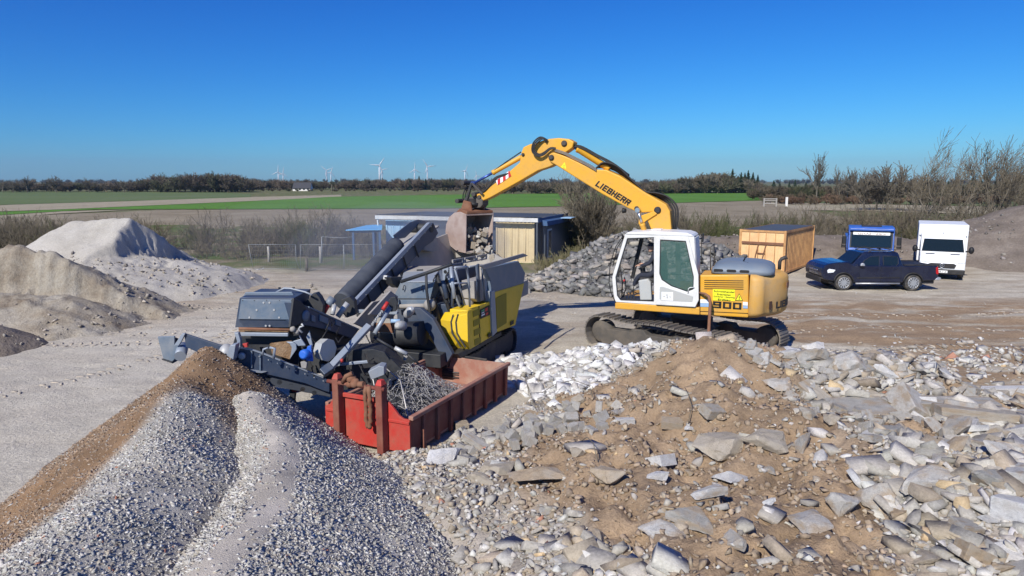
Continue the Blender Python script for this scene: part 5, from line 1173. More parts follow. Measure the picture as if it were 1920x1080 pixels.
for k in range(3):
    o = k*2.0; hose([(1040, 279.5+o, .3), (1060, 286+o, .3), (1085, 298+o, .3), (1110, 311+o*1.2, .3), (1118, 317+o, .3)], .014, par=bo, name='hydraulic_pipe', mat='track_steel')
for k in range(5):
    o = k*2.4; hose([(1118, 316-o*.2, .2-.08*k), (1128, 306+o*.8, .2-.08*k), (1143, 306+o, .2-.08*k), (1160, 314+o, .18-.07*k), (1180, 333+o*.8, .15-.07*k), (1200, 351+o*.6, .15-.07*k), (1212, 360+o*.3, .15-.07*k), (1232, 362+o*.6, .1-.07*k), (1252-o*.9, 369+o*1.0, .1-.07*k), (1268-o*1.6, 385+o, .1-.07*k), (1271-o*1.8, 405, .1-.07*k), (1267-o*1.2, 432, .1-.07*k)], .026, par=bo)
for k in range(3): hose([(1070, 272+k, .05*k), (1090, 274+k*2, .1), (1120, 290+k*2, .1), (1150, 306+k*2, .1), (1180, 328+k*2, .08)], .018, par=bo)
for k in range(4): hose([(953-k*1.5, 325+k, .22), (930, 332+k, .24), (918, 345+k, .24), (905, 360, .23), (896-k, 352, .2), (884-k*3, 348, .15), (873+k*3, 354, .1), (868+k*4, 368, .1), (870+k*3, 380, .1)], .02, par=ar)
mb = MB(); mb.beam(E.px(884, 343, .3), E.px(905, 364, .3), .05, .07); mb.beam(E.px(884, 343, -.3), E.px(905, 364, -.3), .05, .07); mb.beam(E.px(884, 343, .27), E.px(874, 376, .27), .05, .08); mb.beam(E.px(884, 343, -.27), E.px(874, 376, -.27), .05, .08)
for u, v in ((884, 343), (904, 364), (874, 376)): mb.lathe(E.px(u, v, -.35), E.L, [(0, .07), (.70, .07)], 14)
lk = mb.build('bucket_linkage', 'dark_steel', ex, .01)
mb = MB(); epoly(mb, [(868, 378), (872, 370), (890, 368), (905, 374), (905, 384), (900, 390), (870, 390)], .24, -.24); mb.build('tilt_coupler', 'track_side', ex, .03)
# bucket: turned sideways, its mouth to the camera
BK = E.px(892, 400, .0); mvec = Vector((.66, -.75, 0)).normalized(); wv = Vector((.75, .66, 0)).normalized()
B0 = Vector((BK.x, BK.y, 0)) + mvec*.35 - wv*.10; zt_ = W(892, 401, B0.y).z; zb_ = W(892, 470, B0.y).z; hB = zt_-zb_; hwid = .53
prof = [(0, 1.0), (.28, 1.06), (.55, 1.03), (.80, .90), (.95, .70), (1.0, .48), (.93, .27), (.75, .10), (.45, -.02), (.05, -.04)]
def bp(b, z, w): return B0-mvec*(b*1.12)+wv*w+Vector((0, 0, zb_+z*hB))
mb = MB(); n = len(prof); sh = []
inn = [(b*.955+.02 if b > 0 else 0, z*.94+.03) for b, z in prof]; inn[0] = (0, .965); inn[-1] = (.07, .0)
V = []; Fc = []
for w in (-hwid, hwid):
    V += [bp(b, z, w) for b, z in prof]; V += [bp(b, z, w) for b, z in inn]
for i in range(n-1): Fc += [(i, i+1, 2*n+i+1, 2*n+i), (n+i, 3*n+i, 3*n+i+1, n+i+1)]
Fc += [(0, 2*n, 3*n, n), (n-1, 2*n-1, 4*n-1, 3*n-1)]
for o_ in (0, 2*n): 
    for i in range(n-1): Fc.append((o_+i, o_+n+i, o_+n+i+1, o_+i+1))
mb.add(V, Fc)
bk = mb.build('bucket', 'bucket_plate', ex)
mb = MB()
for w in (-hwid-.03, hwid-.005): mb.prism([bp(b, z, w) for b, z in prof], wv*.035)
mb.build('bucket_side', 'bucket_plate' if 'bucket_plate' in MATS else 'rust', bk, .008)
mb = MB()
for k in range(5): w = -hwid+.06+k*.25; mb.hexa([bp(.1, -.06, w-.045), bp(.1, -.06, w+.045), bp(.1, .0, w+.045), bp(.1, .0, w-.045)], [bp(-.1, -.05, w-.03), bp(-.1, -.05, w+.03), bp(-.1, -.03, w+.03), bp(-.1, -.03, w-.03)])
mb.build('bucket_teeth', 'track_steel', bk)
mb = MB(); 
for w in (-.3, .22): mb.prism([bp(.05, 1.02, w), bp(.12, 1.32, w), bp(.42, 1.36, w), bp(.6, 1.02, w)], wv*.06)
mb.prism([bp(.0, 1.01, -hwid), bp(.0, 1.08, -hwid), bp(.35, 1.14, -hwid), bp(.5, 1.04, -hwid)], wv*2*hwid)
mb.build('bucket_ears', 'rust', bk, .01)
mb = MB(); mb.lathe(bp(.3, 1.2, 0), (0, 0, 1), [(0, .26), (.10, .28), (.12, .22), (.24, .22)], 20); mb.build('rotator', 'black', ex)
# small fittings on the upper deck
mb = MB()
for y in (.0, -1.1):
    mb.tube([E.p(xc-.15, y, zh-.05), E.p(xc-.12, y, zh+.62), E.p(xc+.35, y, zh+.62), E.p(xc+.5, y, zh+.1)], .018, 8)
mb.tube([E.p(xc-.12, .0, zh+.62), E.p(xc-.12, -1.1, zh+.62)], .018, 8); mb.build('handrail', 'track_side', ex)
mb = MB(); mb.tube([E.p(xc+.2, -1.0, zh), E.p(xc+.25, -1.05, zh+.75)], .015, 6); mb.fbox(E, xc+.19, xc+.23, -1.16, -.92, zh+.68, zh+.92); mb.build('mirror', 'black', ex, .02)
mb = MB(); epoly(mb, [(1288, 437), (1299, 440), (1304, 447), (1303, 462), (1299, 450), (1290, 446)], .7, .5); mb.lathe(E.px(1170, 445, 1.1), E.F, [(0, .05), (.06, .07)], 12); mb.build('work_lamp', 'black', ex, .02)
mb = MB(); mb.lathe(E.px(1174, 395, .3)+Vector((0, 0, 0)), E.F, [(0, .06), (.1, .08), (.11, .07)], 14); mb.build('boom_lamp', 'black', bo)
# ---- driver ----
def skin(name, pts, edges, radii, mat, parent, root=0, sub=2):
    me = bpy.data.meshes.new(name); org = wloc(parent) if parent else Vector((0, 0, 0)); me.from_pydata([tuple(Vector(p)-org) for p in pts], edges, [])
    o = bpy.data.objects.new(name, me); col.objects.link(o); o.parent = parent
    md = o.modifiers.new('s', 'SKIN'); sv = me.skin_vertices[0].data
    for i, r in enumerate(radii): sv[i].radius = (r, r) if not isinstance(r, tuple) else r; sv[i].use_root = (i == root)
    o.modifiers.new('u', 'SUBSURF').levels = sub; o.modifiers['u'].render_levels = sub; md.use_smooth_shade = True
    me.materials.append(MATS[mat]); return o
paint('cloth_navy', (.02, .024, .04), .9, 0, (.06, .06, .07), .3, 6); flat('skin', (.52, .30, .21), .6); flat('hair', (.03, .022, .018), .8)
hx, _, hz = E.loc(E.px(1221, 464, .68)); hz -= .0
man = thing('person', E.p(hx-.3, .68, zt), 'driver in a dark jacket and cap seated in the open excavator cab', 'person')
P = lambda x, y, z: E.p(hx+x, .68+y, hz+z)
pts = [P(-.22, 0, -.78), P(-.20, 0, -.55), P(-.14, 0, -.34), P(-.10, 0, -.19), P(-.05, 0, -.10), P(-.12, .19, -.22), P(-.12, -.19, -.22), P(.0, .26, -.44), P(.0, -.26, -.44), P(.24, .24, -.50), P(.24, -.24, -.50),
       P(-.02, .10, -.80), P(.26, .13, -.78), P(.40, .14, -.95), P(.44, .14, -1.12), P(-.02, -.10, -.80), P(.26, -.13, -.78), P(.40, -.14, -.95), P(.44, -.14, -1.12)]
ed = [(0, 1), (1, 2), (2, 3), (3, 4), (3, 5), (3, 6), (5, 7), (6, 8), (7, 9), (8, 10), (0, 11), (11, 12), (12, 13), (13, 14), (0, 15), (15, 16), (16, 17), (17, 18)]
bodyo = skin('body', pts, ed, [.15, .14, .15, .11, .055, .075, .075, .055, .055, .04, .04, .10, .08, .06, .05, .10, .08, .06, .05], 'cloth_navy', man)
mb = MB(); rings = []
for z, rx, ry, ox in ((-.13, .03, .035, .015), (-.115, .055, .05, .02), (-.08, .075, .065, .012), (-.03, .088, .074, .0), (.03, .095, .078, -.005), (.08, .09, .074, -.01), (.12, .06, .05, -.015), (.135, .02, .02, -.015)):
    rings.append([P(ox+rx*math.cos(t), ry*math.sin(t), z) for t in [2*math.pi*k/14 for k in range(14)]])
mb.loft(rings); mb.hexa([P(.08, -.012, -.035), P(.115, -.012, -.035), P(.115, .012, -.035), P(.08, .012, -.035)], [P(.08, -.008, .01), P(.09, -.008, .01), P(.09, .008, .01), P(.08, .008, .01)]); mb.ball(P(-.0, .078, -.02), .022); mb.build('head', 'skin', man)
mb = MB()
for y in (.03, -.03): mb.ball(P(.083, y, .005), .011)
mb.build('eyes', 'hair', man); mb = MB(); mb.tube([P(.082, -.025, -.06), P(.088, 0, -.062), P(.082, .025, -.06)], .005, 5); mb.build('mouth', 'red_plastic', man)
mb = MB(); rings = [[P(-.01+rx*math.cos(t), ry*math.sin(t), z) for t in [2*math.pi*k/14 for k in range(14)]] for z, rx, ry in ((.035, .101, .085), (.08, .10, .083), (.125, .075, .063), (.148, .02, .02))]
mb.loft(rings); mb.prism([P(.08, -.05, .045), P(.17, -.03, .035), P(.17, .03, .035), P(.08, .05, .045)], (0, 0, .012)); mb.build('cap', 'cloth_navy', man)
for s_ in (1, -1):
    w0 = P(.25, .24*s_, -.50); F = E.F; Lx = E.L; U = E.U
    mb = MB(); mb.loft([[w0+F*d+Lx*(a*wd)+U*(b*th) for a, b in ((-1, -1), (1, -1), (1, 1), (-1, 1))] for d, wd, th in ((0, .025, .02), (.04, .035, .022), (.09, .038, .018))]); mb.build('palm', 'skin', man)
    for k, ln in enumerate((.055, .065, .06, .048)):
        c = w0+F*.085+Lx*((k-1.5)*.018); mb = MB(); mb.tube([c, c+F*ln*.5-U*.008, c+F*ln*.8-U*.03, c+F*ln*.6-U*.05], [.009, .009, .008, .007], 6); mb.build('finger', 'skin', man)
    mb = MB(); mb.tube([w0+F*.03-Lx*.03*s_, w0+F*.06-Lx*.055*s_-U*.01, w0+F*.085-Lx*.045*s_-U*.03], [.011, .01, .008], 6); mb.build('thumb', 'skin', man)
# bent rusty bar
def W2(u, v, Y): return W(u, v, Y)
mb = MB(); mb.tube([E.px(1311, 549, YL+.02), E.px(1322, 551, YL+.18), E.px(1329, 556, YL+.25), E.px(1332, 568, YL+.3), E.px(1330, 600, YL+.45), E.px(1328, 640, YL+.8), E.px(1320, 662, YL+.95), E.px(1312, 674, YL+1.0)], [.028, .035, .04, .042, .042, .045, .04, .03], 8)
mb.tube([E.px(1328, 640, YL+.8), E.px(1324, 660, YL+.95), E.px(1320, 673, YL+1.0)], .03, 8)
tag(mb.build('bent_bar', 'rust'), 'bent rusty steel bar standing in the rubble against the side of the excavator', 'steel bar')
# ---- falling rubble from the bucket ----
for k in range(60):
    t = random.random(); u = random.uniform(874, 914) if t < .55 else random.uniform(868+28*t, 905+32*t); v = 430+58*t
    dpt = B0.y-.1+random.uniform(-.1, .5)-.25*t; p = W(u, v, dpt); r = random.uniform(.06, .13)
    piece('falling_rubble', random.choice(['boulder_piece', 'soil_piece', 'concrete_piece', 'white_piece']), random.choice(['rock', 'rock', 'block']), random.randrange(8), p, (r*1.2, r*.9, r*.8), random.uniform(0, 360), random.uniform(0, 180), random.uniform(0, 90), 'lump of rubble tumbling out of the tipped bucket into the hopper', 'rubble lump', 'rubble tumbling from the bucket')
# ---------- mobile crusher ----------
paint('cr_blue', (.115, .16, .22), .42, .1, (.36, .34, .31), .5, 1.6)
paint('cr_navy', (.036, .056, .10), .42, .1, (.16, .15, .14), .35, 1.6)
paint('cr_lit', (.27, .31, .37), .4, .2, (.36, .34, .31), .4, 2)  # lighter copy of the blue grey, sunlit tone put into its colour
paint('cr_yellow', (.76, .50, .012), .4, 0, (.45, .36, .12), .3, 1.2)
paint('cr_grille', (.30, .23, .01), .7, 0, (.25, .2, .08), .3, 3)
paint('cr_dust', (.30, .285, .27), .8, .1, (.46, .42, .37), .8, 1.5)
paint('cr_black', (.020, .022, .027), .5, 0, (.10, .095, .085), .35, 2.5)
paint('belt', (.045, .052, .066), .6, 0, (.10, .11, .13), .5, 2.0)
paint('motor_blue', (.01, .12, .55), .4, 0, (.2, .2, .2), .15, 4)
paint('motor_grey', (.42, .43, .44), .45, .2, (.4, .36, .3), .4, 4)
paint('cr_red', (.45, .02, .02), .5, 0, (.3, .15, .1), .3, 4)
earth('brown_fines', [(.20, .12, .06), (.30, .19, .11), (.36, .25, .16)], 5, .03, .9, 40)
K = Fr((-1.1, 16.4), (.34, .94))
cr = thing('rock_crusher', K.p(1.5, 1.2, 0), 'blue grey and yellow tracked rock crusher with long conveyors and a railing', 'crusher')
def kp(name, pts, y0, th, mat, par=None, fr=None, bev=.012):
    fr = fr or K; mb = MB(); mb.prism([fr.px(u, v, y0) for u, v in pts], fr.L*th); return mb.build(name, mat, par or cr, bev)
def face(name, pts, x0, th, mat, par=None, fr=None, bev=.01):   # plane across the machine
    fr = fr or K; mb = MB(); mb.prism([Wp(u, v, fr.p(x0, 0, 0), fr.F) for u, v in pts], fr.F*th); return mb.build(name, mat, par or cr, bev)
def slab(name, pts, Y, th, mat, par=None, bev=.008):
    mb = MB(); mb.prism([W(u, v, Y) for u, v in pts], Vector((0, th, 0))); return mb.build(name, mat, par or cr, bev)
def rod(name, a, b, r, mat, par=None, n=10, mid=None):
    mb = MB(); mb.tube([a, b] if mid is None else [a]+mid+[b], r, n); return mb.build(name, mat, par or cr)
# side housings
hsg = kp('engine_housing', [(878, 582), (921.6, 564), (923.7, 630), (881, 655.5)], 0, .5, 'cr_yellow')
kp('side_door', [(928, 547.6), (983, 531), (966.4, 609.7), (932, 623)], -.02, .5, 'cr_yellow', hsg)
kp('grille', [(930, 559), (949.7, 549.6), (950, 605.6), (932, 616.8)], -.035, .012, 'cr_grille', hsg, bev=0)
kp('steel_post', [(920.5, 546), (928, 544), (932, 623), (923.7, 631)], -.05, .5, 'cr_lit')
for i in range(4):
    v = 580+i*17.7; u = 887+i*1.0; kp('vent', [(u, v+3.5), (u+12, v-1.5), (u+12, v+9.5), (u+.5, v+15)], -.012, .01, 'cr_grille', hsg, bev=0)
kp('seam', [(897.8, 573.6), (899, 573.1), (900.8, 646), (899.6, 646.6)], -.008, .01, 'slot_dark', hsg, bev=0)
sg = kp('sign', [(900.5, 581), (918, 572), (918.7, 590.5), (901.5, 598)], -.018, .012, 'black', hsg, bev=0)
flat('sign_green', (.05, .35, .15), .6)
for (u, v, w, h, m_) in ((903, 582, 5.5, 3.2, 'sign_green'), (910, 578.5, 4.5, 6, 'sign_red'), (903, 590.5, 6, 2.6, 'sticker_white'), (911, 587, 4.5, 4.5, 'sign_red'), (903.2, 586.5, 5, 1.6, 'sticker_white')):
    kp('sign_print', [(u, v), (u+w, v-w*.5), (u+w, v-w*.5+h), (u, v+h)], -.022, .005, m_, sg, bev=0)
for u, v in ((916, 626.5), (957.5, 603.5)): kp('label_plate', [(u, v), (u+6, v-3.4), (u+6, v+3), (u, v+7)], -.045, .012, 'black', hsg, bev=0)
# bright front cover with folded facets
F0 = [(826, 600), (834, 585.5), (878, 581.5), (881, 655.5), (850.5, 654), (832, 630)]
F1 = [(846, 602), (852, 594), (876.5, 588), (877.5, 642), (862, 634), (849, 618)]
o0 = K.p(.1, 0, 0); o1 = K.p(-.22, 0, 0)
mb = MB(); mb.loft([[Wp(u, v, K.p(.9, 0, 0), K.F) for u, v in [(830, 598), (836, 586), (874, 582), (876, 640), (852, 640), (836, 626)]], [Wp(u, v, o0, K.F) for u, v in F0], [Wp(u, v, o1, K.F) for u, v in F1]], False); mb.build('front_cover', 'cr_yellow', cr, .012)
for du in (0, 9): face('seal_shadow_line', [(848+du, 590-du*.1), (851+du, 589.5-du*.1), (847+du, 604), (849+du, 624), (866+du*.9, 652), (863+du*.9, 652), (846+du, 625), (844+du, 604)], -.235, .02, 'cr_black')  # black seal line plus a painted shadow-like line beside it
# hopper
hop = kp('hopper', [(909.5, 503.5), (972.5, 489.5), (985, 512), (982, 531), (927.7, 547.5), (921, 547.5), (920.6, 527)], -.02, .14, 'cr_blue')
kp('hopper_wing', [(900, 498), (982, 475), (991, 479.5), (909, 505)], -.30, .05, 'cr_dust', hop)
mb = MB(); mb.hexa([K.p(1.6, 2.5, 1.9), K.p(5.3, 2.5, 1.9), K.p(5.3, 2.44, 1.9), K.p(1.6, 2.44, 1.9)], [K.p(1.4, 2.85, 3.0), K.p(5.5, 2.95, 3.35), K.p(5.5, 2.89, 3.35), K.p(1.4, 2.79, 3.0)]); mb.build('hopper_wall', 'cr_dust', hop)
mb = MB(); mb.hexa([K.p(4.2, .2, 1.9), K.p(4.25, .2, 1.9), K.p(4.95, 2.45, 1.9), K.p(4.9, 2.45, 1.9)], [K.p(4.5, .3, 2.45), K.p(4.55, .3, 2.45), K.p(5.55, 2.9, 3.3), K.p(5.5, 2.9, 3.3)]); mb.build('hopper_wall', 'cr_dust', hop)
mb = MB(); mb.fbox(K, 1.7, 5.0, .1, 2.4, 1.5, 1.95); mb.build('feeder', 'cr_dust', hop)
for (i0, i1) in ((847, 868), (870, 890), (892, 911)):
    f_ = lambda u: 497-(u-847)*.17
    mb = MB(); ring_panel(mb, [(i0, f_(i0)-10), (i1, f_(i1)-10), (i1, f_(i1)), (i0, f_(i0))], [(i0+1.5, f_(i0)-7.5), (i1-1.5, f_(i1)-7.5), (i1-1.5, f_(i1)-2), (i0+1.5, f_(i0)-2)], .9, .04, K); mb.build('rim_frame', 'cr_dust', hop)
# chassis and tracks
mb = MB(); mb.fbox(K, -.9, 4.3, .3, 2.3, .62, .95); mb.build('chassis', 'cr_black', cr, .02)
mb = MB(); mb.fbox(K, .45, 4.6, .50, 2.2, .95, 1.9); mb.build('crusher_box', 'cr_navy', cr, .02)
mb = MB(); mb.fbox(K, .8, 2.0, .35, 1.0, 1.9, 2.35); mb.build('crusher_box', 'cr_black', cr, .02)
crawler(.30, Fr(K.p(1.75, 0, 0), K.F), cr, .46, .33, 1.75, 'dark_steel'); crawler(2.05, Fr(K.p(1.75, 0, 0), K.F), cr, .46, .33, 1.75, 'dark_steel')
kp('side_skirt', [(858, 664), (940, 622), (941, 629), (864, 672)], .02, .25, 'cr_black')
# grey front hood
h = face('hood', [(751.5, 528), (808, 527.5), (815, 527), (806, 562), (800.5, 559.8), (736.5, 559.8)], .3, .9, 'cr_blue')
mb = MB(); t0 = [Wp(u, v, K.p(.3, 0, 0), K.F) for u, v in ((751.5, 527.5), (815, 526.5))]; t1 = [Wp(u, v, K.p(1.15, 0, 0), K.F) for u, v in ((757, 509), (821, 508.5))]
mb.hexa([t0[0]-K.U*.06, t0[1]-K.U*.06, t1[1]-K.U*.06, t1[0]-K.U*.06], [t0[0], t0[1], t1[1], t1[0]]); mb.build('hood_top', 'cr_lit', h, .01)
mb = MB(); a_ = [Wp(u, v, K.p(1.16, 0, 0), K.F) for u, v in ((757, 509), (821, 508.5))]; b_2 = [Wp(u, v, K.p(1.9, 0, 0), K.F) for u, v in ((770, 499), (846, 497.5))]
mb.hexa([a_[0]-K.U*.5, a_[1]-K.U*.5, b_2[1]-K.U*.5, b_2[0]-K.U*.5], [a_[0], a_[1], b_2[1], b_2[0]]); mb.build('top_cover', 'cr_dust', h, .01)
face('lower_panel', [(737, 562), (801, 562), (801, 572), (738.5, 572)], .27, .1, 'cr_blue', h)
face('seam', [(736, 560), (804, 560), (804, 562.3), (736, 562.3)], .28, .1, 'cr_black', h)
for u, v in ((757, 538), (791.5, 538)):
    P0 = lambda x, y: Wp(x, y, K.p(.27, 0, 0), K.F); rod('handle', P0(u, v+5), P0(u+2, v-3), .012, 'cr_black', h, 6, [P0(u, v+5)-K.F*.05, P0(u+2, v-3)-K.F*.05])
face('handle', [(781, 505), (793, 504.5), (793.5, 508), (781, 508.3)], .8, .02, 'cr_black', h)
rod('roller_shaft', Wp(741, 575, K.p(.2, 0, 0), K.F), Wp(805, 573, K.p(.2, 0, 0), K.F), .06, 'cr_dust')
mb = MB(); mb.ball(Wp(806, 572, K.p(.1, 0, 0), K.F), .16); mb.build('bearing', 'cr_dust', cr)
# dark machinery between hood and housing
for (u0, v0, u1, v1, r, m_) in ((818, 515, 846, 590, .05, 'cr_black'), (826, 505, 838, 560, .06, 'cr_navy'), (812, 560, 824, 610, .07, 'cr_black'), (845, 500, 852, 560, .05, 'cr_lit'), (832, 500, 862, 575, .03, 'cr_lit'), (850, 520, 848, 575, .04, 'cr_navy')):
    rod('machinery_pipe', Wp(u0, v0, K.p(.45, 0, 0), K.F), Wp(u1, v1, K.p(.3, 0, 0), K.F), r, m_)
mb = MB(); q = lambda u, v: Wp(u, v, K.p(.35, 0, 0), K.F); mb.prism([q(829, 505), (q(841, 500)), q(840, 512), q(833, 527), q(830, 526)], K.F*.03); mb.build('bracket', 'cr_lit', cr, .01)
mb = MB(); mb.lathe(q(835, 509.5)-K.F*.01, K.F, [(0, .045), (.02, .045)], 12); mb.build('bracket_hole', 'black', cr)
for k in range(7):
    a0 = (random.uniform(815, 850), random.uniform(505, 560)); P0 = Wp(*a0, K.p(.42, 0, 0), K.F); P1 = Wp(a0[0]+random.uniform(-8, 8), a0[1]+random.uniform(15, 45), K.p(.38, 0, 0), K.F)
    rod('hydraulic_hose', P0, P1, .016, 'black_rubber', None, 6, [(P0+P1)/2-K.F*.12])
# walkway, cabinets, railing
mb = MB(); mb.fbox(K, .35, 1.75, .02, .75, 1.62, 1.68); wk = mb.build('walkway', 'cr_dust', cr, .01)
kp('cabinet', [(889, 527), (917, 519), (920, 545), (920, 560), (897, 566), (890, 560)], .1, .35, 'cr_dust', wk); kp('cabinet', [(857, 505), (892, 500), (893, 548), (860, 560)], .62, .25, 'cr_navy', wk)
kp('window', [(909, 523), (919, 520), (919.5, 554), (911, 558)], .09, .02, 'cr_lit', wk)
mb = MB(); mb.lathe(K.p(.9, .38, 1.68), (0, 0, 1), [(0, .15), (.30, .16), (.38, .08)], 16); mb.build('tank', 'cr_dust', wk)
rail = [[(881, 575), (878, 520), (875, 500), (853, 501.5)], [(899, 566), (898, 525), (896, 497)], [(909, 563), (905, 530), (904, 497)], [(896, 566), (893, 498)]]
ra = MB(); 
for pl in rail[:1]: ra.tube([K.px(u, v, .05) for u, v in pl], .03, 8)
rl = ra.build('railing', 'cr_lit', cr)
for pl in rail[1:]:
    m2 = MB(); m2.tube([K.px(u, v, .02) for u, v in pl], .026, 8); m2.build('railing_post', 'cr_navy', rl)
for pl in ([(853, 531), (880, 531)], [(853, 505), (872, 572)], [(880, 500), (905, 497)]): m2 = MB(); m2.tube([K.px(u, v, .08) for u, v in pl], .022, 8); m2.build('railing_bar', 'cr_lit', rl)
m2 = MB(); m2.beam(K.px(896, 495, -.03), K.px(897, 528, -.03), .10, .05, K.L); m2.build('hole_plate', 'cr_navy', rl, .008)
# long dark arm rail and its post in front of the hood
PH = lambda u, v, x=-.1: Wp(u, v, K.p(x, 0, 0), K.F)
mb = MB(); mb.tube([PH(752, 528), PH(800, 512), PH(848, 495)], .045, 8); mb.build('arm_rail', 'cr_black', cr)
mb = MB(); mb.tube([PH(799, 513), PH(800, 545), PH(805, 580), PH(808, 600)], .035, 8); mb.build('arm_post', 'cr_black', cr)
# ---- return conveyor ----
YK = 2.45
bl = kp('return_conveyor', [(655, 586), (662, 573.5), (806, 420.5), (813, 418), (822, 437), (812, 452), (797, 463), (690, 579)], YK, .05, 'cr_navy')
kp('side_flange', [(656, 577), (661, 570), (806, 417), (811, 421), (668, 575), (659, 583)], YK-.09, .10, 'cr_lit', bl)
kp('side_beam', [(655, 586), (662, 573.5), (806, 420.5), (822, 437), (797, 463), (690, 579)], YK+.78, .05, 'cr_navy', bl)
for (u, v) in ((690, 552), (712, 529), (735, 505), (757, 483), (778, 461)):
    m2 = MB(); m2.beam(K.px(u, v, YK-.03), K.px(u+7, v+21, YK-.03), .03, .03); m2.build('stiffener', 'cr_black', bl)
A0, A1 = K.px(642, 566, YK+.38), K.px(744, 460, YK+.38); mb = MB(); dA = (A1-A0).normalized(); LA = (A1-A0).length; pr_ = []
for i in range(12): pr_ += [(LA*i/12, .242), (LA*(i+.5)/12, .239+.006*(i % 3)), (LA*(i+1)/12-.004, .241)]
mb.lathe(A0, dA, pr_, 26); mb.build('belt_cover', 'belt', bl)
B0_, B1_ = K.px(742, 468, YK+.4), K.px(806, 424, YK+.4); mb = MB(); mb.beam(B0_, B1_, .62, .05, (0, 0, 1)); mb.build('belt', 'cr_dust', bl)
kp('guard_plate', [(738, 441), (768, 417), (784, 411.5), (783, 424), (760, 446), (742, 449)], YK+.42, .03, 'cr_blue', bl)
kp('guard_plate', [(784, 411.5), (803, 415), (801, 428), (784, 424)], YK+.42, .03, 'cr_dust', bl)
kp('discharge_chute', [(794, 468), (810, 441), (816, 438), (824, 465), (820, 470), (811, 473)], YK+.05, .65, 'cr_dust', bl)
mb = MB(); mb.lathe(K.px(810, 428, YK-.02), K.L, [(0, .13), (.8, .13)], 16); mb.build('head_drum', 'cr_black', bl)
kp('work_lamp', [(726, 516), (736, 519), (733, 528), (724, 524)], YK-.2, .12, 'motor_grey', bl)
kp('support_arm', [(733, 520), (760, 519), (762, 530), (747, 540), (737, 533)], YK-.35, .2, 'cr_black', bl)
# conveyor tail area
kp('tail_plate', [(664, 606), (700, 566), (745, 556), (738, 600), (739.5, 625), (701.7, 623.5)], 2.0, .06, 'cr_dust')
kp('apron_plate', [(692, 590), (733, 545), (747, 556), (741, 592)], 1.55, .05, 'cr_dust')
face('belt_plate', [(660, 604), (700, 594), (742, 600), (740, 626), (702, 624)], -1.0, .06, 'cr_dust'); face('rust_patch', [(702, 606), (738, 606), (738, 624), (704, 622)], -1.02, .01, 'rust', None, None, 0)
sk = face('cross_beam', [(668.5, 580.5), (744, 584.5), (744, 590), (668.5, 586.5)], -1.15, .1, 'cr_lit')
face('cross_beam', [(668, 588), (700, 590), (700, 596), (668, 594)], -.85, .1, 'cr_black')
D0, D1 = Wp(706, 628, K.p(-.7, 0, 0), K.F), Wp(794, 625, K.p(-.7, 0, 0), K.F); mb = MB(); mb.lathe(D0, D1-D0, [(0, .30), ((D1-D0).length, .30)], 24); mb.build('tail_drum', 'cr_black', cr)
face('tail_guard', [(774, 577), (788, 578), (812, 598), (832, 634), (848, 664), (838, 680), (822, 660), (806, 628), (786, 602)], -.6, .15, 'cr_navy')
face('tail_guard', [(704, 640), (800, 632), (838, 670), (838, 690), (700, 700)], -.5, .3, 'cr_black')
for (u, v, r, l_) in ((768, 584, .10, .3), (753, 609, .115, .28)):
    c = Wp(u, v, K.p(-1.15, 0, 0), K.F); mb = MB(); mb.lathe(c-Vector((0, .1, 0)), (.4, -.5, .5) if u > 760 else (-.3, -.8, .2), [(-.18, r*.6), (-.1, r), (.1, r), (.16, r*.7), (.2, r*.4)], 16); mb.build('gear_motor', 'motor_grey', cr)
c = Wp(733, 602, K.p(-1.15, 0, 0), K.F); rod('valve', c, c+Vector((.22, 0, 0)), .05, 'stripe_blue')
# ---- screen: inclined side plate, box and lid ----
KS = Fr((-4.15, 13.35), (.34, .94))
scr = kp('screen', [(556, 568), (581, 576), (673, 618.5), (661, 635), (611, 618), (560, 607)], 0, 1.25, 'cr_navy', None, KS)
kp('edge_strip', [(580, 574.5), (674, 616.5), (673, 619), (580, 577.5)], -.02, .04, 'cr_blue', scr, KS, 0)
kp('screen_frame', [(560, 607), (611, 618), (661, 635), (690, 660), (690, 700), (560, 700)], .15, .8, 'cr_black', scr, KS)
SY = 13.3
bx = slab('screen_box', [(449.3, 558), (551, 558.7), (544, 614), (440.5, 614)], SY, 1.15, 'cr_navy')
slab('lid', [(452, 561.5), (549, 562), (543, 599.5), (446.5, 598.5)], SY-.04, .035, 'cr_blue', bx)
mb = MB(); q0 = [W(u, v, SY-.03) for u, v in ((447, 600.5), (543, 601.5))]; q1 = [W(u, v, SY+.0) for u, v in ((457, 612), (541.5, 612.8))]; mb.prism([q0[0], q0[1], q1[1]-Vector((0, -.0, 0)), q1[0]], Vector((0, .02, 0))); mb.build('lower_lid', 'cr_navy', bx)
slab('hood_plate', [(454.5, 557.5), (460, 548), (547, 547.5), (553, 557.5)], SY+.35, .05, 'cr_blue', bx)
for u, v in ((494.5, 567.3), (505.5, 567.3), (481.5, 581), (514, 581), (468, 595), (523.5, 595.2), (498.5, 610.7), (505.7, 610.7)):
    mb = MB(); mb.lathe(W(u, v, SY-.04), (0, -1, 0), [(0, .02), (.012, .02)], 10); mb.build('bolt', 'motor_grey', bx)
for u in (455, 477, 500, 524, 546): mb = MB(); mb.lathe(W(u, 563.5, SY-.04), (0, -1, 0), [(0, .009), (.008, .009)], 8); mb.build('bolt', 'cr_black', bx)
kp('side_plate', [(551, 559), (566, 566), (575, 577), (568, 606), (544, 614)], -.03, .05, 'cr_black', bx, KS)
rod('roller_bar', W(448, 616, SY-.1), W(547, 618.5, SY-.1), .028, 'rust', bx)
mb = MB(); mb.ball(W(549, 617, SY-.1), .06); mb.ball(W(557, 622, SY-.05), .05); mb.build('bearing', 'cr_dust', bx)
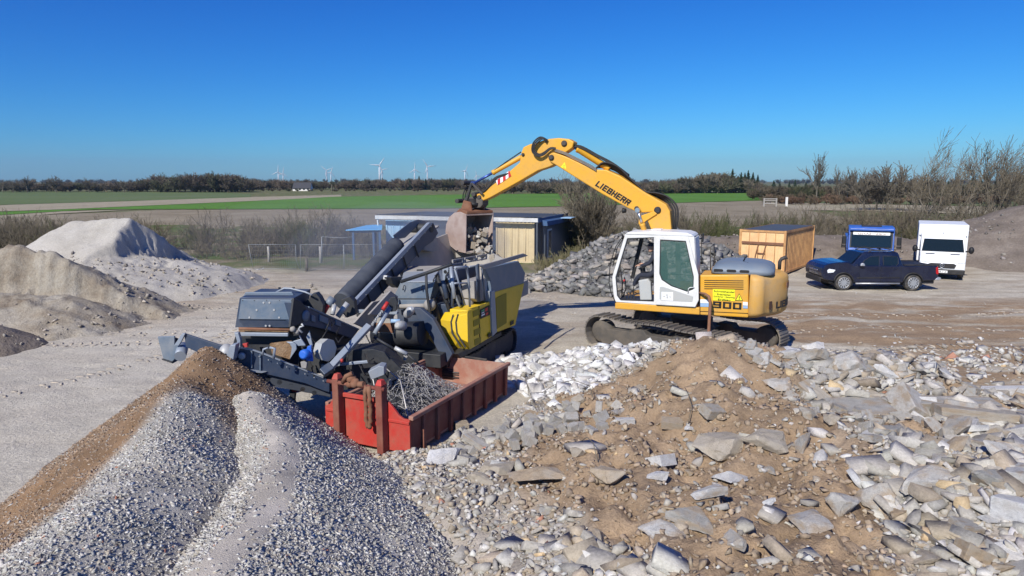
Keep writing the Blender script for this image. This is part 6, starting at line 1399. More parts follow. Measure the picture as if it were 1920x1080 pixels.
slab('material', [(447, 617), (541, 620), (540, 625), (447, 623)], SY+.03, .3, 'brown_fines', bx)
slab('front_beam', [(439, 623.5), (540, 625), (539.8, 631), (440, 630)], SY-.12, .07, 'cr_lit', bx)
slab('screen_body', [(441, 630), (560, 630), (572, 650), (600, 660), (600, 700), (560, 705), (500, 680), (434, 655)], SY+.15, 1.0, 'cr_black', bx)
slab('material', [(505, 645), (545, 640), (549, 652), (543, 674), (510, 664)], SY-.12, .1, 'brown_fines', bx)
slab('curved_guard', [(536, 641), (549, 641), (555, 646), (556, 655), (547, 668), (543, 674), (545.5, 662), (547, 652), (543, 645)], SY-.16, .04, 'cr_lit', bx)
slab('guard', [(549, 640), (563, 636), (560, 628), (573, 648), (556, 649)], SY-.1, .05, 'cr_lit', bx)
slab('side_bracket', [(439, 624), (446.5, 624), (450.5, 638), (450.5, 652), (447, 662), (449, 685), (453, 689), (445, 689), (438, 684), (439, 662), (444, 650), (444, 639)], SY-.42, .10, 'cr_lit', bx)
rod('hook', W(567, 624, SY-.2), W(565, 607, SY-.2), .022, 'motor_grey', bx, 8, [W(560, 617, SY-.2), W(563, 613, SY-.2), W(569, 611, SY-.2)])
rod('bent_rod', W(516, 549, SY+.6), W(585, 553, SY+.5), .02, 'cr_lit', bx, 8, [W(533, 540.5, SY+.6), W(545, 541, SY+.6), W(572, 547.5, SY+.55)])
for u in (524, 550.5): rod('bent_rod_pin', W(u, 538.5, SY+.6), W(u, 541.5, SY+.6), .025, 'cr_black', bx, 6)
slab('joint_block', [(583, 552), (592, 550), (599, 558), (606, 572), (604, 590), (590, 580), (566, 570), (580, 560)], SY+.65, .25, 'cr_black', bx)
rod('red_hook', W(606, 589, SY+.9), W(616, 571, SY+.9), .045, 'cr_red'); rod('clamp', W(614, 572, SY+.9), W(624, 560, SY+1.0), .09, 'motor_blue' if 0 else 'cr_blue')
rod('cylinder', W(633, 594, SY+1.2), W(652, 568, SY+1.3), .06, 'motor_grey'); rod('cylinder', W(623, 590, SY+.8), W(627, 572, SY+.9), .05, 'motor_grey')
slab('pivot_block', [(640, 562), (655, 556), (664, 565), (667, 590), (650, 596), (640, 585)], SY+1.5, .25, 'cr_black')
# octagonal drum, blue motor, strut
c = W(617, 657, SY+.05); axd = Vector((.86, -.5, 0)).normalized(); mb = MB(); mb.lathe(c-axd*.22, axd, [(0, .22), (.16, .235), (.2, .24)], 8, False); mb.build('drum_guard', 'motor_grey', cr, .01)
mb = MB(); mb.lathe(W(573, 664, SY-.32), (-.2, -.9, .1), [(-.12, .05), (-.1, .10), (.08, .10), (.12, .06)], 14); mb.build('electric_motor', 'motor_blue', cr)
slab('motor_bracket', [(576, 650), (583, 648), (584, 662), (586, 678), (574, 676), (572, 664)], SY-.3, .08, 'motor_blue')
slab('motor_foot', [(563, 679), (576, 678), (574, 691), (565, 690)], SY-.32, .08, 'cr_dust')
mb = MB(); mb.beam(W(617, 692, SY-.15), W(692, 611, SY+.75), .13, .13, (0, -1, .6)); mb.build('strut', 'cr_lit', cr, .015)
mb = MB(); mb.beam(W(604, 700, SY-.25), W(622, 687, SY-.12), .17, .15, (0, -1, .6)); mb.build('strut_foot', 'cr_navy', cr, .015)
rod('lift_cylinder', W(702, 626, SY+1.1), W(731, 577, SY+1.5), .05, 'cr_lit'); rod('red_hook', W(717.5, 581, SY+1.3), W(727, 567, SY+1.4), .045, 'cr_red')
for k in range(9): t = k/8; p = W(698+18*t, 608-24*t, SY+1.1+.2*t); mb = MB(); mb.lathe(p, (1, 0, .3) if k % 2 else (0, 1, .3), [(-.012, .03), (.012, .03)], 8); mb.build('chain_link', 'motor_grey', cr)
slab('hook_block', [(728, 565), (733, 557), (741, 557), (745, 566), (742, 584), (732, 585)], SY+1.5, .15, 'cr_black')
rod('red_marker', W(640, 673, SY-.2), W(642, 679, SY-.2), .03, 'cr_red'); rod('lower_rod', W(701, 632, SY+.9), W(740, 655, SY+.8), .03, 'cr_black'); rod('lower_rod', W(740, 652, SY+.8), W(763, 664, SY+.8), .045, 'motor_grey'); rod('lower_rod', W(763, 664, SY+.8), W(785, 682, SY+.8), .025, 'cr_black')
slab('tool_box', [(690, 697), (711, 686), (720, 688), (720, 703), (696, 712)], SY-.3, .3, 'cr_lit'); slab('fin', [(757, 664), (765, 668), (758, 684), (755, 683)], SY+1.2, .04, 'cr_dust')
slab('lower_frame', [(600, 660), (700, 655), (720, 660), (760, 700), (760, 720), (610, 735)], SY+.5, .6, 'cr_black')
# ---- fines conveyor ----
a = W(445, 660, 12.75); b = W(606, 720, 13.25); KF = Fr((a.x, a.y), (b.x-a.x, b.y-a.y))
fc = kp('discharge_conveyor', [(444, 652), (475, 657), (500, 666), (606, 708), (618, 714), (618, 736), (607, 733), (572, 719), (475, 696), (440, 686)], 0, .05, 'cr_navy', None, KF)
kp('side_beam', [(444, 652), (500, 666), (618, 714), (618, 736), (475, 696), (440, 686)], .62, .05, 'cr_navy', fc, KF)
kp('edge_strip', [(449, 651), (476, 655.5), (501, 664.5), (606, 707), (606, 709), (500, 667), (475, 658), (449, 653.5)], -.03, .05, 'cr_lit', fc, KF, 0)
kp('bottom_strip', [(445, 687), (478, 694.5), (500, 697), (490, 699.5), (472, 697.5), (443, 690)], -.04, .05, 'cr_lit', fc, KF, 0)
kp('belt', [(389, 672), (425, 656), (620, 722), (620, 745), (500, 722), (386, 688)], .10, .48, 'belt', fc, KF)
for (u, v) in ((470, 676), (486, 682)): kp('idler_bracket', [(u, v-18), (u+3, v-18), (u+3, v+14), (u, v+14)], -.03, .02, 'cr_blue', fc, KF, 0)
mb = MB(); mb.lathe(W(454, 667, 12.72), (0, -1, 0), [(0, .07), (.05, .07), (.06, .04)], 14); mb.build('roller', 'motor_grey', fc)
mb = MB(); mb.ball(W(425, 661, 12.62), .17, 14, 8, (.8, 1, 1)); mb.build('head_drum', 'motor_grey', fc)
slab('head_cover', [(431, 648), (442, 646), (437, 676), (422, 675)], 12.45, .2, 'cr_lit', fc)
rod('bracket', W(492, 666, 12.6), W(503, 652, 12.6), .02, 'cr_lit', fc, 8, [W(494, 655, 12.6)]); rod('bracket', W(506, 652, 12.6), W(513, 672, 12.6), .028, 'cr_lit', fc, 8, [W(515, 653, 12.6)])
slab('lamp', [(454, 645), (463, 644), (464, 651), (455, 652)], 12.7, .08, 'cr_red', fc)
for (u0, u1, v0, v1, m_) in ((446, 457, 703, 726, 'cr_red'), (545, 566, 712, 735, 'cr_red'), (542, 553, 732, 756, 'cr_black'), (387, 397, 686, 700, 'cr_black')):
    slab('support_leg', [(u0, v0), (u1, v0+3), (u1-2, v1), (u0+2, v1)], 13.3, .12, m_)
# ---- far side wing conveyor ----
wg = slab('side_chute', [(295, 631.5), (327, 630.5), (327, 647), (342, 647), (340, 660), (322, 679), (306, 673)], 14.2, .05, 'cr_blue')
slab('chute_arm', [(326, 648), (341, 625.5), (347, 626), (340, 640), (335, 648)], 14.1, .06, 'cr_lit', wg)
slab('chute_beam', [(345, 625.5), (410, 646.5), (440, 650), (440, 690), (410, 680), (348, 650)], 14.15, .06, 'cr_navy', wg)
slab('chute_back', [(327, 633), (334, 636), (327, 647)], 14.3, .05, 'cr_black', wg); slab('chute_base', [(303, 673), (322, 679), (324, 682), (303, 675)], 14.15, .4, 'cr_black', wg)
rod('chute_roller', W(338, 668, 14.0), W(343, 650, 14.4), .12, 'cr_lit', wg)
kpG = MB(); kpG.prism([Wz(464, 733, .05), Wz(470, 716, .05), Wz(519, 733, .05), Wz(505, 745, .05)], (0, 0, .05)); kpG.build('ramp_plate', 'cr_lit', cr, .01)

# small fittings: bolts on the beams, hoses, idlers, dusty ledges
for i in range(14):
    t = i/13; p = K.px(664+144*t, 574-151*t+2, YK-.1); mb = MB(); mb.lathe(p, -K.L, [(0, .014), (.012, .014)], 6); mb.build('bolt', 'motor_grey', bl)
for i in range(9):
    t = (i+.5)/9; a_ = K.px(672+132*t, 592-138*t, YK+.1); mb = MB(); mb.lathe(a_, K.L, [(0, .045), (.6, .045)], 10); mb.build('idler_roller', 'dark_steel', bl)
for i in range(8):
    t = i/7; p = KF.px(486+120*t, 668+46*t, -.04); mb = MB(); mb.lathe(p, -KF.L, [(0, .012), (.012, .012)], 6); mb.build('bolt', 'motor_grey', fc)
for i in range(6): t = (i+.5)/6; a_ = KF.px(470+130*t, 700+40*t, .1); mb = MB(); mb.lathe(a_, KF.L, [(0, .05), (.45, .05)], 10); mb.build('idler_roller', 'dark_steel', fc)
for k in range(16):
    u = random.uniform(580, 690); v = random.uniform(600, 690); P0 = W(u, v, SY-.05+random.uniform(0, .4)); P1 = P0+Vector((random.uniform(-.35, .35), random.uniform(-.1, .2), random.uniform(-.45, .1)))
    rod('hydraulic_hose', P0, P1, .014, 'black_rubber', None, 6, [(P0+P1)/2+Vector((0, -.14, -.08))])
for (u, v, w_, h_) in ((600, 590, 16, 12), (630, 600, 10, 9), (612, 611, 9, 6), (585, 590, 7, 12)): kp('cover_plate', [(u, v), (u+w_, v+w_*.42), (u+w_, v+w_*.42+h_), (u, v+h_)], -.03, .03, 'cr_blue', scr, KS)
mb = MB(); mb.lathe(KS.px(572, 592, -.02), -KS.L, [(0, .11), (.03, .11), (.035, .05)], 20); mb.build('bearing_cover', 'cr_blue', scr)
slab('corner_gusset', [(574, 632), (580, 620), (586, 648), (582, 650)], SY-.05, .04, 'cr_lit'); slab('cross_tube', [(600, 684), (690, 676), (690, 681), (600, 690)], SY+.2, .06, 'cr_lit')
mb = MB(); mb.fbox(K, .2, .5, .05, .6, 1.50, 1.66); mb.build('step_box', 'cr_dust', cr, .01)

# ---------- red skip ----------
def skip():
    paint('skip_red', (.46, .035, .025), .55, 0, (.33, .12, .08), .8, 1.7); paint('skip_rust', (.20, .05, .035), .75, .1, (.30, .15, .10), .8, 1.8)
    paint('skip_in', (.34, .15, .105), .8, .1, (.42, .30, .23), .9, 2.5)
    Z = .74; a = Wz(768, 786, Z); b = Wz(951, 683, Z); F = Fr((a.x, a.y), (b.x-a.x, b.y-a.y)); Lx = (b-a).length; Wd = 1.86
    sk = thing('skip', F.p(Lx/2, Wd/2, 0), 'open red skip full of tangled wire with two posts at its front end', 'skip')
    P = F.p; t = .05
    mb = MB(); mb.hexa([P(0, 0, .12), P(Lx, 0, .12), P(Lx, t, .12), P(0, t, .12)], [P(0, -.03, Z), P(Lx, -.03, Z), P(Lx, t-.03, Z), P(0, t-.03, Z)]); s1 = mb.build('side_wall', 'skip_rust', sk, .006)
    mb = MB(); mb.hexa([P(0, Wd, .12), P(Lx, Wd, .12), P(Lx, Wd-t, .12), P(0, Wd-t, .12)], [P(0, Wd+.03, Z), P(Lx, Wd+.03, Z), P(Lx, Wd+.03-t, Z), P(0, Wd+.03-t, Z)]); s2 = mb.build('side_wall', 'skip_in', sk, .006)
    for k in range(8):
        x = .35+k*(Lx-.5)/7.2; mb = MB(); mb.hexa([P(x, -.07, .05), P(x+.09, -.07, .05), P(x+.09, 0, .05), P(x, 0, .05)], [P(x, -.08, Z-.03), P(x+.09, -.08, Z-.03), P(x+.09, -.03, Z-.03), P(x, -.03, Z-.03)]); mb.build('rib', 'skip_rust', s1, .008)
    mb = MB(); mb.beam(P(-.02, -.035, Z+.02), P(Lx+.02, -.035, Z+.02), .10, .08); mb.build('top_rail', 'skip_in', s1, .015); mb = MB(); mb.beam(P(0, Wd+.03, Z+.02), P(Lx, Wd+.03, Z+.02), .08, .08); mb.build('top_rail', 'skip_in', s2, .015)
    mb = MB(); mb.fbox(F, Lx-t, Lx, 0, Wd, .1, Z+.03); bw = mb.build('tail_wall', 'skip_in', sk, .01)
    mb = MB(); mb.beam(P(Lx-t/2, Wd*.28, Z+.05), P(Lx-t/2, Wd*.60, Z+.06), .05, .06); mb.build('latch', 'dark_steel', bw, .01)
    mb = MB(); mb.fbox(F, 0, Lx, 0, Wd, .08, .14); mb.build('floor_plate', 'skip_in', sk)
    # front end: low shoulders, raised middle panel between the posts
    yr, yl = .52, 1.50; top = 1.12
    prof = [(-.03, .10), (-.03, Z)] + [(-.03+.16*math.sin(R(k*18))**.5*1.0 if k else -.03, Z+.001*k) for k in range(1)] + [(.10, Z), (.20, Z+.05), (.32, Z+.18), (.42, Z+.28), (yr, Z+.30), (yl, Z+.30), (1.58, Z+.28), (1.68, Z+.18), (1.78, Z+.05), (Wd+.03, Z), (Wd+.03, .10)]
    mb = MB(); mb.prism([P(0, y, z) for y, z in prof], F.F*-.05); fw = mb.build('front_wall', 'skip_red', sk, .008)
    mb = MB(); mb.fbox(F, -.11, -.052, yr, yl, Z+.26, Z+.34); mb.build('crossbar', 'skip_red', fw, .01); mb = MB(); mb.fbox(F, -.075, -.052, -.03, yr-.1, Z-.09, Z-.03); mb.build('crossbar', 'skip_red', fw, .01); mb = MB(); mb.fbox(F, -.075, -.052, yl+.1, Wd, Z-.09, Z-.03); mb.build('crossbar', 'skip_red', fw, .01)
    for y in (yr, yl):
        mb = MB(); mb.fbox(F, -.24, -.055, y-.09, y+.05, -.02, 1.36); po = mb.build('hook_post', 'skip_rust', sk, .015)
        mb = MB(); mb.hexa([P(-.24, y-.09, 1.36), P(-.055, y-.09, 1.36), P(-.055, y+.05, 1.36), P(-.24, y+.05, 1.36)], [P(-.20, y-.06, 1.46), P(-.10, y-.06, 1.46), P(-.10, y+.02, 1.46), P(-.20, y+.02, 1.46)]); mb.build('post_cap', 'skip_red', po, .01)
    zc = 1.30; mb = MB(); mb.tube([P(-.20, yr-.14, zc), P(-.20, yl+.17, zc)], .038, 12); mb.build('hook_bar', 'skip_rust', sk)
    # hanging chain bundle and rag
    y = yr+.20; mb = MB(); rr = random.Random(3)
    for s_, o_ in ((-.045, 0), (.045, .02)):
        pts = [P(-.24, y+s_*.4, zc+.03)]; rs = [.045]
        for k in range(1, 15): pts.append(P(-.26+rr.uniform(-.012, .012), y+s_*(1.05 if k < 12 else .5)+rr.uniform(-.01, .01), zc-.03-k*.052)); rs.append(.034+.013*(k % 2))
        mb.tube(pts, rs, 8)
    tag(mb.build('chain', 'rust'), 'thick rusty chain loop hanging from the front bar of the red skip', 'chain')
    mb = MB(); rr = random.Random(5)
    for k in range(5): c = P(-.2+rr.uniform(-.03, .03), yl-.42+rr.uniform(-.10, .10), zc+.03+rr.uniform(-.04, .10)); mb.ball(c, .075+.02*rr.random(), 8, 5, (1, .8, .8))
    mb.tube([P(-.22, yl-.2, zc+.02), P(-.24, yl-.30, zc+.16), P(-.2, yl-.42, zc+.22)], .045, 8); mb.tube([P(-.2, yl-.5, zc+.02), P(-.22, yr+.3, zc+.05)], .055, 8)
    tag(mb.build('rope', 'rust'), 'bundle of brown rope tied round the front bar of the red skip', 'rope')
    # tangled wire
    flat('wire', (.50, .48, .46), .5, .5); flat('wire_dark', (.10, .095, .09), .6, .5); rr = np.random.default_rng(12); segs = []
    def hw(x, y): return .30+.85*math.exp(-(((x-1.75)/1.0)**2+((y-1.15)/.65)**2))+.10*math.exp(-(((x-.8)/.6)**2))
    for k in range(1500):
        x = rr.uniform(.12, Lx-1.1); y = rr.uniform(.12, Wd-.12); z = .2+(hw(x, y)-.2)*rr.random()**.35; p = np.array([x, y, z]); d = rr.normal(size=3); d /= np.linalg.norm(d); w = rr.normal(size=3)*.6
        for s in range(7):
            d = d+w*.35+rr.normal(size=3)*.25; d /= np.linalg.norm(d); q = p+d*.05
            if not (.06 < q[0] < Lx-.7 and .06 < q[1] < Wd-.06): break
            q[2] = min(q[2], hw(q[0], q[1])+.06); A = F.p(*p); B = F.p(*q); segs.append([*A, *B, .0055, .0055]); p = q
    V, T_ = tubes_np(segs, 3); o = raw_mesh('wire_tangle', V, T_, 'wire'); tag(o, 'grey tangle of scrap reinforcing wire heaped in the red skip', 'scrap wire', kind='stuff')
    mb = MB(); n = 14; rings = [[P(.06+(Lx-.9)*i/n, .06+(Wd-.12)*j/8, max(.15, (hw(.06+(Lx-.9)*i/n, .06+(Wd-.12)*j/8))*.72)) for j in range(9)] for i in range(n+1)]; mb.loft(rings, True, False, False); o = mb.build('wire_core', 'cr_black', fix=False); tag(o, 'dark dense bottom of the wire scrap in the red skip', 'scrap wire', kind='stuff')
    for (p0, p1, p2) in (((.5, .35, .5), (1.2, 1.0, 1.0), (1.5, 1.9, 1.35)), ((1.0, 1.5, .9), (1.4, 1.9, 1.2), (1.8, 2.3, 1.15))):
        mb = MB(); mb.tube([P(*p0), P(*p1), P(*p2)], .014, 6); tag(mb.build('bent_rod', 'wire'), 'bent pale rod sticking up out of the scrap wire' + (' towards the crusher' if p0[0] < .9 else ' at the far side'), 'rod')
skip()
paint('navy_paint', (.006, .010, .032), .16, .1, (.09, .085, .08), .16, 1.2, coat=.6)
paint('truck_blue', (.02, .10, .42), .3, 0, (.25, .24, .22), .25, 1.2)
paint('van_white', (.78, .79, .80), .35, 0, (.5, .48, .44), .15, 1.2)
paint('tyre', (.03, .03, .03), .85, 0, (.30, .26, .22), .6, 4); paint('alloy', (.55, .56, .57), .35, .7, (.3, .28, .25), .2, 4)
glass('car_glass', (.01, .018, .022), .93, .04); flat('lamp_glass', (.75, .78, .8), .12); flat('tail_red', (.45, .01, .015), .25); flat('plate_white', (.75, .75, .73), .5); flat('orange_lens', (.6, .15, .02), .3)
def wheel(fr, x, y, z, r, w, par, out=1, spokes=10, rim='alloy'):
    mb = MB(); c = fr.p(x, y-w*out, z); mb.lathe(c, fr.L*out, [(0, r*.86), (.02, r*.97), (.05, r), (w-.05, r), (w-.015, r*.96), (w, r*.84), (w-.005, r*.66)], 28); t = mb.build('wheel', 'tyre', par)
    c = fr.p(x, y, z); mb = MB(); n = 28; 
    mb.lathe(c-fr.L*out*.03, fr.L*out, [(0, r*.67), (.045, r*.67)], 28); mb.build('rim', 'black', t)
    mb = MB(); 
    for k in range(spokes):
        a = 2*math.pi*k/spokes; d = fr.F*math.cos(a)+fr.U*math.sin(a); mb.beam(c+fr.L*out*.022+d*r*.08, c+fr.L*out*.022+d*r*.62, r*.13, .014, fr.L)
    mb.lathe(c+fr.L*out*.016, fr.L*out, [(0, r*.14), (.016, r*.12)], 14); mb.build('spokes', rim, t)
    mb = MB(); R0 = r*.62
    rings = [[c+fr.L*out*o+(fr.F*math.cos(2*math.pi*k/n)+fr.U*math.sin(2*math.pi*k/n))*rr for k in range(n)] for o, rr in ((.018, R0), (.03, R0), (.03, R0+.025), (.018, R0+.025))]
    mb.loft(rings+[rings[0]], True, False); mb.build('rim_ring', rim, t); return t
# ---------- pickup ----------
V_ = Fr((Wz(1650, 541, 0).x+.1, 31.95, 0), (-1, .015)); YN = .92
pk = thing('pickup_truck', V_.O, 'dark navy double cab pickup parked side on before the blue truck', 'pickup')
def arch(cx, cy, r, n=9, a0=0, a1=180): return [(cx+r*math.cos(R(a0+(a1-a0)*k/n)), cy-r*math.sin(R(a0+(a1-a0)*k/n))) for k in range(n+1)]
body = [(1545, 524), (1541, 517.3), (1540.3, 511), (1542.5, 503), (1548, 497), (1556, 494.2), (1573, 492), (1592, 491.2), (1602, 497.5), (1693, 498.2), (1694, 498), (1756.6, 498), (1758.8, 501), (1760, 514.7), (1757, 525.5), (1733, 526.5)] + arch(1712.3, 530.3, 18.6, 9, 12, 180) + [(1688, 529.5), (1604, 529.7)] + arch(1582, 529.7, 17.8, 9, 0, 172) + [(1562, 527)]
mb = MB(); mb.prism([V_.px(u, v, YN) for u, v in body], V_.L*-1.84); bd = mb.build('body', 'navy_paint', pk, .045, 3)
zb_p = V_.xz(1640, 498.5, YN)[1]; zt_p = V_.xz(1650, 474.5, .78)[1]
def gx(u, v, y=.8): return V_.xz(u, v, y)[0]
bot = [(gx(1594, 492), .82), (gx(1693, 498), .82)]; top = [(gx(1625, 473.5), .68), (gx(1687, 474.5), .68)]
def ringp(x0, x1, w, z): return [V_.p(x0, w, z), V_.p(x1, w, z), V_.p(x1, -w, z), V_.p(x0, -w, z)]
mb = MB(); mb.loft([ringp(bot[0][0], bot[1][0], .84, zb_p-.05), ringp(top[0][0]+.12, top[1][0], .69, zt_p), ringp(top[0][0]-.05, top[1][0]+.1, .60, zt_p+.04)], False); gh = mb.build('cabin', 'navy_paint', pk, .04, 3)
# window plane on the near side
Pb = V_.p(0, .84, zb_p-.05); Pt = V_.p(0, .69, zt_p); nrm = V_.F.cross(Pt-Pb).normalized()
if nrm.dot(V_.L) < 0: nrm = -nrm
def win(name, pts, mat, par, off=.006, th=.012):
    mb = MB(); mb.prism([Wp(u, v, Pb+nrm*off, nrm) for u, v in pts], nrm*th); return mb.build(name, mat, par)
win('window', [(1613.5, 498), (1621, 488.8), (1632, 481.8), (1648, 480.5), (1648, 498)], 'car_glass', gh); win('window', [(1656.3, 480.5), (1681.5, 481), (1683.5, 486), (1683.5, 494), (1680, 498), (1657, 498)], 'car_glass', gh)
mb = MB()
for pl in ([(1613.5, 498.6), (1621, 488.4), (1632, 481.2), (1648.6, 480), (1648.6, 498.6)], [(1656, 480), (1682, 480.4), (1684.2, 486), (1684.2, 494.5), (1680, 498.7), (1656.4, 498.7)]):
    P_ = [Wp(u, v, Pb+nrm*.02, nrm) for u, v in pl]; mb = MB(); mb.tube(P_+[P_[0]], .010, 5); mb.build('window_trim', 'alloy' if 0 else 'dark_steel', gh)
wsb = [V_.p(bot[0][0]-.02, .76, zb_p+.03), V_.p(bot[0][0]-.02, -.76, zb_p+.03), V_.p(top[0][0]+.14, -.64, zt_p-.02), V_.p(top[0][0]+.14, .64, zt_p-.02)]
quad('windscreen', [p+V_.F*.012+V_.U*.012 for p in wsb], 'car_glass', gh, .012)
for y in (.60, -.60):
    mb = MB(); mb.tube([V_.p(top[0][0]-.15, y, zt_p+.03), V_.p(top[0][0]-.35, y, zt_p+.10), V_.p(top[1][0]+.35, y, zt_p+.10), V_.p(top[1][0]+.1, y, zt_p+.03)], .022, 6); mb.build('roof_rail', 'dark_steel', gh)
for x in (.35, 1.15): mb = MB(); mb.beam(V_.p(top[0][0]-x-.1, -.62, zt_p+.13), V_.p(top[0][0]-x-.1, .62, zt_p+.13), .06, .03); mb.build('roof_bar', 'dark_steel', gh)
for cx, cy in ((1582, 530), (1712.3, 530.5)):
    for yy, o in ((.90, 1), (-.90, -1)): x, z = V_.xz(cx, cy, .9); wheel(V_, x, yy, .375, .375, .24, pk, o, 12)
    P_ = [V_.px(u, v, YN+.012) for u, v in arch(cx, cy, 18.6, 12, 8, 172)]; mb = MB(); mb.tube(P_, .035, 6); mb.build('wheel_arch', 'black_rubber', pk)
    x, z = V_.xz(cx, cy, .9); mb = MB(); mb.fbox(V_, x-.43, x+.43, -.88, .88, .25, .82); mb.build('wheel_well', 'black', pk)
mb = MB(); mb.tube([V_.px(1604, 531.5, 1.0), V_.px(1687, 531.5, 1.0)], .035, 8); mb.build('side_step', 'alloy', pk)
mb = MB(); mb.fbox(V_, gx(1755, 510, .9), gx(1558, 510, .9), -.8, .8, .33, .5); mb.build('underbody', 'black', pk)
mb = MB(); mb.prism([V_.px(u, v, YN+.004) for u, v in ((1551, 507), (1555, 504), (1567, 506), (1563, 511), (1552, 512))], V_.L*-.2); mb.build('headlight', 'lamp_glass', pk, .01)
mb = MB(); mb.prism([V_.px(u, v, YN+.012) for u, v in ((1755, 502), (1759, 500), (1760.5, 512), (1758, 515), (1755.3, 513))], V_.L*-.12); mb.build('tail_light', 'tail_red', pk, .01)
x_f = V_.loc(V_.px(1541, 512, YN))[0]
mb = MB(); mb.fbox(V_, x_f-.02, x_f+.015, -.45, .45, .72, .95); mb.build('grille', 'chrome', pk, .02); mb = MB(); mb.fbox(V_, x_f-.05, x_f+.03, -.80, .80, .38, .62); mb.build('bumper', 'black_rubber', pk, .04)
mb = MB(); mb.prism([V_.px(u, v, YN+.02) for u, v in ((1753, 525), (1757, 521), (1764, 520), (1765, 523), (1761, 526))], V_.L*-1.8); mb.build('rear_bumper', 'alloy', pk, .02)
for u in (1612.5, 1652.3, 1690): mb = MB(); mb.beam(V_.px(u, 499, YN+.001), V_.px(u-1, 528, YN+.001), .012, .012); mb.build('door_seam', 'black', pk)
for u in (1645, 1680): mb = MB(); mb.beam(V_.px(u-3, 504.5, YN+.02), V_.px(u+3, 504.5, YN+.02), .03, .03); mb.build('door_handle', 'navy_paint', pk, .008)
mb = MB(); mb.prism([V_.px(u, v, YN+.2) for u, v in ((1614, 499), (1616, 493.5), (1621, 493.5), (1623, 499))], V_.L*-.12); mb.build('mirror', 'alloy', pk, .03)
mb = MB(); mb.beam(V_.px(1606, 521, YN+.01), V_.px(1687, 520.5, YN+.01), .03, .05); mb.build('door_strip', 'black_rubber', pk, .008)
xb0, xb1 = gx(1695, 498, .9), gx(1754, 498, .9); zr = V_.xz(1720, 498, YN)[1]
mb = MB(); mb.fbox(V_, xb1, xb0, -.78, .78, zr-.02, zr+.012); mb.build('bed_shade_plane', 'black', pk)  # bed is open; dark plane paints the shade of its hollow
for y in (.86, -.86): mb = MB(); mb.fbox(V_, xb1, xb0, y-.05, y+.05, zr-.01, zr+.05); mb.build('bed_rail', 'black_rubber', pk, .01)
mb = MB(); mb.tube([V_.p(xb0, -.8, zr+.14), V_.p((xb0+xb1)/2-.1, -.8, zr+.14)], .025, 8); mb.build('load_bar', 'alloy', pk)
# ---------- blue truck ----------
def front_px(fr, u, v, x): return Wp(u, v, fr.p(x, 0, 0), fr.F)
c = W(1632, 470, 37.4); B_ = Fr((c.x, c.y), (-.42, -.91)); tk = thing('truck', B_.O, 'blue truck cab facing the camera behind the pickup, a lettered white board in its windscreen', 'truck')
pr = [(0, .45), (0, 1.28), (-.05, 1.33), (-.22, 2.12), (-.28, 2.35), (-.42, 2.50), (-1.7, 2.52), (-1.7, .45)]
mb = MB(); mb.prism([B_.p(x, 1.13, z) for x, z in pr], B_.L*-2.26); tb_ = mb.build('cab', 'truck_blue', tk, .05, 3)
def wpl(x0, z0, x1, z1, y0, y1, off, mat, name, par, th=.012):
    d = (B_.F*(x1-x0)+B_.U*(z1-z0)).normalized(); n_ = d.cross(B_.L); n_ = n_ if n_.dot(B_.F) > 0 else -n_
    return quad(name, [B_.p(x0, y0, z0)+n_*off, B_.p(x0, y1, z0)+n_*off, B_.p(x1, y1, z1)+n_*off, B_.p(x1, y0, z1)+n_*off], mat, par, th)
wpl(-.06, 1.36, -.245, 2.24, -1.05, 1.05, .006, 'black', 'window_surround', tb_); wpl(-.065, 1.40, -.215, 2.10, -.98, .98, .022, 'car_glass', 'windscreen', tb_)
wpl(-.205, 2.06, -.24, 2.20, -.90, .90, .036, 'plate_white', 'name_board', tb_)
dz = (B_.F*(-.035)+B_.U*.14).normalized(); text_mesh('lettering', 'KIES - SAND', .2, B_.p(-.2225, 0, 2.13)+B_.F*.055, -B_.L, dz, 'rust', tb_, .003, .01, fit=(1.35, .085))
mb = MB(); mb.fbox(B_, -.40, -.06, -1.08, 1.08, 2.30, 2.42); mb.build('sun_visor', 'truck_blue', tb_, .03); mb = MB(); mb.fbox(B_, -.9, -.45, -.5, .5, 2.51, 2.56); mb.build('roof_hatch', 'black_rubber', tb_, .02)
mb = MB(); mb.fbox(B_, -.3, .05, -1.13, 1.13, .30, .68); mb.build('bumper', 'truck_blue', tk, .05)
mb = MB(); mb.fbox(B_, -.02, .02, -.75, .75, .78, 1.15); mb.build('grille', 'black', tb_, .02)
for y in (.95, -.95): mb = MB(); mb.fbox(B_, -.1, .06, y-.15, y+.15, .45, .65); mb.build('headlight', 'lamp_glass', tk, .02); mb = MB(); mb.fbox(B_, -.1, .03, y-.1, y+.18, .95, 1.08); mb.build('indicator', 'orange_lens', tk, .02)
for s in (1, -1):
    mb = MB(); mb.tube([B_.p(-.1, 1.1*s, 2.15), B_.p(.05, 1.42*s, 2.2), B_.p(.05, 1.45*s, 1.35), B_.p(-.1, 1.12*s, 1.3)], .02, 6); m_ = mb.build('mirror_arm', 'black', tk)
    for z0, z1 in ((1.55, 2.0), (1.38, 1.52)): mb = MB(); mb.fbox(B_, 0, .1, 1.33*s-.1, 1.33*s+.1, z0, z1); mb.build('mirror', 'black', m_, .03)
for y0 in (-.8, .3): mb = MB(); mb.beam(B_.p(-.03, y0, 1.38)+B_.F*.03, B_.p(-.07, y0+.6, 1.44)+B_.F*.03, .02, .02); mb.build('wiper', 'black', tb_)
mb = MB(); mb.fbox(B_, -6.0, -1.6, -.42, .42, .7, .92); mb.build('chassis', 'black', tk)
for x in (-.75, -4.6):
    for s in (1, -1): wheel(B_, x, 1.1*s, .48, .48, .3, tk, s, 8)
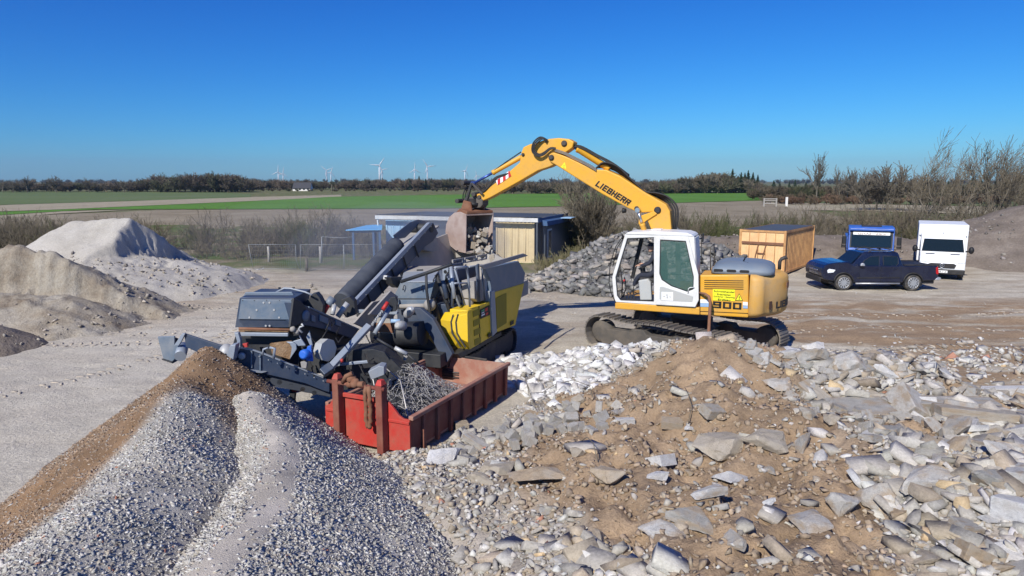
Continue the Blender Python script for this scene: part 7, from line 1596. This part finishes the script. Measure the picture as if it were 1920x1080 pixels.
mb = MB(); mb.hexa([B_.p(-6.1, -1.15, 1.0), B_.p(-1.9, -1.15, 1.0), B_.p(-1.9, 1.15, 1.0), B_.p(-6.1, 1.15, 1.0)], [B_.p(-6.2, -1.18, 1.75), B_.p(-1.9, -1.18, 1.75), B_.p(-1.9, 1.18, 1.75), B_.p(-6.2, 1.18, 1.75)]); mb.build('tipper_body', 'truck_blue', tk, .03)
# ---------- white van ----------
c = W(1765, 510, 34.6); G_ = Fr((c.x, c.y), (-.50, -.866)); vn_ = thing('box_van', G_.O, 'white box van facing the camera beside the dark earth bank', 'van')
pr = [(-.05, .34), (-.02, .60), (0, .86), (-.10, .98), (-.70, 1.33), (-1.28, 2.08), (-1.50, 2.26), (-2.0, 2.34), (-2.0, .34)]
def vring(w): return None
mb = MB(); mb.prism([G_.p(x, 1.0, z) for x, z in pr], G_.L*-2.0); vb = mb.build('cab', 'van_white', vn_, .07, 3)
mb = MB(); mb.fbox(G_, -6.0, -2.02, -1.13, 1.13, .75, 2.72); bx_ = mb.build('cargo_box', 'van_white', vn_, .03)
mb = MB(); mb.hexa([G_.p(-2.0, -1.08, 2.15), G_.p(-1.9, -1.08, 2.15), G_.p(-1.9, 1.08, 2.15), G_.p(-2.0, 1.08, 2.15)], [G_.p(-2.02, -1.1, 2.68), G_.p(-2.01, -1.1, 2.68), G_.p(-2.01, 1.1, 2.68), G_.p(-2.02, 1.1, 2.68)]); mb.build('wind_deflector', 'van_white', bx_, .03)
def wplG(x0, z0, x1, z1, y0, y1, y2, off, mat, name, par, th=.012):
    d = (G_.F*(x1-x0)+G_.U*(z1-z0)).normalized(); n_ = d.cross(G_.L); n_ = n_ if n_.dot(G_.F) > 0 else -n_
    return quad(name, [G_.p(x0, -y0, z0)+n_*off, G_.p(x0, y0, z0)+n_*off, G_.p(x1, y1, z1)+n_*off, G_.p(x1, -y1, z1)+n_*off], mat, par, th)
wplG(-.74, 1.38, -1.22, 2.0, .94, .86, 0, .004, 'black', 'window_surround', vb); wplG(-.76, 1.405, -1.20, 1.975, .91, .83, 0, .018, 'car_glass', 'windscreen', vb)
for s in (1, -1):
    mb = MB(); mb.prism([G_.p(x, 1.004*s, z) for x, z in ((-.95, 1.38), (-1.38, 2.0), (-1.85, 2.0), (-1.85, 1.38))], G_.L*.008*s); mb.build('side_window', 'car_glass', vb)
    mb = MB(); mb.prism([G_.p(x, y*s, z) for x, y, z in ((-.30, .98, 1.14), (-.02, .98, .90), (.0, .66, .88), (-.14, .66, 1.0), (-.35, .80, 1.18))], G_.F*.03+G_.U*.03); mb.build('headlight', 'lamp_glass', vb, .02)
    mb = MB(); mb.tube([G_.p(-.9, 1.0*s, 1.42), G_.p(-.85, 1.2*s, 1.45)], .04, 6); m_ = mb.build('mirror_arm', 'black', vn_); mb = MB(); mb.ball(G_.p(-.83, 1.24*s, 1.50), .16, 12, 8, (.8, .8, 1.15)); mb.build('mirror', 'black', m_)
    mb = MB(); mb.beam(G_.p(-.56, .35*s, 1.275)+G_.U*.02, G_.p(-.56, .75*s, 1.275)+G_.U*.02, .05, .02); mb.build('hood_vent', 'black', vb)
mb = MB(); mb.prism([G_.p(.004, y, z) for y, z in ((-.55, .62), (.55, .62), (.62, .80), (.50, .86), (-.50, .86), (-.62, .80))], G_.F*.02); gr = mb.build('grille', 'black_rubber', vb, .008)
for z in (.69, .78): mb = MB(); mb.beam(G_.p(.03, -.52, z), G_.p(.03, .52, z), .02, .02); mb.build('grille_bar', 'dark_steel', gr)
mb = MB(); n = 22; c0 = G_.p(.045, 0, .745); rings = [[c0+(G_.L*math.cos(2*math.pi*k/n)+G_.U*math.sin(2*math.pi*k/n))*r_+G_.F*o for k in range(n)] for r_, o in ((.105, 0), (.105, .02), (.085, .02), (.085, 0))]
mb.loft(rings+[rings[0]], True, False)
for k in range(3): a = R(90+120*k); mb.beam(c0+G_.F*.01, c0+G_.F*.01+(G_.L*math.cos(a)+G_.U*math.sin(a))*.095, .022, .02, G_.F)
mb.build('emblem', 'chrome', gr)
mb = MB(); mb.fbox(G_, -.30, .06, -1.0, 1.0, .30, .56); bp_ = mb.build('bumper', 'black_rubber', vn_, .05); mb = MB(); mb.fbox(G_, .062, .075, -.62, -.62+.52+.3, .40, .50); mb = MB(); mb.fbox(G_, .062, .075, -.26, .26, .38, .50); pl_ = mb.build('number_plate', 'plate_white', bp_)
text_mesh('plate_text', 'SL  L 8003', .1, G_.p(.078, 0, .44), -G_.L, G_.U, 'letter_black', pl_, .002, .005, fit=(.42, .07))
for x in (-.85, -4.6):
    for s in (1, -1): wheel(G_, x, .98*s, .34, .34, .22, vn_, s, 8)
mb = MB(); mb.fbox(G_, -6.0, -.3, -.8, .8, .3, .74); mb.build('underbody', 'black', vn_)
mb = MB(); mb.tube([G_.p(-1.45, 0, 2.26), G_.p(-1.52, 0, 2.42)], .01, 5); mb.build('antenna', 'black', vb)
# ---------- containers ----------
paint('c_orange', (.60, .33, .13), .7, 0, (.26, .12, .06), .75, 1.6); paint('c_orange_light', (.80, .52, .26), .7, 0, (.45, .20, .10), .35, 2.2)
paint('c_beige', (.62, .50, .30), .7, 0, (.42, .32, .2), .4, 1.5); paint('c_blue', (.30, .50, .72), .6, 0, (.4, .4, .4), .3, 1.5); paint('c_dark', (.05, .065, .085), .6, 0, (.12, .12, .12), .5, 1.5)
paint('c_white', (.62, .62, .60), .7, 0, (.3, .28, .26), .4, 3); paint('tarp_blue', (.04, .10, .22), .5, 0, (.1, .12, .15), .3, 2); paint('canopy_blue', (.12, .42, .78), .5, 0, (.4, .45, .5), .2, 2)
def corr(fr, x0, x1, y, z0, z1, depth, pitch, axis='x'):
    """corrugated sheet wall standing along x (or y)"""
    n = max(2, int(abs(x1-x0)/pitch)); pts = []
    for i in range(n):
        a = x0+(x1-x0)*i/n; w = (x1-x0)/n
        pts += [(a, 0), (a+w*.35, 0), (a+w*.5, depth), (a+w*.85, depth)]
    pts.append((x1, 0)); P_ = (lambda t, d, z: fr.p(t, y+d, z)) if axis == 'x' else (lambda t, d, z: fr.p(y+d, t, z))
    V = [P_(t, d, z0) for t, d in pts]+[P_(t, d, z1) for t, d in pts]; m = len(pts); return V, [(i, i+1, m+i+1, m+i) for i in range(m-1)]
def container(fr, Lx, Wy, Hz, name, label, mats, z0=.12, doors=4, grp=None, roofm=None):
    t = thing(name, fr.p(Lx/2, Wy/2, 0), label, 'container', grp); side, end, frm = mats; H = Hz
    mb = MB(); mb.add(*corr(fr, .08, Lx-.08, .02, z0+.1, z0+H-.1, .045, .27)); mb.build('side_wall', side, t, fix=False)
    mb = MB(); mb.add(*corr(fr, .08, Lx-.08, Wy-.02, z0+.1, z0+H-.1, -.045, .27)); mb.build('side_wall', side, t, fix=False)
    mb = MB(); mb.fbox(fr, .05, .09, .1, Wy-.1, z0+.1, z0+H-.1); dw = mb.build('door', end, t)
    for k in range(1, doors*2): mb = MB(); y = .1+(Wy-.2)*k/(doors*2); mb.fbox(fr, .032, .05, y-.012, y+.012, z0+.16, z0+H-.16); mb.build('panel_rib', end, dw, .004)
    for k in (.22, .42, .58, .78): mb = MB(); mb.tube([fr.p(.01, Wy*k, z0+.12), fr.p(.01, Wy*k, z0+H-.12)], .018, 6); mb.build('lock_bar', frm, dw)
    mb = MB(); mb.fbox(fr, Lx-.09, Lx-.05, .1, Wy-.1, z0+.1, z0+H-.1); mb.build('end_wall', side, t)
    for x in (0, Lx-.12):
        for y in (-.02, Wy-.12+.02): mb = MB(); mb.fbox(fr, x, x+.12, y, y+.12, z0, z0+H); mb.build('corner_post', frm, t, .01)
    for z in (z0, z0+H-.12):
        for y in (-.01, Wy-.09): mb = MB(); mb.fbox(fr, .12, Lx-.12, y, y+.1, z, z+.11); mb.build('rail', frm, t)
        for x in (.005, Lx-.105): mb = MB(); mb.fbox(fr, x, x+.1, .10, Wy-.10, z, z+.11); mb.build('rail', frm, t)
    mb = MB(); mb.fbox(fr, .05, Lx-.05, .03, Wy-.03, z0+H-.06, z0+H-.01); mb.build('roof', roofm or side, t); mb = MB(); mb.fbox(fr, .05, Lx-.05, .03, Wy-.03, z0, z0+.1); mb.build('floor', 'black', t)
    return t
c0 = Wz(1469, 518, 0); OF = Fr((c0.x, c0.y), (.60, .80)); HO = 2.30
oc = container(OF, 6.06, 2.44, HO, 'shipping_container', 'orange shipping container with rust streaks and a rusty bar across its door', ('c_orange', 'c_orange_light', 'c_orange'), .10, roofm='c_dark')
mb = MB(); mb.fbox(OF, -.03, .03, .1, 2.30, 1.62, 1.76); mb.build('cross_bar', 'rust', oc, .01)
for a, b, z0_, z1_ in ((1.0, .85, .9, 1.62), (1.25, 1.4, 1.62, .9), (.9, 1.3, 1.15, 1.15)): mb = MB(); mb.beam(OF.p(-.01, a+.15, z0_), OF.p(-.01, b+.15, z1_), .05, .05); mb.build('rusty_frame', 'rust', oc)
mb = MB(); mb.fbox(OF, .2, 5.9, .2, 2.2, -.02, .11); mb.build('shadow_base', 'black', oc)  # black box painted in for the shadow under the raised container
# container shed
c0 = Wz(1001, 497, 0); H_ = Fr((c0.x, c0.y), (.325, .946))
container(H_, 6.06, 2.44, 2.45, 'shipping_container', 'beige shipping container under the right end of the shed roof', ('c_dark', 'c_beige', 'c_beige'), .10)  # dark sides: shade of the long side put into the colour
H2 = Fr(tuple(H_.p(0, 7.55, 0)), (.325, .946)); container(H2, 6.06, 2.44, 2.45, 'shipping_container', 'light blue shipping container under the left end of the shed roof', ('c_blue', 'c_blue', 'c_blue'), .10)
sh = thing('shed_roof', H_.p(3, 5, 0), 'white edged flat roof spanning the gap between the beige and the light blue container', 'roof')
mb = MB(); mb.add(*corr(H_, -.5, 10.4, 0, 0, 1, .05, .24))
V = []; n = 44; zr_ = 2.86
for x in (-.45, 6.6):
    for i in range(n*2+1): V.append(H_.p(x, -.35+10.8*i/(n*2), zr_+(.04 if i % 2 else 0)-(x*.015)))
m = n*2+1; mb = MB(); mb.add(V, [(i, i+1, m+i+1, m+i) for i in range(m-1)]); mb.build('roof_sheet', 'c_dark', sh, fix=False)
mb = MB(); mb.fbox(H_, -.50, -.44, -.38, 10.48, zr_-.26, zr_-.02); mb.build('fascia', 'c_white', sh, .008); mb = MB(); mb.fbox(H_, -.44, 6.6, -.40, -.34, zr_-.28, zr_-.03); mb.build('fascia', 'tarp_blue', sh)
mb = MB(); mb.fbox(H_, .25, .33, 2.5, 7.5, 0, 2.75); mb.build('back_wall', 'c_dark', sh)
for y in (-.30, 2.55, 7.4, 10.35): mb = MB(); mb.fbox(H_, -.42, -.32, y-.05, y+.05, 0, zr_-.26); mb.build('post', 'c_white' if y > 0 else 'c_dark', sh, .005)
ds = thing('dark_shed', H_.p(4.5, -.9, 0), 'dark blue lean-to on the shaded end of the container shed, with a tall narrow window', 'shed')
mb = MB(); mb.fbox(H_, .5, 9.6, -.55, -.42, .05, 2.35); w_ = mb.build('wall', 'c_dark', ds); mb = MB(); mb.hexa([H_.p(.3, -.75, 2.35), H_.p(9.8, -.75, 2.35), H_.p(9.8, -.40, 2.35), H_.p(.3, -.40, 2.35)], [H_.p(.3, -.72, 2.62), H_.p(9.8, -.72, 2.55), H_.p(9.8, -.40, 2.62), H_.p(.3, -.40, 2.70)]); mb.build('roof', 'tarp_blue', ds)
mb = MB(); mb.fbox(H_, 1.0, 1.9, -.58, -.54, .35, 2.1); wf = mb.build('window', 'c_white', w_); mb = MB(); mb.fbox(H_, 1.12, 1.78, -.60, -.575, .45, 2.0); mb.build('pane', 'car_glass', wf)
mb = MB(); mb.fbox(H_, 3.9, 5.2, -1.3, -.6, 2.62, 2.66); mb.build('roof_sheet', 'c_blue', ds)
# canopy
ca = thing('canopy', W(680, 440, 42.5)*1, 'small light blue canopy on two dark posts beside the light blue container', 'canopy')
ca.location.z = 0
Yc = 43.0; mb = MB(); a, b, c_, d_ = W(648, 432.5, Yc-1.2), W(716, 431.5, Yc-1.2), W(717, 422, Yc+1.3), W(688, 423.5, Yc+1.3); mb.prism([a, b, c_, d_], (0, 0, .05)); mb.build('roof', 'canopy_blue', ca)
for u, Y_ in ((662, Yc-1), (700, Yc-1), (712, Yc-1), (704, Yc+1)):
    p = W(u, 433, Y_); mb = MB(); mb.fbox(Fr((p.x, Y_), (1, 0)), -.06, .06, -.06, .06, 0, p.z-.02); mb.build('post', 'tarp_blue', ca)
mb = MB(); mb.beam(W(655, 434, Yc-1), W(714, 433.5, Yc-1), .08, .14); mb.build('beam', 'tarp_blue', ca)
# ---------- site fence ----------
paint('galv', (.27, .29, .29), .45, .4, (.3, .3, .28), .3, 4); paint('weathered_wood', (.40, .38, .34), .9, 0, (.2, .18, .15), .4, 6)
def panel(u0, u1, Y, tilt, label, uprights=(), r=.015, top=458.5):
    a = Wz(u0, 540, 0); x0 = W(u0, 500, Y).x; x1 = W(u1, 500, Y).x; fr = Fr((x0, Y), (1, 0)); z0, z1 = .10, W(u0, top, Y).z; L = x1-x0
    t = thing('fence_panel', fr.p(L/2, 0, 0), label, 'fence panel', 'mesh fence panels along the verge'); q = lambda x, z: fr.p(x+(tilt*(1-(z-z0)/(z1-z0)) if 0 else 0), .15*(z-z0)*0, z)
    mb = MB(); mb.tube([q(tilt, z0), q(0, z1)], r, 6); mb.build('post', 'galv', t); mb = MB(); mb.tube([q(L+tilt*.8, z0), q(L, z0+.5), q(L, z1)], r, 6); mb.build('post', 'galv', t)
    for z in (z0, z1): mb = MB(); mb.tube([q(0 if z > 1 else tilt, z), q(L, z)], r, 6); mb.build('rail', 'galv', t)
    for f in uprights: mb = MB(); mb.tube([q(L*f, z0), q(L*f, z1)], r, 6); mb.build('post', 'galv', t)
    segs = []
    for i in range(int(L/.12)): segs.append([*q(.06+i*.12, z0), *q(.06+i*.12, z1), .0035, .0035])
    for j in range(6): z = z0+(z1-z0)*(j+.5)/6; segs.append([*q(0, z), *q(L, z), .0035, .0035])
    V, T_ = tubes_np(segs, 3); o = raw_mesh('wire_mesh', V-np.array(t.location), T_, 'galv'); o.parent = t
panel(468, 556, 38.3, .2, 'slightly bent mesh fence panel, left of the gap in the fence line')
panel(565, 645, 38.2, -.05, 'mesh fence panel just right of the gap in the fence line')
panel(646, 716, 38.1, 0, 'mesh fence panel nearest the blue canopy')
for u, v0, v1, Y_, lab in ((504, 462, 488, 41, 'pale wooden post behind the left fence panel'), (601, 462, 489, 41, 'pale wooden post with a bracket behind the middle fence panel'), (575, 483, 505, 38, 'short dark wooden post at the foot of the fence')):
    p = W(u, v1, Y_); q_ = W(u, v0, Y_); mb = MB(); mb.tube([(p.x, Y_, 0), (p.x+.02, Y_, (q_.z)*.6), (p.x, Y_, q_.z)], [.08, .075, .07], 8); tag(mb.build('wooden_post', 'weathered_wood' if v0 < 480 else 'bark'), lab, 'post')
mb = MB(); mb.tube([W(603, 444, 42), W(640, 446, 42), W(662, 444, 42)], .02, 6); mb.tube([W(603, 444, 42), W(604, 500, 42)*1], .03, 6); tag(mb.build('wire_fence', 'galv'), 'thin sagging rail strung behind the fence towards the blue canopy', 'rail')
p = Wz(470, 506, 0)
for k in range(7):
    q_ = Wz(462+k*5.5+random.uniform(-2, 2), 506+random.uniform(-1.5, 1.5), 0); piece('concrete_chunk', 'white_piece', 'slab', k, (q_.x, q_.y, .05), (.28, .14, .07), random.uniform(0, 360), 0, 0, 'pale flat piece in the litter at the foot of the left fence panel', 'concrete chunk', 'pale litter by the fence')
